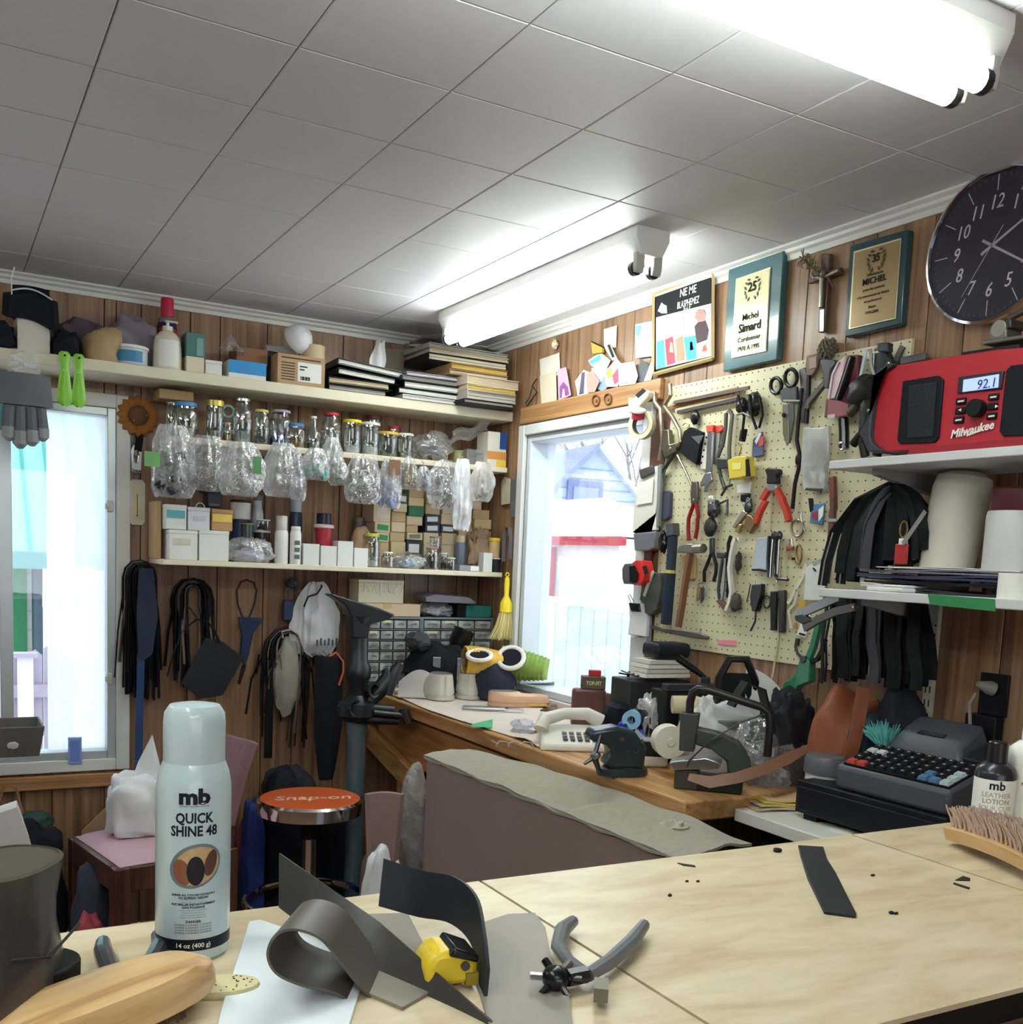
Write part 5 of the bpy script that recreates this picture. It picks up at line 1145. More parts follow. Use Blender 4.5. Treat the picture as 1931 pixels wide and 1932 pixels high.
for body, cx_, cy_, s in (('NE ME', 1540,270,.034),('BLASPHEMEZ', 1540,372,.030),('PAS', 1530,435,.026)):
 q = onp([(cx_, cy_)],.0195)[0]; text(body, s, PAPERW, fr, (q[0],-.0198, q[1]),(PI/2,-ang if False else 0,0), bold=.0003, sx=.85 if len(body) < 8 else .62)
# ---------------- plaques
def plaque(label, cv, outer, inner, board, plate, lines, off=.004):
 t = rt('award_plaque', label, 'plaque', cv, [('board', 'poly', outer, .022, board),('plate_border', 'poly', inner, .002, mat((232,226,190),.3,.4),.013),('plate', 'poly', [(a+(sum(p[0] for p in inner)/4-a)*.05, b+(sum(p[1] for p in inner)/4-b)*.04) for a, b in inner],.001, plate, .0150)], off=.013)
 L = t.location; q = [rwl(atX(*cv(*p), XR-.028)) for p in inner]
 cx = sum(a[0] for a in q)/4+L.y; top = max(a[1] for a in q)-L.z; hgt = max(a[1] for a in q)-min(a[1] for a in q)
 for body, v, s, b, mt in lines: text(body, s, mt, t, (cx, -.0300, top-hgt*v), bold=b)
 for sgn in (-1,1):                                   # laurel sprigs around the number
  m = MB()
  for k in range(6):
   an = -1.1+k*.42; r_ = hgt*.13; x_ = cx+sgn*r_*math.cos(an); z_ = top-hgt*.19+r_*math.sin(an)*1.05
   m.prism([(-.008,0),(0,.0035),(.008,0),(0,-.0035)],-.0302,-.0298, TL((x_, 0, z_)) @ TR(-(PI/2-an)*sgn+.5*sgn, 4, 'Y'))
  m.build('laurel', mat((60,62,44),.5), t, smooth=False)
 return t
MARB = mat((44,96,104),.25, var=.35, scale=9, coat=.5)
plaque('dark green marbled plaque with cream plate numbered 25', c4,[(138,402),(608,242),(548,1168),(92,1268)],[(180,478),(474,375),(436,1090),(140,1150)], MARB, mat((214,206,160),.28,.35, var=.06),
   [('25', .22,.036,.0008, INK),('Michel', .56,.026,.0002, INK),('Simard', .70,.034,.0010, INK),('Cordonnier', .82,.020,.0003, INK),('1970 À 1995', .93,.018,.0003, INK)])
plaque('dark green plaque with bronze plate numbered 35', c4,[(1170,197),(1662,62),(1602,868),(1126,978)],[(1178,245),(1580,130),(1532,815),(1135,905)], mat((28,66,74),.25, var=.2, scale=9, coat=.5), mat((164,140,98),.35,.4, var=.05),
   [('35', .21,.026,.0006, INK),('Félicitations', .38,.011,0, INK),('MICHEL', .48,.022,.0004, INK),('pour les services', .56,.010,0, INK),('à la communauté de Rivière', .64,.009,0, INK),('et cordonnerie', .71,.009,0, INK),('Bravo', .79,.010,0, INK),('1970-2005', .86,.010,0, INK)])
# ---------------- crucifix with palm
rt('crucifix', 'dark wooden crucifix with silver figure between the two plaques', 'crucifix', c4,[
 ('upright', 'poly', [(915,265),(992,265),(940,930),(888,935)],.014, mat((92,66,54),.4, var=.15)),('crossbar', 'poly', [(805,468),(1075,378),(1078,432),(805,522)],.014, mat((92,66,54),.4, var=.15),.002),
 ('tip_cap', 'poly', [(893,740),(928,735),(922,920),(890,925)],.003, mat((206,190,180),.3,.7),.011),
 ('figure_body', 'tube', [(915,430),(905,520),(905,620),(900,720)],.007, mat((150,146,132),.35,.8),.014),('figure_arm', 'tube', [(830,465),(905,470),(1050,405)],.004, mat((170,166,160),.3,.8),.014),('figure_head', 'blob', [(918,432)],(.009,.008,.010,1,.05), mat((120,112,100),.4,.6),.018)], off=.012)
t = rt('palm_frond', 'dried woven palm sprig tucked behind the crucifix', 'palm sprig', c4,[('stalk', 'tube', [(720,290),(850,400),(960,470),(1005,545)],.0025, mat((96,84,62),.8),.012)], off=.012)
rnd = random.Random(4); m = MB(); q0 = [rwl(atX(*c4(*p), XR-.03)) for p in ((730,300),(900,430))]
for k in range(46):
 u = rnd.random(); x_ = q0[0][0]+(q0[1][0]-q0[0][0])*u+t.location.y; z_ = q0[0][1]+(q0[1][1]-q0[0][1])*u-t.location.z; an = rnd.uniform(0,6.28); l_ = .016+.012*rnd.random()
 m.tube([(x_, -.026, z_),(x_+l_*.6*math.cos(an),-.034, z_+l_*.6*math.sin(an)),(x_+l_*math.cos(an+.4),-.030, z_+l_*math.sin(an+.4))],.0013,4)
m.build('leaflets', mat((112,100,70),.85, var=.2), t)
t = rt('pine_cone', 'grey pine cone resting on top of the pegboard', 'pine cone', c4,[('core', 'blob', [(950,1070)],(.022,.018,.024,2,.1), mat((84,74,62),.8))], off=.025)
m = MB(); L0 = [rwl(atX(*c4(950,1070), XR-.025))][0]
for k in range(60):
 a_ = k*2.4; v = k/60; zz = (v-.5)*.05; r_ = .024*math.sqrt(max(.05,1-(v*2-1)**2*.8)); x_ = L0[0]+t.location.y+r_*math.cos(a_); z_ = L0[1]-t.location.z+zz
 m.box(-.006,.006,-.0015,.0015,-.003,.004, TL((x_, -.025+r_*math.sin(a_)*.8, z_)) @ TR(-a_, 4, 'Y') @ TR(.6,4, 'X'))
m.build('scales', mat((120,110,94),.85, var=.2), t)
# ---------------- clock
a = atX(1886,460, XR-.03)
t = thing('wall_clock', 'large round clock with navy face, white numerals and thin chrome rim', 'clock', (XR, 1.583, a.z), RWZ)
CR = .168; T = TR(PI/2,4, 'X')
MB().lathe([(CR-.012,0),(CR-.004,.004),(CR, .03),(CR, .04),(CR-.006,.042),(CR-.008,.036)],64, T, cap=False).build('rim', CHROME, t)
MB().cyl(CR-.006,.004,.030,64, T).build('face', mat((28,28,46),.35, var=.06), t)
MB().cyl(CR-.007,.0375,.0385,64, T).build('crystal', clear('clock_glass', (250,250,255),.97,.12,.03), t)
CW = mat((226,222,226),.5, var=.02)
for n in range(1,13):
 an = PI/2-n*PI/6; r_ = CR*.56
 text(str(n),.043, CW, t, (r_*math.cos(an),-.0305, r_*math.sin(an)-.015), shear=.2, sx=.85)
m = MB(); m2 = MB()
for k in range(60):
 an = k*PI/30; r0 = CR*.70 if k % 5 == 0 else CR*.86; r1 = CR*.90; e = .0009 if k % 5 == 0 else .0004
 (m if k % 5 == 0 else m2).prism([(-e, r0),(e, r0),(e, r1),(-e, r1)],-.0306,-.0300, TR(an, 4, 'Y'))
m.build('hour_marks', CW, t, smooth=False); m2.build('minute_marks', mat((110,108,120),.5), t, smooth=False)
def hand(nm, an, l, w, y, back=.03): MB().prism([(-w/2,-back),(w/2,-back),(w/2*.6, l),(-w/2*.6, l)], y-.0004, y+.0004, TR(an, 4, 'Y')).build(nm, mat((206,206,210),.3,.5), t, smooth=False)
hand('hour_hand', math.radians(62),.088,.007,-.0318); hand('minute_hand', math.radians(122),.125,.006,-.0328); hand('second_hand', math.radians(214),.120,.0018,-.0338,.045)
MB().cyl(.004,.0305,.035,12, T).build('hub', CHROME, t)
# ================================================================ tools on the pegboard
STK = [mat((150,110,80),.6, var=.1), mat((176,140,104),.6, var=.1), mat((96,74,66),.6, var=.1), mat((200,176,140),.6, var=.1), mat((50,44,56),.5, var=.1)]
for i, (a, b, lab) in enumerate((((485,548),(1330,330), 'tan wooden stir stick, longest of the sticks across the pegboard top'),((540,500),(1290,318), 'brown wooden stick lying on the long stir stick'),((560,480),(1420,310), 'dark stained stick at the back of the stick bundle'),((580,570),(1290,410), 'pale bamboo stick under the stick bundle'),((600,590),(1280,440), 'black flat rod lowest in the stick bundle'))):
 rt('wooden_stick', lab, 'stick', c5,[('stick', 'rib', [a, b],(.010,.005,(0,0,1)), STK[i])], off=.022+.007*(i % 3))
a = atX(*c5(210,735), XR-.06); t = thing('masking_tape', 'cream masking tape roll hung at the window edge of the pegboard', 'tape', (XR-.065, a.y, a.z), rot=(0,.25, RWZ+.35))
T = TR(PI/2,4, 'X'); MB().lathe([(.032,-.011),(.047,-.011),(.047,.011),(.032,.011),(.032,-.011)],32, T).build('tape', mat((214,206,178),.6, var=.05), t); MB().lathe([(.030,-.0105),(.0322,-.0105),(.0322,.0105),(.030,.0105),(.030,-.0105)],28, T).build('core', mat((90,86,74),.7), t)
MB().tube([(0,0,.03),(.0,.03,.034),(0,.06,.03)],.003,6).build('peg', STEEL, t)
a = atX(*c5(165,620), XR-.08); t = thing('thread_spool', 'small red and white thread spool above the masking tape roll', 'spool', (XR-.085, a.y, a.z), rot=(.25,.35, RWZ))
MB().cyl(.021,-.012,.010,20).build('thread', mat((178,44,60),.7), t); MB().lathe([(.024,.010),(.024,.016),(.006,.017)],20).build('flange', WHITEP, t)
rt('cream_clamp', 'cream plastic cable clamp with black label at the window edge', 'clamp', c5,[('block', 'poly', [(65,430),(130,430),(230,330),(300,360),(290,420),(190,520),(180,590),(70,600)],.022, mat((222,214,186),.5)),('label_strip', 'poly', [(118,395),(205,318),(245,345),(150,430)],.001, mat((36,28,40),.5),.012)], off=.05)
SILV2 = mat((176,166,146),.32,.9, var=.12)
rt('lasting_pincers', 'large worn steel pincers with splayed curved handles at the pegboard corner', 'pincers', c5,[
 ('handle', 'tube', [(335,365),(345,480),(410,560),(420,760),(430,920),(395,1140)],.008, SILV2),('handle', 'tube', [(515,270),(525,390),(452,520),(540,640),(625,800),(640,930),(600,970)],.007, SILV2,.004),
 ('jaw', 'poly', [(450,790),(520,790),(530,960),(640,930),(600,1040),(480,1120),(430,990)],.018, mat((130,122,104),.35,.9)),('pivot', 'disc', [(540,1012)],(.006,.024), STEEL),('lower_arm', 'tube', [(600,1010),(450,1240),(350,1500)],.006, mat((60,62,62),.4,.6)),('lower_arm', 'tube', [(600,1080),(690,1260),(765,1430)],.004, SILV2),('lower_arm', 'tube', [(500,1100),(430,1350),(400,1640)],.004, mat((110,116,116),.4,.7))], off=.03)
rt('black_pouch', 'black fabric pouch with round clip hanging beside the pincers', 'pouch', c5,[('clip', 'blob', [(800,650)],(.018,.010,.022,3,.15), BLACKG),('pouch', 'poly', [(690,810),(760,760),(905,825),(835,1195),(640,1050)],.016, BLKCLOTH),('flap', 'poly', [(760,870),(900,850),(850,960)],.004, mat((90,90,98),.6),.010),('ring', 'ring', [(700+36*math.cos(k*PI/6),740+26*math.sin(k*PI/6)) for k in range(12)],.002, BRASS, .004)], off=.026)
rt('perforated_bar', 'white perforated steel bar hung next to the red-handled wrenches', 'tool', c5,[('bar', 'poly', [(905,830),(958,830),(925,1245),(865,1235)],.004, mat((222,220,208),.4))] + [('hole', 'disc', [(935-14*k, 880+72*k)],(.0035,.0062), INK) for k in range(5)], off=.02)
rt('wrench', 'long adjustable wrench with red grip end on the pegboard', 'wrench', c5,[('shaft', 'poly', [(950,810),(1012,800),(990,1290),(930,1290)],.008, STEEL),('red_end', 'poly', [(935,745),(1020,735),(1015,815),(945,825)],.010, mat((222,74,62),.5)),('jaw', 'poly', [(925,1285),(995,1270),(1005,1370),(965,1420),(935,1500),(905,1505),(920,1420),(870,1440),(868,1400)],.010, STEEL)], off=.03)
rt('wrench', 'slim spanner with red end behind the adjustable wrench', 'wrench', c5,[('shaft', 'poly', [(1030,820),(1085,820),(1040,1190),(1000,1180)],.005, STEEL),('red_end', 'poly', [(1025,745),(1105,735),(1125,790),(1075,830),(1030,820)],.008, mat((222,74,62),.5))], off=.02)
rt('slip_pliers', 'grey slip-joint pliers hung open between spanner and sunglasses', 'pliers', c5,[('handle', 'rib', [(1185,565),(1225,620),(1205,800),(1190,1000),(1195,1200),(1200,1330)],(.010,.007), mat((112,110,104),.4,.5)),('handle', 'rib', [(1155,600),(1150,760),(1120,950),(1050,1130),(1100,1350),(1140,1470)],(.010,.006), mat((84,84,82),.4,.5)),('jaw', 'poly', [(1060,1110),(1180,1120),(1190,1230),(1070,1240)],.012, DSTEEL),('wire_end', 'tube', [(1110,1330),(1130,1440),(1190,1420),(1215,1300)],.0025, STEEL, .006)], off=.03)
rt('sunglasses', 'bunch of black sunglasses hooked on the stick bundle', 'sunglasses', c5,[('lens', 'blob', [(1340,520)],(.022,.016,.024,5,.2), BLACKG),('lens', 'blob', [(1480,500)],(.026,.016,.034,6,.2), BLACKG),('temple', 'tube', [(1290,400),(1360,640),(1330,900)],.004, BLACK, .014),('temple', 'tube', [(1420,390),(1450,640),(1500,780)],.004, BLACK, .016),('temple', 'tube', [(1540,420),(1570,620),(1530,770)],.004, BLACK, .014),('bridge', 'tube', [(1280,620),(1350,600),(1420,640)],.003, STEEL, .018),('case', 'poly', [(1330,790),(1390,780),(1360,930),(1310,920)],.012, BLACK, .004)], off=.035)
t = rt('tape_measure', 'yellow tape measure hanging below the sunglasses', 'tape measure', c5,[('case', 'poly', [(1215,1140),(1300,1100),(1430,1095),(1445,1320),(1330,1350),(1235,1360)],.032, mat((222,200,70),.4, var=.08)),('side_label', 'poly', [(1222,1170),(1330,1165),(1325,1240),(1230,1250)],.001, mat((232,222,130),.5),.0165),('black_trim', 'poly', [(1375,1130),(1415,1120),(1435,1320),(1380,1320)],.001, INK, .017),('belt_clip', 'tube', [(1300,1090),(1330,1000),(1290,940)],.002, BRASS, .01)], off=.045)
m = MB()
rt('small_card', 'small white paper tag below the yellow tape measure', 'tag', c5,[('card', 'poly', [(1280,1420),(1450,1380),(1430,1510),(1280,1510)],.001, PAPERW),('stub', 'poly', [(1330,1530),(1430,1520),(1400,1620),(1330,1610)],.01, BLACK)], off=.022)
rt('blister_card', 'blue and red blister pack hung right of the tape measure', 'package', c5,[('card', 'poly', [(1470,900),(1570,810),(1585,1080),(1450,1110)],.006, mat((90,96,130),.5, var=.2)),('red_panel', 'poly', [(1520,900),(1580,850),(1580,960),(1530,990)],.001, mat((206,80,90),.5),.004),('film', 'poly', [(1480,920),(1530,830),(1560,830),(1500,960)],.001, mat((226,226,226),.3),.005)], off=.02)
RH = mat((150,26,32),.4, var=.1)
rt('red_pliers', 'long-nosed pliers with dark red handles hanging straight down', 'pliers', None, [('nose', 'poly', [c5(775,1375), c5(835,1380), c5(838,1540), c5(825,1640), c5(765,1640), c5(758,1520)],.012, mat((110,104,100),.4,.7)),('handle', 'tube', [c5(785,1630), c5(735,1780), c7(775,120), c7(770,260), c7(780,385)],.0065, RH),('handle', 'tube', [c5(815,1630), c5(838,1780), c7(885,120), c7(880,240), c7(858,360)],.0065, RH),('pivot', 'disc', [c5(800,1590)],(.004,.016), STEEL)], off=.028)
rt('drill_chuck_key', 'cluster of dark steel chucks wired together above the black pliers', 'chuck', None, [('chuck', 'blob', [c5(1010,1700)],(.020,.018,.028,2,.35), DSTEEL),('knob', 'blob', [c7(1040,220)],(.021,.018,.030,8,.2), mat((64,62,60),.4,.6)),('tip', 'blob', [c5(990,1590)],(.018,.012,.012,4,.4), mat((196,196,184),.4)),('wire', 'tube', [c5(1100,1540), c5(1160,1440), c5(1220,1420)],.004, DSTEEL),('arm', 'tube', [c5(1060,1640), c5(1170,1590), c5(1165,1770)],.004, DSTEEL)], off=.034)
BH = mat((34,36,34),.45, var=.2)
rt('black_pliers', 'pliers with black dipped handles hung below the steel chucks', 'pliers', c7,[('jaw', 'poly', [(1035,355),(1085,355),(1082,560),(1040,560)],.010, DSTEEL),('handle', 'tube', [(1050,540),(1010,650),(965,760),(965,890)],.0055, BH),('handle', 'tube', [(1070,540),(1110,680),(1105,780),(1078,880)],.0055, BH)], off=.025)
rt('flashlight', 'long navy torch with yellow ring hung head up at the pegboard edge', 'flashlight', c7,[('head', 'tube', [(580,190),(585,330)],.022, mat((96,100,106),.35,.4)),('barrel', 'tube', [(585,330),(555,750)],.0165, mat((40,52,72),.4, var=.1)),('yellow_ring', 'tube', [(556,742),(552,782)],.0178, mat((206,206,90),.5)),('barrel', 'tube', [(552,782),(500,1400)],.0185, mat((24,44,64),.4, var=.1)),('end_cap', 'tube', [(500,1400),(494,1445)],.0195, mat((170,164,130),.4)),('side_switch', 'blob', [(470,400)],(.016,.014,.034,3,.4), BLACKG, .01)], off=.05)
rt('hammer', 'claw hammer with worn wooden handle hung head up on the pegboard', 'hammer', c7,[('head', 'poly', [(650,535),(690,450),(760,425),(860,425),(860,545),(760,535)],.022, mat((150,146,140),.35,.8)),('face', 'tube', [(850,485),(955,480)],.0145, mat((140,136,124),.35,.8)),('handle', 'rib', [(800,530),(770,700),(735,900),(700,1150),(650,1430)],(.013,.018), mat((132,86,60),.5, var=.15))], off=.045)
rt('wood_offcut', 'flat pale wood offcut behind the hammer handle', 'offcut', c7,[('wood', 'poly', [(700,570),(860,555),(858,852),(740,868)],.008, mat((206,172,116),.6, var=.1))], off=.02)
rt('key_cluster', 'tangle of small keys and clips hanging below the black pliers', 'keys', c7,[('ring', 'ring', [(925+30*math.cos(k*PI/6),930+30*math.sin(k*PI/6)) for k in range(12)],.002, STEEL),('key', 'poly', [(880,960),(920,950),(905,1110),(870,1120)],.003, BRASS, .003),('key', 'poly', [(930,960),(965,950),(960,1100),(925,1150)],.003, DSTEEL, .006),('key', 'poly', [(965,940),(990,980),(985,1070),(960,1060)],.003, STEEL, .004)], off=.02)
rt('wire_brush', 'brush with curved white handle and dark bristles on the pegboard', 'brush', c7,[('handle', 'rib', [(1400,375),(1350,365),(1325,430),(1300,540),(1275,720),(1285,860),(1300,1000),(1280,1130),(1235,1240)],(.011,.012), mat((226,222,212),.4)),('bristles', 'blob', [(1350,1140)],(.020,.014,.026,4,.35), mat((84,74,66),.9),.0),('bristles', 'blob', [(1380,640)],(.010,.010,.030,9,.4), mat((60,56,54),.9),-.004)], off=.035)
rt('nail_puller', 'bent steel nail puller with brown tip beside the white-handled brush', 'puller', c7,[('head', 'poly', [(1130,525),(1235,525),(1225,600),(1130,600)],.012, DSTEEL),('arm', 'rib', [(1190,600),(1160,800),(1135,980),(1150,1110)],(.008,.006), DSTEEL),('arm', 'rib', [(1225,600),(1215,800),(1200,980),(1180,1100)],(.008,.006), STEEL, .004),('tip', 'poly', [(1115,1120),(1175,1090),(1265,1190),(1225,1250)],.010, mat((120,80,72),.5)),('strap', 'rib', [(1290,330),(1260,420),(1260,800),(1250,1080)],(.010,.006), BLACK, .002)], off=.03)
rt('hook_awl', 'black awl with hooked steel tip and wire guard', 'awl', c8,[('grip', 'poly', [(262,985),(370,975),(365,1120),(312,1290),(262,1290),(240,1120)],.018, BLACKG),('shaft', 'tube', [(285,1290),(278,1400),(245,1470),(225,1510)],.003, DSTEEL),('guard', 'tube', [(225,980),(205,1080),(180,1180),(225,1220),(235,1120)],.0018, DSTEEL),('peg', 'tube', [(275,930),(280,990)],.002, STEEL)], off=.025)
rt('hole_punch', 'short black handled punch beside the hooked awl', 'punch', c8,[('handle', 'poly', [(465,1060),(532,1060),(522,1510),(468,1505)],.014, mat((40,44,42),.45)),('loop', 'ring', [(410+42*math.cos(k*PI/6),1180+70*math.sin(k*PI/6)) for k in range(12)],.003, DSTEEL)], off=.022)
rt('hole_punch', 'longer grey black handled punch hung beside the cord', 'punch', c8,[('handle', 'poly', [(550,1050),(625,1045),(612,1530),(560,1528)],.014, mat((56,48,50),.45)),('eyelet', 'disc', [(568,1155)],(.004,.0148), INK)], off=.022)
rt('chain_clips', 'brass snap hooks and small padlock on a chain', 'clips', c8,[('clip', 'ring', [(760+70*math.cos(k*PI/7),340+95*math.sin(k*PI/7)) for k in range(14)],.0038, SILV2),('clip', 'ring', [(775+32*math.cos(k*PI/6),640+110*math.sin(k*PI/6)) for k in range(12)],.0032, BRASS, .004),('strap', 'rib', [(660,500),(640,600),(700,690),(760,680)],(.007,.003), mat((150,120,90),.5)),('padlock', 'poly', [(635,550),(720,545),(715,590),(640,595)],.008, mat((150,70,56),.4)),('shackle', 'tube', [(655,550),(658,470),(695,465),(702,548)],.0022, STEEL),('hook', 'tube', [(805,150),(800,230),(850,380)],.0025, STEEL)], off=.024)
rt('hex_key_set', 'bundle of black and chrome hex keys with clear blue pack', 'hex keys', c8,[('pack', 'poly', [(310,450),(430,440),(420,830),(260,810)],.010, clear('blue_pack', (196,214,232),.6,.5,.15, milky=.25, even=True)),('key', 'tube', [(440,430),(425,700),(435,900)],.005, BLACKG, .008),('key', 'tube', [(520,460),(500,720),(500,860),(530,915),(650,928)],.0045, BLACKG, .012),('key', 'tube', [(490,440),(465,700),(455,900)],.0035, CHROME, .010),('key', 'tube', [(560,470),(545,760),(530,960)],.0035, CHROME, .008),('key', 'tube', [(245,815),(330,815),(400,830)],.003, INK, .008),('top_clip', 'blob', [(520,430)],(.020,.010,.014,2,.4), DSTEEL, .006)], off=.022)
RC = mat((196,60,44),.4, var=.08)
rt('end_cutters', 'large end cutters with bright red splayed handles', 'cutters', None, [('jaw', 'poly', [c6(170,1490), c6(205,1465), c6(320,1480), c6(328,1530), c6(300,1560), c6(300,1650), c6(190,1650), c6(195,1560)],.020, mat((56,54,56),.4,.6)),('joint', 'poly', [c6(200,1640), c6(290,1640), c6(300,1720), c6(180,1740)],.014, STEEL),('handle', 'rib', [c6(190,1710), c6(120,1830), c8(400,30), c8(335,150), c8(290,280)],(.016,.014), RC),('handle', 'rib', [c6(285,1710), c6(350,1830), c8(600,60), c8(640,150), c8(665,260)],(.016,.014), RC)], off=.035)
rt('brass_clamp', 'pair of brass-jawed clamps hung below the tape measure', 'clamp', c8,[('jaw', 'poly', [(150,130),(205,170),(60,345),(25,330)],.012, SILV2),('jaw', 'poly', [(195,180),(250,200),(300,280),(230,410),(165,310)],.012, mat((150,120,86),.4,.7)),('jaw', 'poly', [(100,290),(140,300),(100,400),(55,380)],.010, BRASS),('spring', 'blob', [(200,90)],(.014,.010,.022,4,.4), DSTEEL)], off=.026)
rt('black_scissors', 'tailor scissors with black loop handles hung blades down', 'scissors', c6,[('loop', 'ring', [(275+62*math.cos(k*PI/8),530+90*math.sin(k*PI/8)) for k in range(16)],.0055, BLACKG),('loop', 'ring', [(445+68*math.cos(k*PI/8),440+100*math.sin(k*PI/8)) for k in range(16)],.0055, BLACKG, .003),('shank', 'poly', [(330,590),(400,540),(520,540),(520,700),(430,720),(350,720)],.010, mat((60,62,64),.4)),('blade', 'poly', [(350,740),(420,740),(425,1170),(400,1215),(355,1080)],.005, mat((150,142,124),.3,.8)),('blade', 'poly', [(420,740),(480,740),(480,900),(432,1190)],.004, DSTEEL, .005),('band', 'poly', [(355,690),(540,690),(540,710),(355,715)],.002, STEEL, .008),('pivot', 'disc', [(378,865)],(.006,.016), BLACKG)], off=.026)
rt('long_spanner', 'long flat black spanner hung beside the scissors', 'wrench', c6,[('shaft', 'poly', [(545,345),(620,320),(640,420),(620,640),(600,940),(560,940),(570,640)],.008, mat((84,80,82),.4,.6)),('edge', 'rib', [(650,330),(645,600),(620,960)],(.008,.008), BLACK, .004)], off=.02)
rt('pry_bar', 'long thin curved black pry bar reaching down the pegboard', 'pry bar', c6,[('bar', 'tube', [(570,560),(530,900),(510,1150),(540,1300),(530,1480),(490,1640),(460,1932)],.0055, mat((40,34,36),.4,.4)),('bend', 'blob', [(530,1370)],(.010,.008,.018,3,.1), mat((40,34,36),.4))], off=.024)
rt('brown_paddle', 'brown wooden paddle with white letter hanging over the board edge', 'paddle', c6,[('paddle', 'poly', [(635,190),(760,165),(775,200),(755,330),(700,415),(635,420),(620,300)],.010, mat((104,76,64),.5)),('frame_line', 'poly', [(650,215),(735,195),(735,320),(650,345)],.001, mat((150,122,100),.5),.006)], off=.03)
rt('rubber_mallet', 'black hammer head on a short dark handle leaning over the pegboard top', 'hammer', c6,[('head', 'poly', [(800,250),(850,225),(975,240),(990,280),(930,350),(900,570),(850,560),(830,340)],.022, mat((62,62,64),.45)),('handle', 'rib', [(840,490),(740,610),(650,720),(635,790)],(.014,.012), mat((74,66,60),.5))], off=.03)
o = rt('clear_pouch', 'clear ziplock bag of olive leather hung on the pegboard', 'bag', c6,[('film', 'poly', [(600,1005),(780,1010),(890,985),(880,1340),(850,1700),(800,1745),(600,1720),(570,1450)],.012, SMF),('contents', 'poly', [(620,1150),(780,1130),(840,1300),(800,1690),(610,1680)],.008, mat((150,146,112),.6)),('hardware', 'poly', [(620,1690),(800,1700),(790,1740),(610,1720)],.006, mat((80,72,60),.4,.6),.008)], off=.03)
# pouches and purses bunched on hooks at the end of the pegboard
for lab, pts, rgb, off in (('dark red patterned coin purse in the bunch beside the radio', [(1100,190),(1240,180),(1230,500),(1150,830),(850,900),(870,700),(960,560),(1000,400)],(110,44,58),.03),('white and pink checked case in the bunch beside the radio', [(1000,260),(1100,190),(1070,420),(980,680),(880,690),(930,400)],(222,190,196),.045),
        ('slim black spectacle case in the bunch beside the radio', [(1120,200),(1160,190),(1080,500),(990,700),(960,690),(1050,420)],(26,18,22),.058),('dark green black purse hanging highest by the radio', [(1390,170),(1560,140),(1620,260),(1600,700),(1560,760),(1440,740),(1380,480)],(34,48,46),.035),
        ('dusty rose strap case at the edge of the bunch', [(1560,260),(1610,290),(1640,420),(1600,760),(1550,720)],(140,84,96),.05)):
 rt('purse', lab, 'purse', c6,[('body', 'poly', pts, .020, mat(rgb, .5, var=.2, scale=30)),('edge', 'tube', [pts[0], pts[-1], pts[-2]],.002, STEEL, .011)], off=off)
rt('zip_fasteners', 'silver zip fasteners on tape hung in front of the green purse', 'zip', c6,[('zip', 'rib', [(1350,110),(1360,300),(1400,430),(1430,580)],(.008,.003), SILV),('zip', 'rib', [(1300,120),(1260,320),(1220,500)],(.009,.003), mat((180,196,204),.4),.004),('pull', 'tube', [(1400,120),(1470,90),(1460,130)],.004, STEEL),('slider', 'poly', [(1350,490),(1445,485),(1445,525),(1350,530)],.004, SILV, .004),('top_clip', 'poly', [(1450,50),(1580,40),(1580,150),(1460,150)],.02, mat((52,52,54),.5))], off=.062)
rt('comb_card', 'pinkish red card of hooks hung below the checked case', 'card', c6,[('card', 'poly', [(880,690),(990,700),(1100,740),(1110,860),(850,905)],.003, mat((150,84,90),.55)),('window', 'poly', [(865,860),(945,850),(945,895),(860,900)],.001, mat((200,190,180),.4),.003)], off=.07)
rt('roller_case', 'glossy black tube case hanging against the shelf end', 'case', c6,[('tube', 'tube', [(1040,900),(1050,1080),(1050,1250)],.013, BLACKG),('ring', 'ring', [(1020+34*math.cos(k*PI/6),1220+40*math.sin(k*PI/6)) for k in range(12)],.003, CHROME, .012)], off=.05)
GB = mat((26,25,24),.45, var=.25, scale=40, bump=.2)
rt('black_gloves', 'bunch of black leather gloves hanging in front of the purses', 'gloves', c6,[('palm', 'blob', [(1300,600)],(.052,.030,.040,5,.25), GB),('palm', 'blob', [(1370,900)],(.036,.026,.070,7,.25), GB),('finger', 'tube', [(1250,680),(1180,780),(1110,850)],.012, mat((58,54,40),.5)),('finger', 'tube', [(1340,1000),(1230,1100),(1150,1200)],.011, GB),('finger', 'tube', [(1300,1050),(1260,1180),(1290,1330)],.011, GB, .008),('finger', 'tube', [(1420,1050),(1460,1200),(1420,1330)],.011, GB),('finger', 'tube', [(1470,800),(1560,860),(1600,830)],.016, GB),('finger', 'tube', [(1440,700),(1400,950),(1380,1000)],.010, mat((96,96,76),.5),.02),('snap', 'disc', [(1325,810)],(.004,.004), CHROME, .034),('label_tag', 'poly', [(1490,980),(1540,900),(1560,940),(1515,1040)],.002, PAPERW, .02)], off=.085)
rt('grey_file', 'flat grey steel file crossing the end of the pegboard', 'file', c6,[('blade', 'rib', [(1640,250),(1680,160),(1720,80)],(.016,.006), mat((100,98,94),.5,.4)),('bar', 'poly', [(1700,210),(1990,150),(1990,235),(1700,300)],.012, mat((96,92,96),.5))], off=.03)
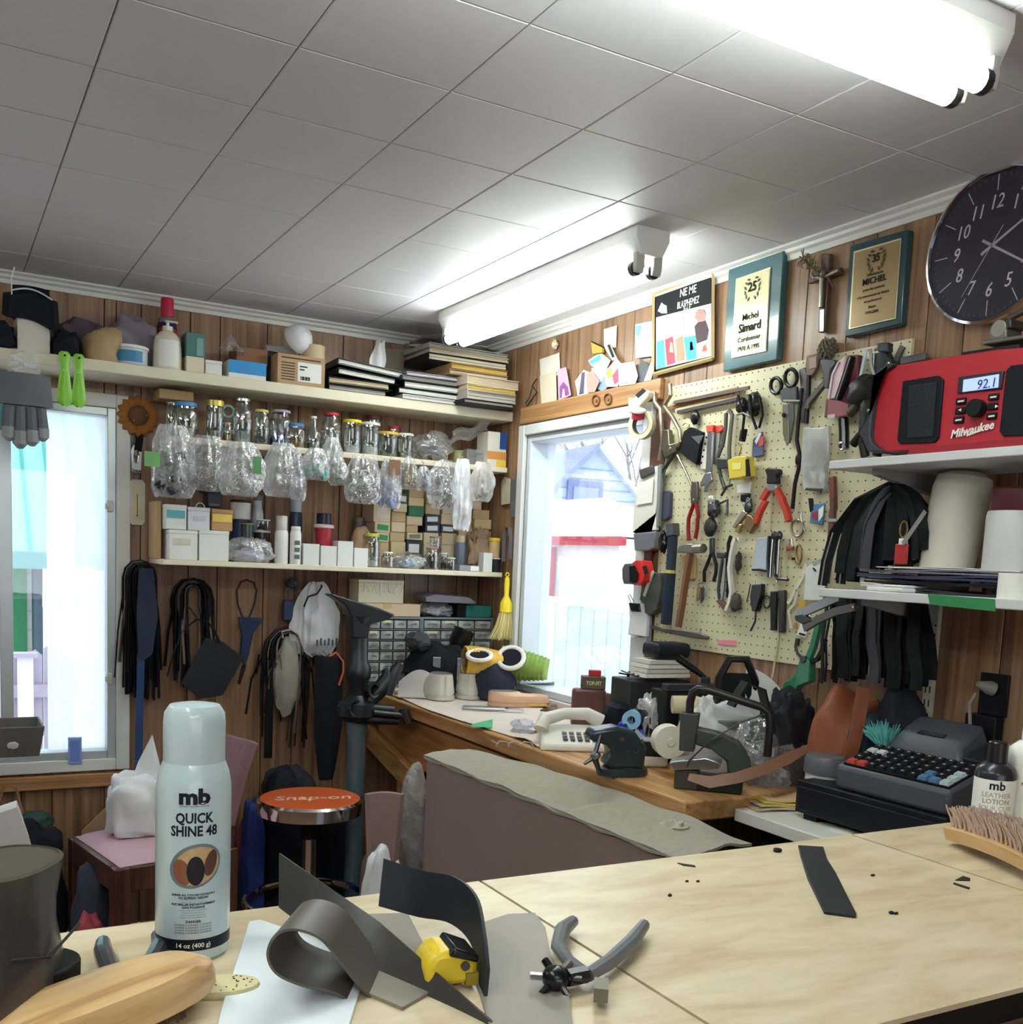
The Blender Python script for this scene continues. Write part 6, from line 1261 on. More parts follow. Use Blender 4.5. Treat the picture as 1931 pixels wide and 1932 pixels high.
rt('blue_pack', 'small blue and red printed hang pack on the pegboard', 'package', c8,[('card', 'poly', [(955,70),(1075,55),(1050,300),(905,280),(920,160)],.006, mat((70,126,166),.5)),('white_print', 'poly', [(1000,130),(1060,80),(1050,200),(1000,270)],.001, PAPERW, .004),('red_print', 'poly', [(925,160),(985,150),(980,250),(930,230)],.001, mat((160,44,56),.5),.004),('strap', 'poly', [(885,0),(935,0),(945,130),(905,160)],.004, INK, .002)], off=.024)
rt('copper_rod', 'red brown rod with silver bands standing along the pegboard edge', 'rod', None, [('rod', 'rib', [c6(920,1570), c6(930,1932), c8(1160,150), c8(1150,400), c8(1120,650), c8(1075,860)],(.016,.012), mat((120,62,50),.45, var=.15)),('inner', 'rib', [c8(1165,0), c8(1160,240)],(.009,.004), mat((80,62,58),.5),.008),('band', 'rib', [c8(1110,250), c8(1205,250)],(.008,.003,(0,0,1)), STEEL, .009)], off=.03)
rt('white_tag', 'large white card tag hung at the shelf end of the pegboard', 'tag', c8,[('card', 'poly', [(850,790),(960,730),(1040,730),(1095,900),(1050,1165),(835,1160),(850,900)],.002, mat((222,226,220),.6)),('clip', 'poly', [(930,795),(945,790),(975,830),(960,835)],.004, INK, .003),('tape', 'poly', [(920,730),(1020,690),(1040,720),(940,770)],.001, mat((150,170,160),.5),.002)], off=.026)
rt('fabric_ties', 'cream fabric ties and paper labels hanging by the white tag', 'ties', c8,[('tie', 'rib', [(860,750),(820,900),(760,1000),(680,1160),(650,1200)],(.011,.003), mat((222,216,196),.7)),('tie', 'rib', [(760,1040),(730,1200),(660,1280),(690,1480)],(.010,.003), mat((206,196,178),.7)),('patch', 'poly', [(770,1180),(860,1150),(840,1290),(770,1300)],.002, mat((214,170,70),.6)),('label_card', 'poly', [(830,1350),(915,1330),(850,1590),(750,1555)],.003, PAPERW, .006),('dark_stripe', 'poly', [(780,1530),(850,1550),(840,1570),(775,1550)],.001, INK, .009),('orange_bit', 'poly', [(720,1420),(760,1430),(750,1490),(715,1480)],.003, mat((190,120,90),.5))], off=.024)
rt('vise_grip_pliers', 'chrome locking pliers clipped below the lower wall shelf', 'pliers', c8,[('handle', 'rib', [(770,1320),(900,1270),(1080,1190),(1240,1120)],(.020,.010,(0,0,1)), STEEL),('handle', 'rib', [(840,1480),(1000,1380),(1200,1290),(1420,1240)],(.018,.010,(0,0,1)), mat((120,118,116),.35,.8)),('jaw', 'poly', [(740,1340),(830,1310),(960,1400),(840,1440),(760,1400)],.014, DSTEEL),('bolt', 'disc', [(1395,1250)],(.006,.016), CHROME),('hanger', 'tube', [(1180,1160),(1180,1090)],.002, STEEL)], off=.27)
rt('curved_knife', 'dark curved hook knife hung at the lower pegboard edge', 'knife', c8,[('blade', 'rib', [(760,1610),(735,1690),(760,1770),(800,1810)],(.008,.003), mat((84,76,72),.4,.5)),('handle', 'rib', [(765,1600),(750,1680)],(.010,.008), mat((60,44,40),.5))], off=.02)
rt('sticky_note', 'pink sticky note near the bottom of the pegboard', 'note', c7,[('note', 'poly', [(1130,1590),(1355,1600),(1352,1668),(1128,1645)],.001, mat((236,140,156),.6))], off=.014)
rt('flat_chisel', 'flat iron chisel lying along the bottom of the pegboard', 'chisel', c7,[('blade', 'poly', [(330,1410),(450,1455),(840,1500),(915,1510),(1015,1550),(1012,1590),(840,1570),(480,1500),(330,1455)],.010, mat((104,100,94),.4,.6)),('peg', 'tube', [(918,1450),(915,1520)],.002, STEEL)], off=.026)
rt('hanging_cord', 'thin beige cord running down the pegboard to the bench', 'cord', None, [('cord', 'tube', [c6(235,1700), c8(440,380), c8(560,700), c8(545,1200), c8(540,1600),(1460,1270),(1456,1287)],.003, mat((206,196,166),.6))], off=.016)
# left edge of the pegboard: clipped papers, boards, red tape measure
rt('clipped_papers', 'sheaf of white papers in a black clip beside the bench window', 'papers', None, [('papers', 'poly', [c5(165,1250), c5(400,1200), c5(390,1600), c5(330,1900), c7(410,0), c7(400,260), c7(110,290), c5(120,1640), c5(180,1400)],.012, mat((226,222,212),.7)),('clip', 'poly', [c5(175,1250), c5(335,1195), c5(345,1285), c5(200,1350)],.016, mat((76,74,74),.4),.006),('folded_sheet', 'poly', [c5(165,1420), c5(330,1330), c5(310,1620), c5(130,1650)],.002, PAPERW, .010),('spine', 'poly', [c5(390,1200), c5(430,1180), c5(400,1900), c5(370,1900)],.014, mat((130,136,134),.5))], off=.035)
rt('strap_holder', 'flat blue grey tool sleeve hung left of the torch', 'sleeve', c5,[('sleeve', 'poly', [(440,1480),(530,1500),(520,1790),(470,1830),(420,1780)],.016, mat((70,72,92),.6)),('band', 'poly', [(430,1490),(530,1475),(530,1490),(430,1505)],.001, STEEL, .009)], off=.02)
rt('grey_clamp_head', 'grey steel vice jaw block behind the torch head', 'vice jaw', c7,[('block', 'poly', [(145,300),(420,275),(400,480),(330,510),(160,510)],.03, mat((132,134,144),.45,.4))], off=.03)
rt('wall_batten', 'upright dark red wooden batten at the window edge of the pegboard', 'batten', None, [('batten', 'poly', [c5(540,600), c5(420,600), c5(230,900), c7(180,500), c7(150,1100), c7(260,1100), c7(340,500), c5(500,900)],.012, mat((96,58,46),.5, var=.15))], off=.010)
t = rt('tape_measure', 'red and black tape measure clipped on the window edge', 'tape measure', c7,[('case', 'poly', [(150,660),(200,625),(265,630),(300,780),(285,890),(180,932),(130,910)],.045, mat((222,50,40),.4)),('side_plate', 'poly', [(30,730),(60,670),(150,665),(180,780),(160,920),(50,915),(32,850)],.045, mat((84,86,92),.4),.004),('badge', 'poly', [(55,700),(120,690),(160,780),(140,900),(60,890)],.002, INK, .028),('lock_button', 'poly', [(215,700),(260,690),(288,780),(240,800)],.003, BLACKG, .024)], off=.06)
rt('camouflage_pouch', 'mottled green and cream fabric roll hung beside the torch', 'pouch', c7,[('roll', 'poly', [(330,770),(460,780),(480,950),(430,1230),(350,1290),(285,1270),(270,1130),(220,1110),(250,950)],.03, mat((70,74,66),.7, var=.5, scale=26)),('pale_edge', 'rib', [(345,760),(290,900),(235,1060)],(.012,.004), mat((196,190,170),.7),.018)], off=.035)
rt('clipped_papers', 'lower white note pad with binder clip hung below the red tape measure', 'papers', c7,[('pad', 'poly', [(65,1140),(215,1150),(300,1180),(275,1560),(205,1545),(55,1530),(75,1350)],.014, mat((222,222,226),.7)),('clip', 'poly', [(62,1140),(190,1150),(208,1255),(95,1250)],.016, BLACKG, .004),('clip_wire', 'tube', [(75,1140),(38,1050),(60,1040),(110,1130)],.0015, STEEL, .008)], off=.035)
rt('display_card', 'white stiff card standing below the note pad on the bench', 'board', c7,[('panel', 'poly', [(75,1560),(290,1560),(280,1640),(240,1800),(85,1890)],.008, mat((206,204,206),.6)),('strip', 'poly', [(290,1180),(330,1180),(310,1640),(270,1640)],.008, mat((150,152,158),.4,.5),.004)], off=.02)
# ================================================================ wall shelves beside the clock
SX = 1.80
def rshelf(label, z0, z1):
 t = thing('wall_shelf', label, 'shelf', (XR, 1.35, z0),0)
 MB().box(SX-XR, -.014,-.55,.41,0, z1-z0).build('board', SHELFG, t, bev=.002)
 MB().add([(-.012,.30,0),(-.012,.32,0),(-.25,.32,0),(-.25,.30,0),(-.012,.30,-.055),(-.012,.32,-.055),(-.25,.32,-.014),(-.25,.30,-.014)],[(0,3,2,1),(4,5,6,7),(0,1,5,4),(1,2,6,5),(2,3,7,6),(3,0,4,7)]).build('bracket', mat((150,150,152),.45), t, smooth=False)
 return t
rshelf('pale grey wall shelf carrying the red radio', 1.694,1.713)
sh2 = rshelf('pale grey wall shelf with zippers, papers and green tape on its edge', 1.403,1.423)
US, LS = 1.713,1.423
t = thing('shelf_standard', 'cream slotted steel upright on the wall below the grey shelves', 'upright', (XR, 1.66,1.10), RWZ)
MB().box(-.013,.013,-.012,-.0005,0,.66).build('rail', mat((206,200,178),.45), t, bev=.001)
m = MB()
for k in range(20):
 for s in (-1,1): m.box(s*.006-.0014, s*.006+.0014,-.0126,-.0118,.02+.032*k, .036+.032*k)
m.build('slots', INK, t, smooth=False)
cT = lambda x, y: (1540+x/4.939,860+y/4.939)
q = [rwl(atX(*cT(*p), SX-.0015)) for p in ((1045,1290),(1670,1335),(1675,1450),(1065,1385))]
MB().prism([(a[1],0) for a in q][:0] or [(-(a[0])-1.35, a[1]-1.403) for a in q],0,.001, TL((SX-XR-.0015,0,0)) @ Matrix(((0,1,0,0),(1,0,0,0),(0,0,1,0),(0,0,0,1)))).build('green_tape', mat((48,132,78),.5, var=.08), sh2, smooth=False)
# ---------------- radio
cR = lambda x, y: (1550+x/5.068,660+y/5.068)
RO = XR-1.825
rd = rt('jobsite_radio', 'red job-site radio with two black speaker grilles and blue lit display', 'radio', cR, [
 ('body', 'poly', [(790,285),(950,190),(1200,150),(1931,45),(2300,20),(2300,940),(1931,945),(830,1002),(735,920),(720,860)],.15, mat((176,36,50),.45, var=.05),-.075),
 ('bumper', 'poly', [(770,300),(830,262),(950,188),(900,175),(770,270),(700,700),(620,830),(700,1010),(830,1000),(735,920),(718,860)],.17, mat((52,54,60),.6),-.07),
 ('speaker', 'poly', [(790,300),(1130,247),(1178,290),(1132,840),(1092,888),(765,902),(737,866)],.006, mat((22,24,30),.5),.002),
 ('grille', 'poly', [(850,345),(1110,305),(1075,830),(830,845)],.004, mat((30,34,42),.4, var=.3, scale=200, bump=.4),.006),
 ('speaker', 'poly', [(1825,152),(2250,100),(2250,800),(1931,822),(1752,828),(1715,780),(1778,200)],.006, mat((22,24,30),.5),.002),
 ('display_bezel', 'poly', [(1320,262),(1755,202),(1730,375),(1310,420)],.006, mat((40,40,48),.3),.002),
 ('display', 'poly', [(1366,287),(1705,232),(1696,360),(1356,404)],.002, glow('lcd_backlight', (140,160,224),.9),.006),
 ('tuning_knob', 'disc', [(1485,558)],(.0175,.02), mat((26,28,30),.4),.012),('base_lip', 'poly', [(830,1002),(860,930),(1931,850),(2300,830),(2300,940),(1931,945)],.004, mat((150,28,42),.45),.003)]
 + [('button', 'poly', [(x, y),(x+95, y-12),(x+88, y+52),(x-6, y+62)],.006, mat((30,24,28),.5),.003) for x, y in ((1298,465),(1292,556),(1275,645),(1608,425),(1598,515),(1590,608))]
 + [('button_print', 'poly', [(x+12, y+22),(x+72, y+14),(x+70, y+30),(x+10, y+38)],.001, PAPERW, .0068) for x, y in ((1298,465),(1275,645),(1608,425),(1590,608))]
 + [('logo_stroke', 'poly', [(1310,838),(1550,752),(1540,775),(1390,832),(1400,812)],.001, PAPERW, .003)], off=RO)
L = rd.location
def rloc(x, y, off): a = rwl(atX(*cR(x, y), XR-off)); return (a[0]+L.y, -off, a[1]-L.z)
text('92.1', .026, mat((46,52,96),.5), rd, rloc(1580,365, RO+.0095),(PI/2,0,0), shear=.1)
text('Milwaukee', .023, PAPERW, rd, rloc(1440,800, RO+.0045),(PI/2,-.12,0), shear=.3, bold=.0006)
for x, y, d in ((1310,575,-1),(1660,540,1)):
 p = rloc(x+20, y, RO+.0075); MB().prism([(-.003*d, .003),(.004*d, 0),(-.003*d, -.003)],-.0004,.0004, TL(p)).build('arrow_print', PAPERW, rd, smooth=False)
# small camera-like gauge on the radio
cC = lambda x, y: (1660+x/5.085,320+y/5.085)
rt('shoe_gauge', 'small grey metal sewing gauge lying on top of the red radio', 'gauge', cC, [('base', 'poly', [(1075,1660),(1500,1600),(1500,1640),(1075,1705)],.06, mat((120,118,110),.4,.6)),('block', 'poly', [(1130,1560),(1300,1530),(1300,1640),(1130,1660)],.05, mat((110,108,100),.4,.5)),('wheel', 'disc', [(1160,1530)],(.017,.012), mat((150,148,138),.4,.6),.02),('head', 'poly', [(1190,1470),(1330,1440),(1340,1530),(1250,1560),(1190,1540)],.045, mat((60,58,56),.45,.4)),('arm', 'tube', [(1240,1440),(1330,1390),(1430,1340)],.006, mat((90,84,80),.4,.6)),('tag_strip', 'poly', [(1020,1770),(1270,1725),(1275,1760),(1030,1805)],.01, CREAM),('foot', 'poly', [(920,1780),(1480,1700),(1480,1765),(915,1830)],.09, mat((36,32,36),.5),-.01)], off=XR-1.87)
# ---------------- lower shelf: containers, zippers, papers
def cyl_thing(name, label, cat, l, t_, r, b, x, z0, prof, m, rot=None):
 pass
a = atX(1795,1040,1.97)
t = thing('plastic_canister', 'white plastic canister tilted against the shelf above', 'canister', (1.95, a.y, LS+.004), rot=(0.06,.10,0))
H = .265; R = .062
MB().lathe([(R*.8,0),(R*.86,.006),(R, H*.55),(R*1.0, H*.86),(R*.92, H*.95),(R*.6, H*.995),(0, H)],28).build('canister_body', mat((206,202,188),.4, var=.05), t)
MB().lathe([(R*.82,.0),(R*.9,.012),(R*.9,.02)],28).build('rim', mat((190,186,172),.4), t)
a = atX(1905,1045,1.93)
t = thing('plastic_jar', 'large white jar between two dark red lids on the lower shelf', 'jar', (1.93, a.y-.01, LS))
k = .058
MB().lathe([(k*.9,0),(k*.9,.025)],28).build('lower_lid', mat((112,34,42),.4), t)
MB().lathe([(k*.96,.025),(k, .032),(k, .165),(k*.96,.175)],28).build('jar_body', mat((206,204,204),.4, var=.04), t)
MB().lathe([(k*.9,.175),(k*.92,.178),(k*.92,.218),(k*.86,.222)],28).build('upper_lid', mat((84,26,36),.4), t)
ZB = mat((10,11,16),.7, var=.3, scale=50)
def zippers(label, pts0, ends, x, n, seed, kink=0, top=None):
 rnd = random.Random(seed); t = None
 c = atX(*pts0, x); t = thing('zipper_bundle', label, 'zippers', (x, c.y, c.z), RWZ)
 for i in range(n):
  u = i/(n-1); ex = ends[0][0]+(ends[1][0]-ends[0][0])*u+rnd.uniform(-8,8); ey = ends[0][1]+(ends[1][1]-ends[0][1])*u+rnd.uniform(-18,4)
  e = atX(ex, ey, x); dx = c.y-e.y; dz = e.z-c.z; yy = rnd.uniform(-.04,.03)
  sx = 0 if not top else c.y-atX(top[0]+(top[1]-top[0])*u, pts0[1], x).y
  pts = [(sx, yy*.3,0),(sx+(dx-sx)*.3, yy*.6, dz*.25),(sx+(dx-sx)*.6, yy, dz*.5),(dx, yy, dz*.8),(dx, yy, dz)] if top else [(dx*.04, yy*.3,0),(dx*(.55 if kink else .12), yy*.6,-.012+dz*(.10 if kink else .12)),(dx*(.86 if kink else .45), yy, dz*.45),(dx*(.97 if kink else .8), yy, dz*.75),(dx, yy, dz)]
  z_ = MB().ribbon(pts, rnd.uniform(.020,.032),.003,(1, rnd.uniform(-.8,.8),0)).build('zipper', ZB if rnd.random() > .12 else mat((60,58,66),.6), t)
  if i % 4 == 1: MB().ribbon([(p[0], p[1]-.004, p[2]) for p in pts[2:]],.004,.002,(1,.2,0)).build('teeth', mat((170,170,166),.35,.7), z_)
 return t
zippers('big hank of black zippers draped down onto the lower grey shelf', (1690,918),((1568,1106),(1765,1050)),1.93,44,3,1)
t = zippers('hank of black zippers hanging below the lower grey shelf', (1650,1132),((1572,1285),(1745,1300)),1.98,40,8,0,(1568,1735))
a = atX(1707,1000,1.86)
t = thing('zipper_tag', 'red tag with brass clip hanging among the black zippers', 'tag', (1.862, a.y, a.z), RWZ)
MB().box(-.020,.014,-.003,.003,-.075,-.030).build('tag', mat((170,34,40),.5), t, bev=.002); MB().box(-.010,.008,-.0045,.0045,-.032,-.018).build('clip', PAPERW, t, bev=.001)
MB().tube([(-.003+.010*math.cos(k*PI/6),0,.002+.018*math.sin(k*PI/6)) for k in range(12)],.0018,6, True).build('ring', BRASS, t)
a0 = atX(1718,1028,1.86); a1 = atX(1752,965,1.86)
MB().ribbon([(0.004,-.006,-.03),(a.y-a1.y, -.01, a1.z-a.z)],.010,.002,(1,0,.2)).build('strap', mat((136,132,130),.6), t)
z = LS
for i, (lab, l, r, h, rgb, x) in enumerate((('lowest dark plastic folder in the pile on the grey shelf', 1640,1880,.010,(40,44,54),1.83),('white envelope in the pile on the grey shelf', 1622,1700,.008,(226,226,224),1.81),('black glossy sheet pile on the grey shelf', 1630,1890,.012,(28,30,38),1.83),('blue edged black folder in the pile on the grey shelf', 1612,1895,.012,(54,62,92),1.84),('grey lilac card folder near the top of the shelf pile', 1618,1885,.010,(120,116,128),1.84),('white paper sheet topping the pile on the grey shelf', 1650,1915,.005,(222,220,220),1.86))):
 p = atX(l, 1100, x); q_ = atX(r, 1100, x); w = p.y-q_.y
 t = thing('flat_folder', lab, 'folder', (x+.09,(p.y+q_.y)/2, z+.0008), RWZ+.03*((i % 3)-1))
 MB().box(-w/2, w/2,-.085,.085,0, h*.35).build('back_cover', mat(rgb, .35, var=.1), t, smooth=False)
 MB().sheet(lambda u, v: ((u-.5)*w, (v-.5)*.17, h*(.7+.25*math.sin(u*5+i))),8,3, h*.3).build('front_cover', mat(rgb, .35, var=.1), t); z += h
t = thing('receipt_roll', 'small white cardboard roll at the shelf edge near the green tape', 'roll', (1.845, atX(1915,1125,1.845).y, LS)); MB().lathe([(.012,0),(.032,0),(.032,.05),(.012,.05),(.012,0)],24).build('paper', mat((236,234,226),.6), t); MB().lathe([(.011,.0),(.0125,.0),(.0125,.0505),(.011,.0505),(.011,0)],18).build('core', KRAFT, t)
a = atX(1680,1106,1.815); t = thing('note_box', 'small flat white box lying at the front of the grey shelf', 'box', (1.835, a.y, LS), RWZ-.15); MB().box(-.06,.05,-.03,.03,0,.010).build('tray', WHITEP, t, bev=.003); MB().box(-.01,.05,-.028,.028,.010,.016).build('lid', WHITEP, t, bev=.003)
# ---------------- outlet
a = atX(1872,1325, XR-.01)
t = thing('power_outlet', 'black wall outlet plate with grey plug beside the register', 'outlet', (XR, a.y, a.z-.01), RWZ)
MB().box(-.036,.036,-.008,-.0005,-.02,.075).build('plate', mat((22,22,28),.4), t, bev=.002); MB().box(-.05,.03,-.03,-.001,-.12,-.02).build('junction_box', mat((20,20,26),.5), t, bev=.003)
MB().lathe([(.016,0),(.016,.012),(.008,.035),(.006,.04)],14, TL((0,-.008,.04)) @ TR(PI/2-.3,4, 'X') @ TR(-.4,4, 'Y')).build('plug', mat((150,146,138),.5), t)
MB().tube([(-.016,-.044,.03),(-.026,-.05,.005),(-.022,-.045,-.05),(.0,-.04,-.11),(.01,-.04,-.15)],.004,8).build('cord', mat((150,146,138),.5), t)
# ================================================================ helpers for things standing on a horizontal surface
def vz(l, t_, r, b, z):
 p = atZ((l+r)/2, b, z); s = (p-Vector((0,0, CAMZ))).dot(FW)/F
 return p, (r-l)*s, (b-t_)*s, -math.atan2(p.x, p.y)
def vt(name, label, cat, l, t_, r, b, z, turn=0., back=0.):
 p, w, h, rz = vz(l, t_, r, b, z); d = Vector((p.x, p.y, 0)).normalized()
 return thing(name, label, cat, (p.x+d.x*back, p.y+d.y*back, z), rz+turn), w, h
def vp(name, label, cat, l, t_, r, b, ax, v, z=None, turn=0., rot=None):
 """thing measured on the plane x = v or y = v; z = what it stands on"""
 A = (lambda px, py: atX(px, py, v)) if ax == 'x' else (lambda px, py: atY(px, py, v))
 c = (l+r)/2; p = A(c, b); zt = A(c, t_).z; s = (A(c, (t_+b)/2)-Vector((0,0, CAMZ))).dot(FW)/F; z = p.z if z is None else z
 return thing(name, label, cat, (p.x, p.y, z),-math.atan2(p.x, p.y)+turn, rot=rot and (rot[0], rot[1],-math.atan2(p.x, p.y)+turn)),(r-l)*s, zt-z
# ================================================================ on the workbench
# worn cloth covering
a = [atZ(px, py, BZ) for px, py in ((735,1318),(985,1395),(1070,1360),(900,1270))]
t = solo('work_cloth', MB().sheet(lambda u, v: (1.575+.44*v+.012*math.sin(u*9)*(v < .1),2.62+1.30*u, BZ+.0035+.0025*noise.noise((u*7, v*5,0))+(.018*max(0, math.sin(u*20))*max(0,.14-u)/.14)),30,12,.002), mat((206,192,180),.8, var=.12, scale=9, bump=.15), 'pale pinkish worn cloth spread over the workbench', 'cloth', ang=60)
CZ = BZ+.008
WS = mat((206,200,188),.45, var=.05); INS = mat((110,104,100),.8)
def shoe(name, label, l, t_, r, b, z, turn, m, sole, L=.23, W=.125, H=.10, lining=INS, tilt=0., pos=None):
 """slip-on shoe: heel at -y (towards the viewer when turn = 0), toe at +y"""
 p, w, h, rz = vz(l, t_, r, b, z); p = Vector(pos) if pos else p; o = thing(name, label, 'shoe', (p.x, p.y, z), rot=(tilt, 0, rz+turn))
 o.rotation_euler.z -= PI/2; hw = W/2
 loft([oring(*q) for q in ((.012,.0,-L, hw*.92),(.024,.003,-L*.995, hw),(.040,.002,-L*.97, hw*.97),(H*.55,-.001,-L*.84, hw*.90),(H*.72,-.002,-L*.66, hw*.80),(H*.88,-.001,-L*.52, hw*.70),(H, .001,-L*.47, hw*.62))], False).build('upper', m, o, ang=60)
 loft([oring(H, .001,-L*.47, hw*.62), oring(H+.002,-.003,-L*.455, hw*.58), oring(H*.7,-.008,-L*.42, hw*.5), oring(H*.4,-.01,-L*.4, hw*.5)]).build('lining', lining, o)
 loft([oring(0,.004,-L*1.01, hw*1.0,.75), oring(.014,.004,-L*1.01, hw*1.0,.75)]).build('sole', sole, o)
 MB().box(-.001,.0035,-.003,.003,.016, H*.95).build('heel_seam', sole, o)
 return o
shoe('canvas_shoe', 'off-white slip-on shoe seen from its heel, nearer the knit slippers', 856,1268,908,1320, CZ, -.15, WS, mat((196,190,178),.6))
shoe('canvas_shoe', 'off-white slip-on shoe turned aside against its partner', 806,1258,876,1322, CZ, .35, WS, mat((196,190,178),.6))
t, w, h = vt('rolled_stick', 'pale wooden dowel lying beside the off-white shoes', 'stick', 745,1298,860,1312, CZ, .05); MB().tube([(-w/2,.02,.013),(w/2,.05,.013)],.012,12).build('dowel', mat((206,186,146),.6), t)
# knit slippers
KN = mat((122,150,60),.9, var=.55, scale=16, bump=.5); KY = mat((214,170,70),.9, var=.4, scale=30, bump=.5); WOOL = mat((226,220,212),.95, var=.1, scale=60, bump=.6)
def slipper(label, l, t_, r, b, z, turn, m, tilt):
 yp = 3.52; p = atY(l+(r-l)*.3, b, yp); s_ = (p-Vector((0,0, CAMZ))).dot(FW)/F; w = (r-l)*s_*1.12; h = (b-t_)*s_*1.05; o = thing('knit_slipper', label, 'slipper', (p.x, p.y, z), rot=(0, tilt, -math.atan2(p.x, p.y)+turn))
 k = MB(); n = 34
 k.sheet(lambda u, v: (w*(u-.18), h*.56*math.sin(v*2*PI)*(.45+.55*math.sin(min(1, u*1.25+.12)*PI*.62))*(1 if u < .9 else math.sqrt(max(0,1-((u-.9)/.1)**2)))+.09, h*.44-h*.44*math.cos(v*2*PI)*(.62+.38*math.sin((1-u)*PI*.5+.1))*(1+.05*math.sin(u*70))), n*2,18)
 k.build('knit_foot', m, o, ang=80)
 T = TL((w*.06,.02, h*.62)) @ Euler((.80 if turn < 0 else .3,-.15,0)).to_matrix().to_4x4()
 MB().tube([(h*.34*math.cos(q*PI/10), h*.36*math.sin(q*PI/10),.006) for q in range(20)], h*.065,8, True, T).build('cuff', WOOL, o)
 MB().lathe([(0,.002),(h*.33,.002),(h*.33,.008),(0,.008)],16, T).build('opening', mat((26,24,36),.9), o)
 return o
p_ = atY(925,1297,3.42)
o = shoe('peach_sandal', 'peach leather sandal lying under the knitted slippers', 905,1250,1012,1300, CZ, -1.25, mat((214,172,140),.5, var=.1), mat((190,150,120),.6),.24,.10,.055, pos=p_)
t, w, h = vp('folded_jeans', 'dark navy folded garment under the knitted slippers', 'garment', 884,1244,975,1296, 'y', 3.56, CZ); MB().blob((0,.02, h*.45),(w*.5,.07, h*.6),6,.25,2,24,14, flat=-h*.45).build('cloth', mat((34,38,58),.85, var=.2), t)
slipper('striped green knitted slipper with white wool cuff, opening towards the room', 928,1196,1012,1264, CZ+.075,-.1, KN, .10)
slipper('yellow knitted slipper with white cuff behind the green one', 884,1194,950,1256, CZ+.09,.35, KY, .0)
t, w, h = vp('black_boot', 'black boot with grey stripes lying before the drawer cabinets', 'boot', 762,1208,888,1266, 'y', 3.76, CZ)
MB().blob((0,0, h*.4),(w*.5,.065, h*.55),8,.3,2,28,16, flat=-h*.4).build('boot_body', BLKCLOTH, t)
for fx in (-.06,.3): MB().sheet(lambda u, v: (w*(fx+.11*u),-.078+.02*math.sin(v*3), h*.08+h*.62*v),4,6,.01).build('stripe', mat((150,152,158),.7), t)
t2, w2, h2 = vp('black_boot', 'black boot standing open behind the striped boot', 'boot', 832,1180,892,1225, 'y', 3.78); MB().lathe([(w2*.24,0),(w2*.34, h2*.3),(w2*.34, h2*.8),(w2*.36, h2*.9),(w2*.29, h2*.88),(w2*.25, h2*.3)],18, TR(.35,4, 'Y')).build('boot_shaft', BLACKG, t2)
t, w, h = vp('wool_hat', 'crumpled dark grey knitted hat lying before the steel drawers', 'hat', 765,1196,812,1226, 'y', 3.78); MB().blob((0,0, h*.5),(w*.5,.05, h*.6),12,.35,2.2,22,14).build('knit', mat((50,54,60),.8), t)
t, w, h = vp('leather_offcut', 'stiff pale grey leather offcut curling behind the shoes', 'leather piece', 752,1256,830,1298, 'y', 3.64, CZ); MB().sheet(lambda u, v: (w*(u-.5),.06*v, .004+h*.8*v*v*(.5+.5*math.sin(u*3))),12,8,.002).build('leather', mat((176,168,164),.6, var=.1), t)
# hand tools on the cloth
def pliers(label, l, t_, r, b, z, turn, hm, jm=STEEL, L=None, name='pliers', cat='pliers', open_=.05):
 o, w, h = vt(name, label, cat, l, t_, r, b, z, turn); L = L or w
 for s in (-1,1):
  MB().tube([(-L*.5, s*L*open_*1.6,.007),(-L*.2, s*L*open_*1.9,.007),(L*.1, s*L*open_*.6,.007),(L*.2, s*.001,.007)],[L*.028, L*.032, L*.026, L*.02],8).build('handle', hm, o)
  MB().prism([(L*.16, s*.002),(L*.24, s*L*.06),(L*.34, s*L*.055),(L*.5, s*.004),(L*.42, s*.001)],0,.012, TL((0,0,0)) @ Matrix(((1,0,0,0),(0,0,1,0),(0,1,0,0),(0,0,0,1)))).build('jaw', jm, o)
 MB().cyl(L*.03,0,.015,12, TL((L*.22,0,0))).build('pivot', DSTEEL, o)
 return o
pliers('long silver pincers lying on the work cloth before the shoes', 873,1324,990,1341, CZ, -.08, STEEL, CHROME, open_=.03)
pliers('pliers with yellow and brown grips on the work cloth', 992,1316,1052,1334, CZ, .15, mat((206,160,50),.4))
pliers('dark steel pliers lying before the brown leather case', 1020,1322,1085,1346, CZ, -.35, mat((70,40,36),.4), DSTEEL)
t, w, h = vt('screwdriver', 'screwdriver with teal and white handle on the work cloth', 'screwdriver', 945,1308,1000,1322, CZ, .1); MB().lathe([(.0,0),(.010,.004),(.012,.02),(.009,.07),(.011,.08)],10, TL((-w*.5,0,.012)) @ TR(PI/2,4, 'Y')).build('handle', mat((70,130,130),.4), t); MB().tube([(-w*.5+.08,0,.012),(w*.5,0,.012)],.003,6).build('shaft', STEEL, t)
t, w, h = vt('rolled_insole', 'white and grey rolled insoles piled behind the pliers', 'insoles', 958,1290,1060,1318, CZ, -.1,.04)
for k in range(3): MB().sheet(lambda u, v: (w*(u-.5)*(.9-.1*k),.02*k+.05*(v-.5)*(1-.3*math.cos(u*6)),.012+.018*k+.02*u*math.sin(v*3+k)),14,6,.004).build('insole', mat((206-30*k, 206-28*k, 214-30*k),.7), t)
t, w, h = vt('green_tape_bit', 'strip of green tape stuck at the cloth edge', 'tape', 890,1345,930,1376, BZ, 0); MB().sheet(lambda u, v: (w*(u-.5),.05*(1-v)-.02,.010+.02*(1-v)*u),8,6,.001).build('tape', mat((70,180,120),.4), t)
heap('crumpled grey plastic scrap at the cloth edge before the telephone', 968,1358,1018,1384,2.9,61, mat((186,182,190),.4, var=.15), None, None, 'plastic_scrap', 'scrap') if False else None
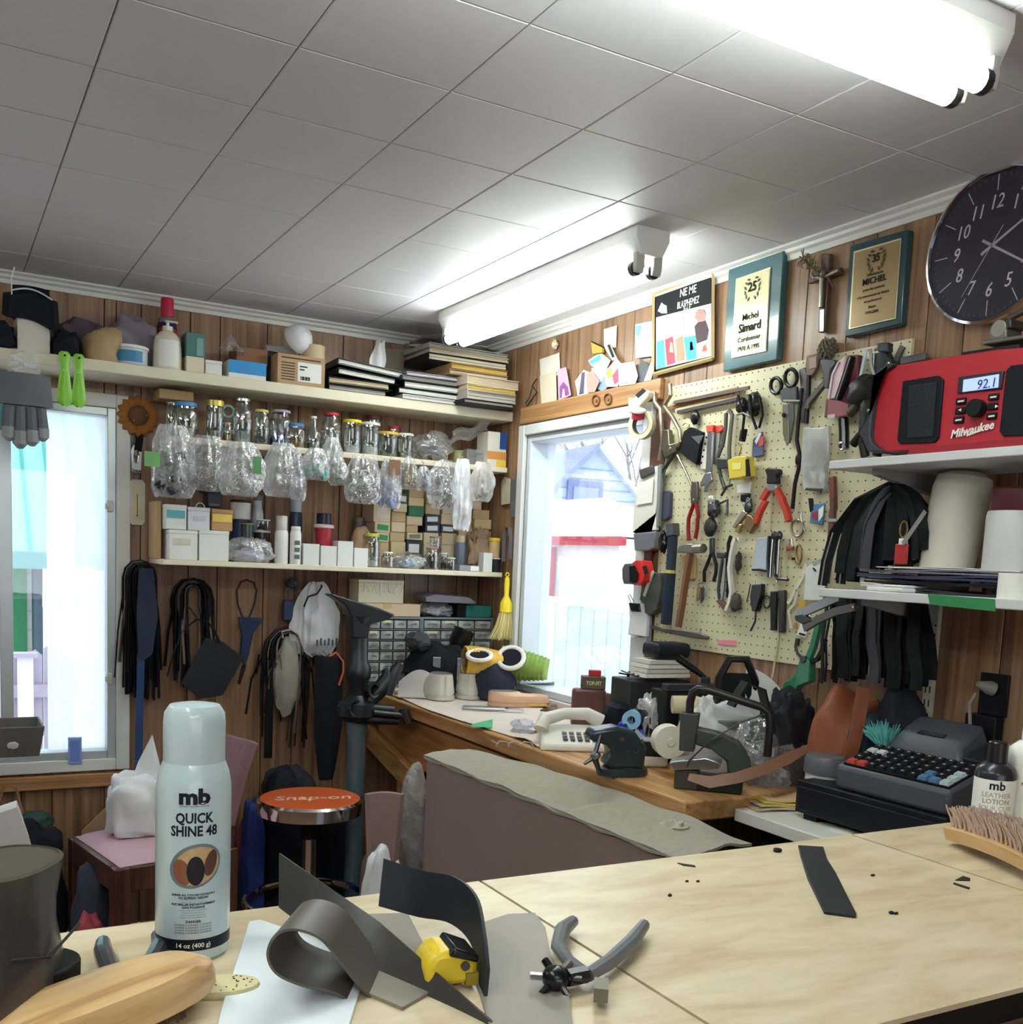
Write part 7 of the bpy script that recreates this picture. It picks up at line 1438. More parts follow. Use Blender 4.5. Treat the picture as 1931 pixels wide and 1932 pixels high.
t, w, h = vt('plastic_scrap', 'crumpled grey plastic scrap at the cloth edge before the telephone', 'scrap', 966,1360,1016,1386, BZ, 0,.03); MB().blob((0,0, h*.4),(w*.5,.04, h*.6),5,.5,2.5,20,12, flat=-h*.4).build('film', mat((190,186,194),.35, var=.15), t)
# telephone
t, w, h = vt('telephone', 'white corded desk telephone with push buttons on the workbench', 'telephone', 1008,1346,1150,1416, BZ, .12,.05)
IV = mat((222,218,206),.4, var=.03); tl = w*.92
MB().add([(-tl*.5,-.075,0),(tl*.5,-.075,0),(tl*.5,.085,0),(-tl*.5,.085,0),(-tl*.46,-.07,.022),(tl*.48,-.07,.022),(tl*.48,.08,.062),(-tl*.46,.08,.062)],[(0,3,2,1),(4,5,6,7),(0,1,5,4),(1,2,6,5),(2,3,7,6),(3,0,4,7)]).build('base', IV, t, bev=.008)
for i in range(5):
 for j in range(3):
  x_ = -tl*.12+i*.022; y_ = -.045+j*.022; z_ = .022+(y_+.07)/.15*.040+.002
  MB().box(-.007,.007,-.006,.006,0,.005, TL((x_, y_, z_)) @ TR(.26,4, 'X')).build('key', mat((120,118,120),.5) if j else mat((70,70,74),.5), t, bev=.001)
MB().tube([(-tl*.46,.01,.050),(-tl*.40,.03,.080),(-tl*.1,.062,.094),(tl*.25,.075,.094),(tl*.46,.078,.070)],[.024,.022,.018,.020,.025],12).build('handset', IV, t)
m = MB().tube([(-tl*.46-.012*k*.5+.010*math.cos(k*1.4)-.002*k, -.04-.0025*k+.002*k, .012+.010*math.sin(k*1.4)) for k in range(20)],.0022,5); m.build('coil_cord', mat((176,170,160),.5), t)
# ================================================================ right half of the workbench
t, w, h = vp('tool_tray', 'long black organiser tray with grey compartments against the wall', 'tray', 1235,1268,1440,1330, 'x', 1.97, BZ, .55)
MB().box(-w*.5, w*.5,-.03,.06,0, h*.8).build('tray_body', BLACK, t, bev=.004)
for k in range(7): MB().box(-w*.36+w*.11*k, -w*.27+w*.11*k, -.033,-.029, h*.3, h*.66).build('cell', mat((84,88,88),.5), t, bev=.002)
MB().box(-w*.5, w*.5,-.035,.0, h*.8, h*.88).build('tray_lip', mat((40,40,50),.4), t, bev=.003)
t, w, h = vp('tool_box', 'black box heaped with steel punches under the paper stack', 'box', 1172,1268,1300,1330, 'x', 1.96, BZ, .5)
MB().box(-w*.5, w*.5,-.03,.10,0, h*.9).build('box_body', mat((42,42,44),.5, var=.3), t, bev=.004); bzt = BZ+h*.9
rnd = random.Random(6); m = MB()
for k in range(26):
 x_ = rnd.uniform(-.45,.4)*w; m.tube([(x_, rnd.uniform(-.03,.05), h*.92+rnd.random()*.012),(x_+rnd.uniform(-.05,.05), rnd.uniform(-.03,.05), h*.95+rnd.random()*.02)], rnd.uniform(.002,.005),6)
m.build('punches', DSTEEL, t)
t, w, h = vp('paper_stack', 'stack of white papers under the black cushion', 'papers', 1195,1240,1294,1268, 'x', 1.97, bzt+.012,.6)
for k in range(4): MB().box(-w*.5+.004*k, w*.5-.003*k, -.05,.05, h*.24*k, h*.24*k+h*.2).build('sheets', [PAPERW, OFFW][k % 2], t, smooth=False)
pzt = bzt+.012+h
t, w, h = vp('black_cushion', 'rounded black leather cushion pad on the paper stack', 'cushion', 1217,1211,1297,1246, 'x', 1.99, pzt, .6); MB().box(-w*.5, w*.5,-.045,.045,0, h).build('pad', mat((34,36,44),.35, var=.1), t, bev=.016, seg=4)
t, w, h = vp('lever_tool', 'black lever handle sticking up from the tool clutter', 'tool', 1278,1238,1335,1282, 'x', 1.93); MB().tube([(-w*.5,0, h*.9),(0,0, h*.5),(w*.5,0, h*.05)],[.012,.011,.006],10).build('lever', BLACKG, t); MB().box(w*.3, w*.6,-.02,.02,-.03,.01).build('lever_base', DARKG, t, bev=.003)
t, w, h = vp('tool_caddy', 'black arched tool caddy standing before the pegboard', 'caddy', 1348,1236,1430,1312, 'x', 1.93, BZ, .3)
MB().tube([(-w*.45,0, h*.3),(-w*.42,0, h*.8),(-w*.2,0, h*.97),(w*.2,0, h*.97),(w*.45,0, h*.78),(w*.55,.03, h*.4)],.012,10).build('arch', BLACKG, t); MB().box(-w*.45, w*.5,-.03,.05,0, h*.42).build('caddy_body', mat((38,44,44),.5), t, bev=.006); MB().box(-w*.36, w*.36,-.004,.004, h*.5, h*.85).build('back_panel', BLACK, t); MB().box(-w*.5, w*.45,-.05,-.03, h*.38, h*.46).build('rim', mat((110,120,116),.4), t, bev=.004)
t, w, h = vp('curled_sheet', 'curled white plastic sheet leaning against the wall', 'plastic sheet', 1420,1262,1483,1318, 'x', 1.99, BZ, .6); MB().sheet(lambda u, v: (w*(u-.5),.03*math.cos(u*3)+.02*v, h*v*(1-.25*u*u)),10,8,.002).build('sheet', mat((206,208,210),.4), t)
t, w, h = vp('black_strap_coil', 'curved black strap arching over the clear bags', 'strap', 1378,1283,1462,1330, 'x', 1.86, BZ, .4); MB().ribbon([(-w*.5,0, h*.75),(-w*.2,0, h*.98),(w*.2,0, h*.92),(w*.48,0, h*.55),(w*.5,0,0)],.05,.006,(0,1,0)).build('strap', BLACK, t)
o = shoe('dress_shoe', 'pointed black leather dress shoe lying among the tools', 1130,1270,1215,1325, BZ+.05,-1.9, BLACKG, BLACK, .27,.10,.09, BLACK, pos=atX(1200,1315,1.80))
t, w, h = vp('leather_case', 'brown leather case standing open on the workbench', 'case', 1078,1300,1168,1364, 'y', 2.92, BZ, .15)
BRL = mat((96,56,48),.45, var=.15, scale=60, bump=.2); MB().box(-w*.5, w*.2,-.02,.03,0, h).build('case_body', BRL, t, bev=.010); MB().box(-.01,.01,-.07,.07,0, h*.86, TL((w*.36,.03,0)) @ TR(.5,4, 'Z')).build('case_flap', BRL, t, bev=.006)
zc_ = BZ+h
o, w, h = vp('heel_box', 'dark tan box printed with pale capitals on the leather case', 'box', 1097,1276,1142,1302, 'y', 2.93, zc_, .1); MB().box(-w*.5, w*.5,-.02,.03,0, h).build('box_body', mat((92,78,62),.6), o, bev=.002); text('TOP-FIT', h*.44, mat((206,200,140),.6), o, (0,-.0215, h*.34), bold=.0006, sx=.78); MB().box(-w*.2, w*.3,-.01,.02, h, h*1.5).build('red_tab', RED, o, bev=.002)
t, w, h = vp('dark_cloth', 'heap of dark navy cloth behind the tape dispenser', 'cloth', 1155,1312,1285,1372, 'x', 1.93, BZ, .4); MB().blob((0,.05, h*.4),(w*.5,.09, h*.62),3,.3,2.4,28,16, flat=-h*.4, pw=.7).build('cloth', NAVY, t)
t, w, h = vp('tape_dispenser', 'blue tape dispenser with clear tape roll on the workbench', 'tape dispenser', 1166,1338,1232,1394, 'y', 2.42, BZ, -.2)
BL = mat((24,56,190),.35, var=.06); MB().prism([(-w*.5,0),(w*.5,0),(w*.5, h*.35),(w*.2, h*.62),(0, h*.5),(-w*.2, h*.75),(-w*.5, h*.7)],-.02,.03).build('dispenser_body', BL, t, bev=.006); MB().prism([(w*.0, h*.50),(w*.42, h*.30),(w*.46, h*.40),(w*.05, h*.62)],-.022,.032).build('band', mat((180,184,196),.4), t); MB().lathe([(.012,-.02),(.028,-.02),(.028,.02),(.012,.02),(.012,-.02)],20, TL((-w*.1,0, h*.78)) @ TR(PI/2,4, 'X')).build('tape_roll', mat((150,196,230),.25), t)
for i, (lab, l, t_, r, b, xx, mm, cm) in enumerate((('clear crumpled bag behind the tape dispenser', 1208,1318,1300,1398,1.86, BAGM, None),('white crumpled plastic bag under the press handle', 1290,1322,1440,1420,1.90, mat((206,204,206),.35, var=.15, scale=14, bump=.3), None),('clear bag of grey parts behind the leather strip', 1400,1370,1470,1440,1.88, FILM, GREY),('crinkled clear wrap behind the leather strip end', 1420,1405,1530,1458,1.93, FILM, mat((180,176,170),.5)),('dark tangle of belts and leads beside the tan bag', 1448,1316,1536,1400,1.97, mat((22,22,28),.6, var=.4), None))):
 o, w, h = vp('plastic_bag' if 'dark' not in lab else 'belt_tangle', lab, 'bag' if 'dark' not in lab else 'belts', l, t_, r, b, 'x', xx, BZ if l < 1390 else WCZ, .5)
 MB().blob((0,.03, h*.4),(w*.5,.065, h*.64), i+30,.24,3.6,40,26, flat=-h*.4, pw=.6).build('film' if 'dark' not in lab else 'belts', mm, o, ang=80)
 if cm: MB().blob((0,.03, h*.3),(w*.3,.05, h*.3), i+60,.4,3,18,10).build('contents', cm, o)
t, w, h = vp('fabric_roll', 'cream felt roll lying on the clear bag', 'roll', 1268,1312,1352,1346, 'x', 1.84, None, .2); MB().tube([(-w*.5,0, h*.45),(0,0, h*.5),(w*.45,.04, h*.2)],[h*.5, h*.5, h*.42],14).build('felt', mat((206,196,162),.9, var=.08), t)
o, w, h = vp('thread_cone', 'white thread spool lying beside the press post', 'spool', 1240,1368,1284,1424, 'y', 2.20, BZ, .25); MB().lathe([(0,-.004),(.010,-.004),(.012,0),(h*.34,0),(h*.34,.05),(.01,.054)],22, TL((0,0, h*.66)) @ TR(-PI/2,4, 'X') @ TL((0,0,-.02))).build('thread', mat((226,222,206),.6), o); MB().cyl(.006,-.007,.0,10, TL((0,-.018, h*.66)) @ TR(PI/2,4, 'X')).build('core', DSTEEL, o)
o, w, h = vp('stamp_box', 'small black lidded box on a white base behind the green press', 'box', 1198,1394,1258,1444, 'y', 2.30, BZ, .15); MB().box(-w*.5, w*.5,-.03,.03,0, h*.45).build('base', IV, o, bev=.008); MB().box(-w*.3, w*.38,-.03,.025, h*.4, h*.95).build('box_body', mat((30,38,42),.4), o, bev=.002); MB().box(-w*.3, w*.38,-.03,.025, h*.95, h).build('lid', mat((160,162,168),.4), o)
# small dark green press with lettering
t, w, h = vp('bench_press', 'small dark green cast press with raised letters on the bench edge', 'press', 1104,1368,1226,1462, 'y', 2.22, BZ, .35)
GP = mat((30,48,52),.35, var=.15, coat=.3); MB().lathe([(w*.40,0),(w*.42,.008),(w*.40,.02),(w*.3,.026)],26, TL((w*.08,0,0)),1,.6).build('foot', GP, t); MB().prism([(-w*.12,.02),(w*.38,.02),(w*.40, h*.6),(w*.2, h*.9),(-w*.1, h),(-w*.5, h*.92),(-w*.52, h*.72),(-w*.22, h*.62),(-w*.16, h*.45),(-w*.26, h*.25)],-.034,.034).build('frame', GP, t, bev=.010)
MB().tube([(-w*.36,-.03, h*.85),(-w*.46,-.035, h*.40),(-w*.62,-.04, h*.28)],[.006,.007,.004],8).build('lever', DSTEEL, t); MB().tube([(-w*.46,-.035, h*.42),(-w*.36,-.04, h*.1)],[.009,.006],8).build('lever', DSTEEL, t); MB().blob((-w*.44,-.036, h*.44),(.014,.012,.012),3,.2).build('knuckle', STEEL, t); MB().cyl(.007,-.001,.003,12, TL((-w*.02,-.034, h*.74)) @ TR(PI/2,4, 'X')).build('bolt', CHROME, t)
text('E M', h*.16, mat((44,66,70),.4), t, (w*.16,-.0348, h*.42), thick=.001)
# skiving machine: post, bent tube handle, green frame, table
t, w, h = vp('skiving_press', 'grey green leather press with bent tube handle at the bench corner', 'press', 1273,1300,1450,1500, 'y', 1.97, BZ, -.05)
X = lambda px: (px-1361.5)/177*w
Z = lambda py: (1500-py)/200*h
OL = mat((66,74,62),.45,.3, var=.2); PS = mat((78,78,76),.45,.5, var=.2)
MB().box(X(1273), X(1318),-.03,.03,0, Z(1460)).build('base_block', PS, t, bev=.004); MB().prism([(X(1315),.0),(X(1400),0),(X(1400), Z(1474)),(X(1315), Z(1470))],-.03,.04).build('base_bar', mat((44,46,46),.5,.4), t, bev=.004)
MB().prism([(X(1276), Z(1352)),(X(1312), Z(1352)),(X(1306), Z(1426)),(X(1278), Z(1426))],-.02,.02).build('post', PS, t, bev=.003)
MB().prism([(X(1306), Z(1378)),(X(1350), Z(1385)),(X(1388), Z(1400)),(X(1410), Z(1432)),(X(1416), Z(1462)),(X(1372), Z(1472)),(X(1368), Z(1440)),(X(1340), Z(1420)),(X(1306), Z(1412))],-.016,.022).build('frame', OL, t, bev=.006)
MB().prism([(X(1262), Z(1448)),(X(1300), Z(1438)),(X(1330), Z(1432)),(X(1360), Z(1440)),(X(1356), Z(1452)),(X(1272), Z(1462))],-.04,.03).build('table_plate', STEEL, t, bev=.003)
MB().tube([(X(1292),0, Z(1356)),(X(1292),0, Z(1330)),(X(1296),0, Z(1312)),(X(1306),0, Z(1304)),(X(1325),0, Z(1305)),(X(1390),0, Z(1322)),(X(1424),0, Z(1330)),(X(1438),0, Z(1340)),(X(1442),0, Z(1360)),(X(1441),0, Z(1424))],.0105,12).build('handle', mat((48,46,48),.35,.5), t)
MB().tube([(X(1296),-.035, Z(1460)),(X(1300),-.045, Z(1440)),(X(1335),-.03, Z(1400)),(X(1390),-.02, Z(1360)),(X(1432),-.01, Z(1342))],.0022,6).build('wire', mat((60,58,52),.5), t)
solo('leather_strip', MB().ribbon([(atY(px, py, yy).x, atY(px, py, yy).y, atY(px, py, yy).z) for px, py, yy in ((1300,1466,1.92),(1340,1476,1.88),(1390,1468,1.84),(1440,1452,1.84),(1490,1430,1.86),(1545,1400,1.88))],[.018,.030,.028,.028,.028,.010],.003,(.1,.7,1)), mat((140,98,76),.55, var=.3, scale=7), 'long brown grey leather strip curving from the press to the tan bag', 'leather strip', ang=70)
# on the white counter
t, w, h = vt('newspaper', 'folded newspapers with yellow cover on the white counter', 'newspaper', 1395,1472,1508,1522, WCZ, .5,.03)
for k, rgb in enumerate(((196,178,142),(206,190,156),(222,196,60),(206,176,130))): MB().sheet(lambda u, v: (w*(u-.5)*(1-.06*k)+.01*k, (v-.5)*.16+.01*k, .004+.006*k+.004*math.sin(u*4+k)),8,4,.003).build('sheet', mat(rgb, .7, var=.15), t)
t, w, h = vt('plastic_pack', 'flat pale blue plastic packs on the white counter edge', 'package', 1366,1492,1432,1514, WCZ, .4,.02); MB().sheet(lambda u, v: (w*(u-.5),(v-.5)*.07,.004+.006*math.sin(u*3)*math.sin(v*3)),10,6,.003).build('film', mat((170,196,206),.25, var=.1), t)
o, w, h = vp('paste_jar', 'jar with dark grey lid and white label beside the register', 'jar', 1517,1424,1602,1478, 'x', 1.90, WCZ); MB().cyl(w*.46,0, h*.72,26).build('jar_body', mat((214,214,218),.4, var=.1), o); MB().lathe([(w*.5, h*.7),(w*.5, h*.94),(w*.45, h)],26).build('lid', mat((92,94,100),.4), o)
solo('paper_disc', MB().lathe([(0,0),(.026,0),(.026,.001),(0,.001)],24), PAPERW, 'round white paper disc on the counter in front of the register', 'paper', atZ(1590,1568, WCZ))
# tan handbag, dark bag, duster
t, w, h = vp('leather_bag', 'tan leather handbag with straps slumped against the wall', 'handbag', 1530,1300,1680,1424, 'x', 1.985, WCZ, .45)
TAN = mat((150,84,58),.45, var=.2, scale=20); MB().blob((0,.03, h*.42),(w*.5,.055, h*.56),5,.22,1.8,32,18, flat=-h*.42, pw=.85).build('bag_body', TAN, t); MB().ribbon([(-w*.02,-.05, h*1.04),(-w*.12,-.075, h*.7),(-w*.2,-.075, h*.4),(-w*.3,-.07, h*.2)],.032,.005,(1,0,.2)).build('strap', mat((140,78,52),.45), t); MB().blob((w*.10,-.045, h*.62),(w*.26,.030, h*.22),8,.12,1.6,20,12).build('pocket', mat((42,56,66),.4), t)
for dx in (.30,.33): MB().cyl(.005,0,.004,10, TL((w*dx, -.066, h*(.85-3*(dx-.3)))) @ TR(PI/2,4, 'X')).build('stud', CHROME, t)
MB().ribbon([(-w*.45,-.07, h*.35),(-w*.1,-.08, h*.45),(w*.15,-.085, h*.62)],.014,.004,(.2,0,1)).build('strap', mat((40,32,34),.5), t)
t, w, h = vp('dark_bag', 'black nylon bag behind the tan leather handbag', 'bag', 1655,1294,1742,1384, 'x', 2.02, WCZ, .4); MB().blob((0,0, h*.42),(w*.5,.05, h*.58),14,.25,2,24,14, flat=-h*.42, pw=.7).build('bag_body', mat((30,32,44),.7, var=.3), t)
t, w, h = vp('feather_duster', 'turquoise feather duster head behind the register', 'duster', 1632,1364,1706,1416, 'x', 1.96, None, .2); rnd = random.Random(2); m = MB()
for k in range(150):
 a_ = rnd.uniform(-1.2,1.2); l_ = h*rnd.uniform(.7,1.15); y_ = rnd.uniform(-.03,.03); m.ribbon([(w*.02*a_, y_*.4,0),(w*.3*a_, y_, l_*.55),(w*.46*a_, y_*1.2, l_*math.cos(a_*.6))],[.004,.006,.001],.0006,(1, rnd.random(),0))
m.build('feathers', mat((110,196,190),.8, var=.2), t); MB().tube([(0,0,.01),(.02,.02,-.08)],.006,8).build('duster_handle', BLACK, t)
# green hole-punch pliers leaning under the pegboard
cG = lambda x, y: (1180+x/5.08,1200+y/5.08)
rt('revolving_punch', 'green enamelled punch pliers leaning against the pegboard', 'punch', cG, [('body', 'poly', [(1520,660),(1525,540),(1560,440),(1640,400),(1680,330),(1700,240),(1760,210),(1800,240),(1800,440),(1690,480),(1640,560),(1620,660)],.026, mat((36,120,84),.35, var=.08, coat=.3)),('handle', 'rib', [(1760,230),(1810,100),(1850,-60),(1870,-200)],(.016,.014), mat((36,120,84),.35)),('handle', 'rib', [(1790,250),(1850,220),(1890,150),(1920,30)],(.011,.010), mat((30,30,34),.5),.004),('pivot', 'disc', [(1745,225)],(.010,.034), DSTEEL)], off=.06)
# ================================================================ cash register
p0 = atZ(1500,1532, WCZ+.012)
t = thing('cash_register', 'dark grey electronic cash register on a black cash drawer', 'cash register', (p0.x, p0.y, WCZ),-PI/2+.045)
RW_, RD_ = .405, XR-.02-p0.x; BK = mat((24,25,34),.4, var=.1); GR = mat((74,78,88),.45, var=.05)
for fx in (.02, RW_-.06): MB().box(fx, fx+.04,.01,.05,0,.014).build('foot', BLACK, t)
zD = .092
MB().box(0, RW_, 0, RD_, .014, zD).build('cash_drawer', BK, t, bev=.003); MB().box(.008, RW_-.008,-.003,.002,.022, zD-.014).build('drawer_front', BK, t, bev=.002)
hb = [(.10,.012),(RW_-.005,.012),(RW_-.005, RD_-.005),(.10, RD_-.005)]
def topz(y): return zD+.052+(y/RD_)*.085
MB().add([(a, b, zD) for a, b in hb]+[(a, b, topz(b)) for a, b in hb],[(3,2,1,0),(4,5,6,7),(0,1,5,4),(1,2,6,5),(2,3,7,6),(3,0,4,7)]).build('register_body', GR, t, bev=.010)
sl = math.atan(.085/RD_); T0 = TL((.10,0, zD+.052)) @ TR(sl, 4, 'X')
kp = MB().box(.018,.292,.020,.140,-.002,.004, T0).build('key_panel', BLACK, t)
for i in range(10):
 for j in range(5):
  c_ = (30,31,36)
  if j == 3 and i < 2: c_ = (200,204,206)
  if j == 0 and i in (0,1): c_ = (196,72,60)
  if (j == 0 and i in (7,8)): c_ = (84,122,160)
  if j == 1 and i == 7: c_ = (84,122,160)
  if i == 9 and j in (0,1,2): c_ = (180,196,196)
  x_ = .022+i*.027; y_ = .023+j*.023
  T1 = T0 @ TL((x_, y_, .003))
  k_ = MB().add([(0,0,0),(.024,0,0),(.024,.020,0),(0,.020,0),(.003,.003,.008),(.021,.003,.008),(.021,.017,.008),(.003,.017,.008)],[(4,5,6,7),(0,1,5,4),(1,2,6,5),(2,3,7,6),(3,0,4,7)], T1).build('key', mat(c_, .35), t, smooth=False)
  if c_ == (30,31,36): MB().box(.009,.015,.008,.012,.0082,.0088, T1).build('key_mark', mat((170,170,172),.5), k_, smooth=False)
MB().add([(.03,.15,0),(.225,.15,0),(.225, RD_-.02,0),(.03, RD_-.02,0),(.045,.17,.022),(.215,.17,.022),(.215, RD_-.02,.045),(.045, RD_-.02,.045)],[(4,5,6,7),(0,1,5,4),(1,2,6,5),(2,3,7,6),(3,0,4,7)], T0).build('printer_cover', GR, t, bev=.008)
MB().box(.09,.16,.19,.235,.0245,.027, T0 @ TR(.02,4, 'X')).build('display_window', mat((46,58,62),.15), t); MB().box(.232,.285,.15, RD_-.03,0,.010, T0).build('paper_bay', mat((40,40,46),.4), t, bev=.003)
# ================================================================ plywood counter
CT = 1.087
t = thing('plywood_counter', 'long pale plywood shop counter with three butted panels', 'counter', (0,.555,0))
MB().box(.536,1.144,0,.456, CT-.03, CT-.005).build('seam_shade', INK, t, smooth=False)  # black underlay added so the gaps between panels look dark, as if shaded
for a, b in ((-1.2,.5388),(.5428,1.1340),(1.1382, XR-.002)): MB().box(a, b, 0,.457, CT-.005, CT).build('panel', PLY, t, smooth=False)
FB = mat((112,86,70),.6, var=.1); MB().box(-1.2, XR-.002,.02,.03,0, CT-.024).build('front_board', FB, t, smooth=False); MB().box(-1.2, XR-.002,.002,.02, CT-.11, CT-.024).build('front_rail', FB, t, smooth=False); MB().box(-1.2, XR-.002,-.14,.0, CT-.055, CT-.035).build('front_ledge', mat((146,112,90),.5, var=.1), t, bev=.004); MB().box(-1.2, XR-.002,.40,.42,.75, CT-.024).build('back_rail', FB, t, smooth=False)
for xx in (-1.1,.3,1.45): MB().box(xx, xx+.03,.03,.40,0, CT-.024).build('side_panel', FB, t, smooth=False)
# spray can with printed label
a = atZ(372,1806, CT); t = thing('polish_can', 'pale grey aerosol can of leather shine spray on the counter', 'spray can', (a.x, a.y+.018, CT),-math.atan2(a.x, a.y)-.10); R = .0325
CAN = mat((190,208,214),.28,0., var=.02, coat=.5); LT = mat((24,26,40),.5); GX = mat((120,130,134),.5)
MB().lathe([(R*.90,0),(R*.97,.003),(R*.97,.008),(R, .010),(R, .150),(R*.985,.156),(R*.93,.166),(R*.84,.174),(R*.82,.176)],40).build('can_body', CAN, t)
MB().lathe([(R*.81,.174),(R*.82,.176),(R*.82,.210),(R*.79,.219),(R*.66,.2255),(R*.3,.2275),(0,.228)],40).build('cap', CAN, t)
MB().lathe([(R*1.003,.0115),(R*1.003,.022)],40, cap=False).build('black_band', mat((22,24,34),.4), t)
WR = R*1.005; YO = .06
def ct(body, s, z, m=LT, b=0., sx=1.): o = text(body, s, m, t, (0,0, z), wrap=WR, bold=b, sx=sx); o.rotation_euler = (0,0,.12)
ct('mb', .0185,.1435, LT, .0009,1.15); ct('&', .0045,.1432); ct('INDIAN TANNERY & SHOE', .0021,.1405); ct('QUICK', .0125,.1265, LT, .0004,.82); ct('SHINE 48', .0125,.1150, LT, .0004,.82)
for k, (s_, z_) in enumerate((('SHINES ALL COLORS INSTANTLY', .0615),('NO BUFFING NEEDED', .0588),('FAIT BRILLER INSTANTANÉMENT', .0530),('SANS POLISSAGE', .0503))): ct(s_, .0026, z_, LT, .0001)
for k in range(6): ct('leather finish for shoes and boots'[:26+2*(k % 3)],.0020,.0575-.0022*k if k < 2 else .0480-.0022*(k-2), GX)
ct('DANGER', .0032,.0372, LT, .0001)
for k in range(4): ct('EXTREME FLAMMABLE CONTENTS', .0021,.0345-.0024*k, LT)
ct('14 oz (400 g)', .0058,.0145, PAPERW, .0001)
def wrapoval(nm, cx, cz, rx, rz_, m, off, sk=.25, n=28, r0=0.):
 ring = [(cx+rx*math.cos(k*2*PI/n)+sk*rz_*math.sin(k*2*PI/n), cz+rz_*math.sin(k*2*PI/n)) for k in range(n)]; vs = []; fs = []
 for q in range(5):
  f = r0+(1-r0)*q/4
  for x_, z_ in ring: x2 = cx+(x_-cx)*f; an = x2/(WR); vs.append(((WR+off)*math.sin(an),-(WR+off)*math.cos(an), cz+(z_-cz)*f))
 for q in range(4):
  for k in range(n): k2 = (k+1) % n; fs.append((q*n+k, q*n+k2,(q+1)*n+k2,(q+1)*n+k))
 o = MB().add(vs, fs).build(nm, m, t); o.rotation_euler = (0,0,.12)
wrapoval('oval_border', .0015,.088,.0225,.0200, mat((112,124,126),.4),.0001,.2); wrapoval('oval_picture', .0025,.088,.0195,.0172, mat((196,160,116),.5, var=.3, scale=300),.0003,.2)
wrapoval('shoe_print', -.010,.083,.0075,.0115, mat((140,84,60),.5),.0005,-.2); wrapoval('shoe_print', .0015,.084,.0075,.0130, mat((34,30,36),.4),.0007,0); wrapoval('shoe_print', .0145,.090,.0055,.0115, mat((92,56,50),.5),.0005,.2)
# ================================================================ other things on the plywood counter
# brown work boot lofted from outlines at rising heights (z, back, front, half width)
a = atZ(92,1893, CT); BR = .95; t = thing('work_boot', 'dark brown leather work boot with trailing lace at the counter end', 'boot', (a.x-.026, a.y-.024, CT), BR)
BT = mat((52,42,40),.38, var=.25, scale=14, bump=.12, coat=.25); SO = mat((34,30,30),.6, var=.2)
loft([oring(*q) for q in ((.020,.034,-.19,.040),(.036,.038,-.188,.043),(.050,.041,-.168,.042),(.064,.037,-.128,.038),(.080,.032,-.088,.034),(.096,.031,-.068,.033),(.116,.034,-.060,.035),(.127,.036,-.061,.0365))], False).build('upper', BT, t, ang=60)
loft([oring(*q) for q in ((.127,.036,-.061,.0365),(.1285,.033,-.058,.034),(.120,.030,-.054,.031),(.08,.026,-.05,.028),(.05,.024,-.05,.026))]).build('lining', mat((70,58,44),.8, var=.3), t, ang=60)
loft([oring(0,.040,-.192,.043,.7), oring(.020,.040,-.192,.043,.7)]).build('sole', SO, t); loft([oring(.0,.045,-.022,.040,.7), oring(.044,.044,-.020,.041,.7)]).build('heel', SO, t, bev=.002)
MB().tube([(p[0], p[1],.0225) for p in oring(0,.041,-.193,.044,.7)],.0012,5, True).build('stitching', mat((110,96,80),.7), t); MB().tube([(.030,-.036,.07),(-.02,-.040,.062),(-.06,-.036,.075),(-.075,-.03,.062)],.0012,5).build('seam', mat((30,26,26),.5), t)
for k in range(4): MB().tube([(-.070-.014*k, -.028,.088-.011*k),(-.082-.016*k, 0,.092-.012*k),(-.070-.014*k, .028,.088-.011*k)],.002,6).build('lace', BLACK, t)
q = [atZ(px, py, CT+zz)-t.location for px, py, zz in ((-40,1650,.10),(20,1760,.06),(70,1845,.012),(100,1880,.003),(142,1898,.003))]; ri = TR(-BR, 3, 'Z')
MB().tube([ri @ Vector((p.x, p.y, p.z)) for p in q],.0018,6).build('lace_end', BLACK, t)
# pincer handles behind the wooden brush
t, w, h = vt('nippers', 'nippers with black dipped curved handles lying behind the wooden brush', 'nippers', 195,1765,305,1850, CT, 0,-.02)
HG = mat((60,62,72),.3, var=.15, coat=.3); d_ = w
for s, pp in ((-1,[(-.50,.085,.012),(-.49,.062,.012),(-.44,.045,.012),(-.36,.02,.01),(-.25,-.01,.008)]),(1,[(.44,.09,.012),(.48,.065,.012),(.36,.035,.012),(.20,.01,.01),(.0,-.015,.008)])):
 MB().tube([(a_*d_, b_, c_) for a_, b_, c_ in pp],[.006,.008,.0085,.008,.006],10).build('handle', HG, t); MB().tube([(pp[-1][0]*d_, pp[-1][1],.008),(-.10*d_, -.05,.008)],.006,8).build('shank', STEEL, t)
MB().box(-.13*d_, -.05*d_, -.07,-.045,0,.014).build('jaw', STEEL, t, bev=.003)
# wooden brush back in the corner
a0 = atZ(330,1850, CT+.02); a1 = atZ(120,1932, CT+.02); c = (a0+a1)/2; an = math.atan2(a0.y-a1.y, a0.x-a1.x)
t = thing('shoe_brush', 'smooth oval wooden brush lying bristles down at the counter front', 'brush', (c.x-.022, c.y-.020, CT), an)
loft([oring(z_, .105*f, -.105*f, .034*f**.6,.66) for z_, f in ((.014,.97),(.018,1),(.028,.995),(.036,.96),(.041,.85),(.043,.5))]).build('wooden_back', BEECH, t); rnd = random.Random(1); m = MB()
for k in range(160): r_ = math.sqrt(rnd.random()); a_ = rnd.random()*6.28; m.tube([(.09*r_*math.cos(a_),.026*r_*math.sin(a_),.015),(.092*r_*math.cos(a_),.027*r_*math.sin(a_),0)],.0012,4)
m.build('bristles', mat((90,70,52),.9), t)
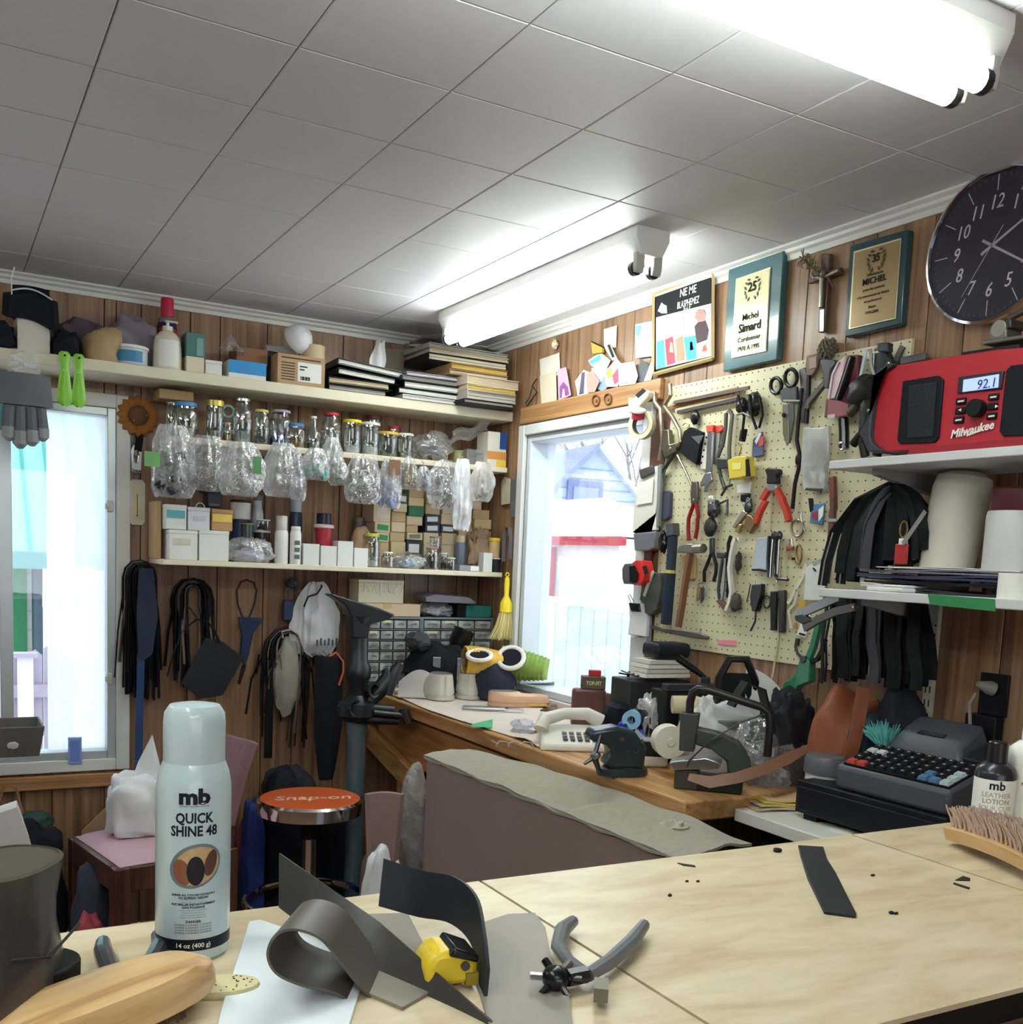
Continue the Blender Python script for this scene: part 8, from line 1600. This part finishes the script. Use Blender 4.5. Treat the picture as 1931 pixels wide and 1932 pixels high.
# speckled crepe disc under the can's edge, white sheet
t, w, h = vt('crepe_piece', 'cream crepe rubber piece flecked with black before the spray can', 'rubber piece', 383,1818,455,1868, CT, 0); MB().lathe([(.03,0),(.031,.003),(.03,.006)],20, None, 1.0,.62).build('rubber', mat((206,196,150),.7, var=.1), t); m = MB()
for k in range(30): r_ = .026*math.sqrt(rnd.random()); a_ = rnd.random()*6.28; m.box(-.0009,.0009,-.0004,.0004,0,.0004, TL((r_*math.cos(a_), r_*.62*math.sin(a_),.006)) @ TR(a_*3,4, 'Z'))
m.build('flecks', INK, t)
def zpoly(pl, z): return [atZ(px, py, z) for px, py in pl]
def slab(name, label, cat, pl, z, th, m, bev=.001):
 q = zpoly(pl, z+th); c = sum(q, Vector())/len(q)
 return solo(name, MB().prism([(p.x-c.x, p.y-c.y) for p in q],0, th, Matrix(((1,0,0,0),(0,0,1,0),(0,1,0,0),(0,0,0,1)))), m, label, cat, (c.x, c.y, z), bev=bev)
slab('plastic_board', 'glossy white plastic sheet lying under the curled leather', 'sheet', [(470,1738),(492,1734),(540,1750),(700,1800),(660,1932),(620,1985),(400,1985),(418,1900)], CT, .003, mat((232,240,246),.2, var=.02))
LE = mat((86,80,72),.45, var=.10, scale=12); LED = mat((58,55,52),.45, var=.1)
# curled leather hide: teardrop loop swept along the counter, plus a tall stiff blade and flat lobes
t = thing('leather_hide', 'stiff grey brown leather sheet curled into a loop on the counter', 'leather', atZ(620,1868, CT+.004),0); O = t.location
def cv(px, py, dz): p = atZ(px, py, CT+dz); return p-O
loop = [(700,1932,.006),(640,1880,.004),(570,1862,.008),(520,1838,.028),(503,1800,.044),(520,1762,.056),(560,1752,.058),(610,1772,.052),(650,1822,.034),(700,1880,.014),(760,1925,.006)]
P0 = [atY(px, py, .765)-O for px, py, dz in loop]; dv = Vector((.042,.066,-.002))
def spl(P, u):
 n = len(P)-1; i = min(n-1, int(u*n)); f = u*n-i; a, b, c, d = P[max(0, i-1)], P[i], P[i+1], P[min(n, i+2)]
 return .5*((2*b)+(c-a)*f+(2*a-5*b+4*c-d)*f*f+(3*b-a-3*c+d)*f**3)
MB().sheet(lambda u, v: spl(P0, u)+dv*v, 60,5,.0022).build('loop', LE, t, ang=60)
bl = [atY(px, py, yy)-O for px, py, yy in ((530,1610,.95),(530,1712,.93),(720,1860,.80),(960,1990,.66),(930,1925,.68),(720,1742,.84))]
MB().sheet(lambda u, v: (bl[0].lerp(bl[5], u*2) if u < .5 else bl[5].lerp(bl[4], u*2-1)).lerp(bl[1].lerp(bl[2], u*2) if u < .5 else bl[2].lerp(bl[3], u*2-1), v),16,6,.0025).build('blade', LED, t)
for pl in ([(620,1735),(700,1724),(770,1722),(800,1780),(830,1860),(760,1900),(640,1850)],[(905,1742),(960,1724),(1010,1722),(1030,1750),(1040,1800),(1075,1880),(1090,1990),(940,1990),(900,1850)]):
 q = [atZ(px, py, CT+.003)-O for px, py in pl]; MB().prism([(p.x, p.y) for p in q],.0,.003, Matrix(((1,0,0,0),(0,0,1,0),(0,1,0,0),(0,0,0,1))) @ TL((0,-.004,0))).build('lobe', mat((132,124,112),.45, var=.08), t)
bs = [atY(px, py, yy) for px, py, yy in ((716,1668,.90),(790,1690,.88),(850,1702,.84),(890,1740,.79),(905,1810,.75),(912,1880,.72))]; c = bs[-1]
solo('rubber_band_strip', MB().sheet(lambda u, v: spl(bs, u)-c+Vector((.008*v, .01*v, (.022-.004*u)*(v-.5)*2)),24,3,.003), mat((36,38,42),.45), 'black leather strip arching above the yellow cutter', 'leather strip', c, ang=70)
# yellow cutter / tape
t, w, h = vt('tape_measure', 'yellow tape measure with black clip on the plywood counter', 'tape measure', 786,1768,898,1862, CT+.004,.3,.02); MB().prism([(-w*.45,.0),(w*.3,0),(w*.45, h*.2),(w*.45, h*.5),(w*.1, h*.75),(-w*.3, h*.72),(-w*.48, h*.45)],-.02,.022).build('case', mat((226,194,40),.35, var=.05), t, bev=.006); MB().prism([(-w*.1, h*.66),(w*.4, h*.48),(w*.44, h*.62),(0, h*.84)],-.024,.018).build('belt_clip', BLACKG, t, bev=.002); MB().cyl(.004,0,.002,10, TL((w*.2,-.0205, h*.42)) @ TR(PI/2,4, 'X')).build('screw', DSTEEL, t); MB().box(w*.22, w*.44,-.022,.0,.0, h*.26).build('tape_mouth', mat((150,130,40),.5), t)
# rotary punch
t, w, h = vt('rotary_punch', 'rotary leather punch with grey handles lying on the counter', 'punch', 995,1724,1222,1880, CT, 0,.04); Q = lambda px, py, dz=.012: (lambda p: (p.x, p.y, p.z-CT))(TR(-t.rotation_euler.z, 3, 'Z') @ (atZ(px, py, CT+dz)-Vector((t.location.x, t.location.y, 0))))
GH = mat((104,106,110),.35, var=.1)
MB().tube([Q(1082,1738), Q(1062,1755), Q(1054,1785), Q(1075,1815), Q(1105,1835)],[.006,.008,.007,.006,.005],10).build('handle', GH, t); MB().tube([Q(1216,1745), Q(1190,1780), Q(1150,1815), Q(1110,1840)],[.006,.008,.007,.006],10).build('handle', GH, t)
for k in range(6): a_ = k*PI/3; c_ = Vector(Q(1050,1845)); MB().tube([c_+Vector((.006*math.cos(a_),.004*math.sin(a_),.004*math.sin(a_))), c_+Vector((.022*math.cos(a_),.014*math.sin(a_),.012*math.sin(a_)))],.0035,8).build('punch_tube', CHROME if k % 2 else BLACKG, t)
MB().blob(Q(1050,1845),(.012,.012,.011),1,.1).build('turret', BLACKG, t); MB().tube([Q(1105,1838), Q(1070,1845)],.008,8).build('jaw', DSTEEL, t); MB().box(-.006,.006,-.012,.012,-.006,.006, TL(Q(1135,1868))).build('anvil', mat((110,104,84),.4), t)
slab('rubber_strip', 'flat black rubber strip lying alone on the plywood counter', 'rubber strip', [(1507,1594),(1555,1597),(1562,1620),(1578,1645),(1617,1722),(1616,1727),(1556,1719),(1525,1655),(1512,1615)], CT, .0035, mat((38,40,44),.45, var=.08))
for i, (px, py, s_) in enumerate(((1468,1607,.006),(1297,1664,.0025),(1318,1664,.0025),(1265,1691,.003),(1648,1653,.003),(1683,1724,.0035),(1692,1725,.003))):
 solo('debris', MB().blob((0,0, s_*.4),(s_, s_*.8, s_*.5), i, .4,3,8,6), mat((44,34,28),.8), 'tiny dark crumb of scrap on the plywood counter', 'scrap', atZ(px, py, CT), group='crumbs on the counter')
for lab, p in (('thin dark sliver of leather near the counter back edge', [(1278,1627),(1312,1632),(1314,1635),(1290,1632)]),('thin dark sliver of leather beside the brush', [(1800,1664),(1832,1674),(1830,1677),(1800,1667)]),('small dark triangular rubber chip beside the brush', [(1803,1660),(1818,1652),(1832,1656),(1832,1661)])): slab('leather_scrap', lab, 'scrap', p, CT, .0012, mat((40,38,36),.6))
# big brush lying bristles up
a0 = atZ(1770,1592, CT); a1 = atZ(1931,1672, CT); an = math.atan2(a1.y-a0.y, a1.x-a0.x)
t = thing('horsehair_brush', 'large wooden shoe brush lying with pinkish bristles up', 'brush', (a0.x, a0.y, CT), an); Lb = .26
MB().sheet(lambda u, v: (Lb*u, .012+.052*v*(1 if .08 < u else .75+3*u),.006+.014*math.sin(u*PI)*.6+.004*math.sin(v*PI)),16,6,-.018).build('wooden_back', BEECH, t, ang=60)
m = MB(); rnd = random.Random(5)
for i in range(26):
 for j in range(7):
  x_ = .008+Lb*.96*i/25; y_ = .016+.044*j/6; z_ = .022+.014*math.sin(i/25*PI)*.6
  for k in range(5): dx, dy = rnd.uniform(-.006,.006), rnd.uniform(-.006,.006); m.tube([(x_, y_, z_),(x_+dx*.5-.004, y_+dy*.5, z_+.016),(x_+dx*1.2-.008, y_+dy*1.3-.004, z_+.029+rnd.random()*.004)],[.0013,.0018,.0009],4)
m.build('bristles', mat((196,170,156),.85, var=.2), t)
def lotion(name, label, l, t_, r, b, m, capm, caps, labm, lines):
 o, w, h = vt(name, label, 'bottle', l, t_, r, b, CT, .15,.02); R = w/2; hc = h*(1-caps)
 MB().lathe([(R*.93,0),(R, .004),(R, hc*.80),(R*.9, hc*.9),(R*.6, hc*.98),(R*.45, hc)],30).build('bottle_body', m, o); MB().lathe([(R*.5, hc),(R*.5, h-.002),(R*.45, h)],20).build('cap', capm, o)
 MB().lathe([(R*1.004, hc*.06),(R*1.004, hc*.72)],30, cap=False).build('label_band', labm, o)
 for body, s_, v, mt, bd in lines: text(body, s_*R, mt, o, (0,0, hc*v), wrap=R*1.01, bold=bd)
lotion('lotion_bottle', 'black capped bottle of leather lotion with white label on the counter', 1834,1400,1908,1548, mat((40,40,46),.25), mat((26,26,30),.3),.26, PAPERW, (('mb', .62,.56, LT, .0005),('LEATHER', .36,.42, mat((176,170,150),.5),.0002),('LOTION', .36,.31, mat((150,146,136),.5),.0002),('POUR CUIR', .33,.20, mat((176,170,160),.5),.0001)))
lotion('oil_bottle', 'white bottle of leather oil beside the lotion bottle', 1892,1374,1985,1548, mat((232,230,224),.35), WHITEP, .14, mat((230,226,216),.5),(('M', .3,.60, mat((120,100,80),.5),.0004),('NEATSFOOT', .17,.46, INK, .0002),('HUILE', .17,.22, INK, .0002),('DE PIED', .13,.17, INK, 0)))
# ================================================================ floor: seat back, chair, stool, bags
t = thing('padded_seat', 'large brown vinyl seat back with torn grey fabric along its top', 'seat', (1.378,1.66,0),.040); VN = mat((142,122,116),.5, var=.06, scale=6, bump=.05); FBR = mat((160,154,140),.9, var=.15, scale=70, bump=.4)
MB().box(.0,.03,0,1.22,.02,.835).build('vinyl_panel', VN, t, bev=.010); MB().box(.03,.16,0,1.22,.0,.80).build('frame_board', FBR, t, bev=.01)
MB().sheet(lambda u, v: (-.006+.19*v, 1.225*u-.002,.838+.012*math.sin(v*PI)+.030*v*math.sin(u*2.5+.6)-.05*math.exp(-((u-.42)/.05)**2)*math.sin(v*PI)+.008*noise.noise((u*9, v*4,1))),44,12,.006).build('fabric_top', FBR, t); MB().tube([(-.004,1.22*k/20,.836+.004*math.sin(k*2.2)) for k in range(21)],.005,6).build('welt', mat((150,144,132),.8), t); MB().blob((.10,.16,.86),(.03,.04,.02),4,.6,3.5,20,12).build('torn_stuffing', mat((176,172,156),.9, var=.2), t)
# chair with pink seat
t = thing('wooden_chair', 'dark wooden chair with pink upholstered seat under the window', 'chair', (.478,3.287,0),.2); PK = mat((206,170,184),.8, var=.08)
for x_, y_ in ((.0,.0),(0,.40),(.36,.0),(.36,.40)): MB().box(x_, x_+.05, y_, y_+.05,0,.45 if x_ < .2 else .46).build('leg', DARKW, t, bev=.005)
MB().box(.0,.05,.05,.40,.37,.45).build('seat_rail', DARKW, t, bev=.004); MB().box(.05,.36,.0,.045,.37,.45).build('seat_rail', DARKW, t, bev=.004); MB().box(.05,.36,.405,.45,.37,.45).build('seat_rail', DARKW, t, bev=.004)
MB().sheet(lambda u, v: (.02+.37*u, .015+.42*v, .452+.035*(math.sin(u*PI)*math.sin(v*PI))**.35),18,18,.02).build('seat_cushion', PK, t, ang=60)
for y_ in (.01,.41): MB().tube([(.385, y_+.02,.44),(.41, y_+.02,.62),(.45, y_+.02,.80)],.022,4).build('back_post', DARKW, t)
MB().sheet(lambda u, v: (.40+.05*v+.03*(v**2)-.02*math.sin(u*PI),-.0+.45*u, .53+.28*v),12,12,.04).build('backrest', mat((132,98,102),.7, var=.1), t, bev=.008)
# stool
t = thing('shop_stool', 'round workshop stool with orange lettered seat and chrome rim', 'stool', (1.138,3.41,0),-math.atan2(1.138,3.41)); R = .183; sz = .60
MB().cyl(R-.010, sz-.02, sz+.004,48).build('seat_top', mat((206,92,46),.4, var=.04), t, bev=.004); MB().lathe([(R-.012, sz-.05),(R-.002, sz-.046),(R, sz-.02),(R, sz-.004),(R-.011, sz+.003),(R-.011, sz-.02)],48, cap=False).build('rim', CHROME, t); MB().cyl(R-.014, sz-.046, sz-.02,32).build('seat_pan', BLACK, t)
text('Snap-on', .082, mat((222,190,170),.5), t, (.01,-.028, sz+.0045),(0,0,.12), shear=.2, bold=.001, sx=1.0)
MB().lathe([(.030, sz-.14),(.030, sz-.06),(.05, sz-.05)],20).build('sleeve', BLACK, t); MB().lathe([(.024,.16),(.024, sz-.09),(.030, sz-.09)],20).build('column', CHROME, t); MB().lathe([(.05,.14),(.05,.19),(.028,.22)],20).build('hub', CHROME, t)
MB().tube([(.215*math.cos(k*PI/20),.215*math.sin(k*PI/20),.235) for k in range(40)],.014,10, True).build('foot_ring', CHROME, t)
for k in range(5): a_ = k*2*PI/5+.3; MB().tube([(.04*math.cos(a_),.04*math.sin(a_),.165),(.2*math.cos(a_),.2*math.sin(a_),.10),(.22*math.cos(a_),.22*math.sin(a_),.055)],.014,8).build('leg', CHROME, t); MB().lathe([(0,-.025),(.018,-.018),(.025,0),(.018,.018),(0,.025)],10, TL((.22*math.cos(a_),.22*math.sin(a_),.026))).build('caster', BLACK, t)
def pile(name, label, cat, l, t_, r, b, y, m, seed, z=None, dep=.2, amp=.35, fr=2.2):
 o, w, h = vp(name, label, cat, l, t_, r, b, 'y', y, z); MB().blob((0,0, h*.42),(w*.5, dep/2, h*.62), seed, amp*.7, fr, 32,20, flat=-h*.42, pw=.8).build('bundle', m, o, ang=70); return o
# white bag on the chair
t, w, h = vp('shopping_bag', 'white plastic shopping bag slumped on the pink chair', 'bag', 205,1386,316,1560, 'y', 3.58,.488); MB().blob((0,0, h*.24),(w*.5,.09, h*.36),7,.25,2.4,36,22, flat=-h*.24, pw=.7).build('bag_body', BAGW, t, ang=70); MB().add([(-.03,-.01, h*.42),(.055,-.02, h*.40),(.075,0, h*.62),(.045,0, h),(.0,0, h*.72),(-.03,.03, h*.42),(.055,.04, h*.40)],[(0,1,2,3,4),(5,4,3,2,6),(1,6,2),(0,4,5)]).build('bag_handle', BAGW, t, smooth=False)
pile('clothes_pile', 'pile of dark navy and green clothes under the window', 'clothes', -60,1545,118,1640,3.80, NAVY, 3,0,.18); pile('green_garment', 'dark green garment on the clothes pile under the window', 'garment', 40,1535,96,1562,3.90, mat((24,60,48),.8),5, None, .14)
flat('cardboard_sheet', 'folded cardboard corner leaning by the white shopping bag', 'cardboard', [(155,1568),(200,1524),(212,1560),(205,1770),(160,1772)],3.95,.01, mat((176,144,112),.7))
t, w, h = vp('paper_bag', 'white paper bag with twisted brown handle on the clothes pile', 'bag', -20,1525,46,1570, 'y', 3.74); MB().box(-w*.5, w*.5,-.05,.05,-.1, h, TR(-.3,4, 'Y')).build('bag_body', PAPERW, t); MB().tube([(-w*.25,0, h),(-w*.05,0, h+.075),(w*.25,0, h+.07),(w*.42,0, h-.02)],.004,6).build('handle', mat((150,110,84),.6), t)
for i, (lab, l, t_, r, b, y, rgb) in enumerate((('black rucksack heaped behind the stool column', 475,1480,590,1690,3.75,(26,28,40)),('dark blue jacket squeezed between chair and stool', 452,1520,500,1720,3.68,(30,56,130)),('dark red cloth behind the chair leg', 440,1560,480,1720,3.85,(110,30,48)),('black bag standing under the stool seat', 580,1540,655,1690,3.80,(24,26,36)),('camera bag with grey strap behind the stool seat', 500,1450,590,1520,3.92,(40,44,50)),('old jeans under the pink chair', 140,1650,205,1760,3.5,(44,52,72)),('red cloth scrap on the floor under the pink chair', 140,1730,200,1765,3.4,(170,70,84)))):
 pile('floor_bundle', lab, 'bundle', l, t_, r, b, y, mat(rgb, .8, var=.3), i+20,0 if i != 4 else None, .16)
pile('tan_bag', 'dusty brown leather satchel slumped under the workbench', 'bag', 680,1580,775,1660,3.10, mat((112,92,84),.6, var=.15),9,0,.2,.25); t, w, h = vp('bag_flap', 'dusty pink satchel flap standing up against the bench legs', 'bag', 688,1500,768,1650, 'y', 3.02,.2); MB().sheet(lambda u, v: (w*(-.45+.75*u*(.3+.7*v)+.25*(1-v)),.03*math.sin(u*3), h*(.1+.9*v)-.08*u*(1-v)),10,12,.02).build('flap', mat((150,126,122),.6), t)
pile('shopping_bag', 'clear white plastic bag leaning at the seat back', 'bag', 746,1466,806,1650,3.15, BAGM, 13,0,.12,.2,1.6); pile('white_cloth', 'white cloth and papers on the floor below the satchel', 'cloth', 680,1618,762,1690,2.75, mat((214,214,220),.7),15,0,.2)
# window sill pack and bin stand
o, w, h = vp('blue_pack', 'small pale blue pack standing on the window sill', 'pack', 130,1391,154,1441, 'y', 4.035); MB().box(-w*.5, w*.5,-.008,.010,0, h).build('pack_body', mat((150,170,226),.4), o, bev=.002); MB().box(-w*.36, w*.36,-.009,-.008, h*.1, h*.9).build('sticker', mat((110,138,214),.4), o, smooth=False)
x1_ = atY(80,1390,3.55).x; zb_ = atY(40,1418,3.55).z; zt_ = atY(40,1362,3.55).z
t = thing('plastic_bin', 'open grey brown plastic bin with a hand hole on a stand', 'bin', (x1_-.18,3.55, zb_)); BN = mat((92,86,82),.5, var=.1); hb_ = zt_-zb_
MB().add([(-.16,-.09,0),(.165,-.09,0),(.165,.09,0),(-.16,.09,0),(-.17,-.1, hb_),(.18,-.1, hb_),(.18,.1, hb_),(-.17,.1, hb_),(-.15,-.085,.006),(.155,-.085,.006),(.155,.085,.006),(-.15,.085,.006),(-.164,-.094, hb_),(.174,-.094, hb_),(.174,.094, hb_),(-.164,.094, hb_)],[(0,3,2,1),(0,1,5,4),(1,2,6,5),(2,3,7,6),(3,0,4,7),(8,9,10,11),(8,12,13,9),(9,13,14,10),(10,14,15,11),(11,15,12,8),(4,5,13,12),(5,6,14,13),(6,7,15,14),(7,4,12,15)]).build('bin_body', BN, t, smooth=False, bev=.004); MB().blob((.09,-.097, hb_*.4),(.016,.003,.012),2,.2).build('hand_hole', mat((190,190,186),.5), t)
t = thing('bin_stand', 'plain brown wooden pedestal under the plastic bin', 'stand', (x1_-.24,3.55,0)); MB().box(-.09,.06,-.08,.08, zb_-.02, zb_-.001).build('top', DARKW, t, bev=.003); MB().box(-.05,.03,-.04,.04,.02, zb_-.02).build('post', DARKW, t, bev=.003); MB().box(-.1,.08,-.1,.1,0,.02).build('foot', DARKW, t, bev=.003)
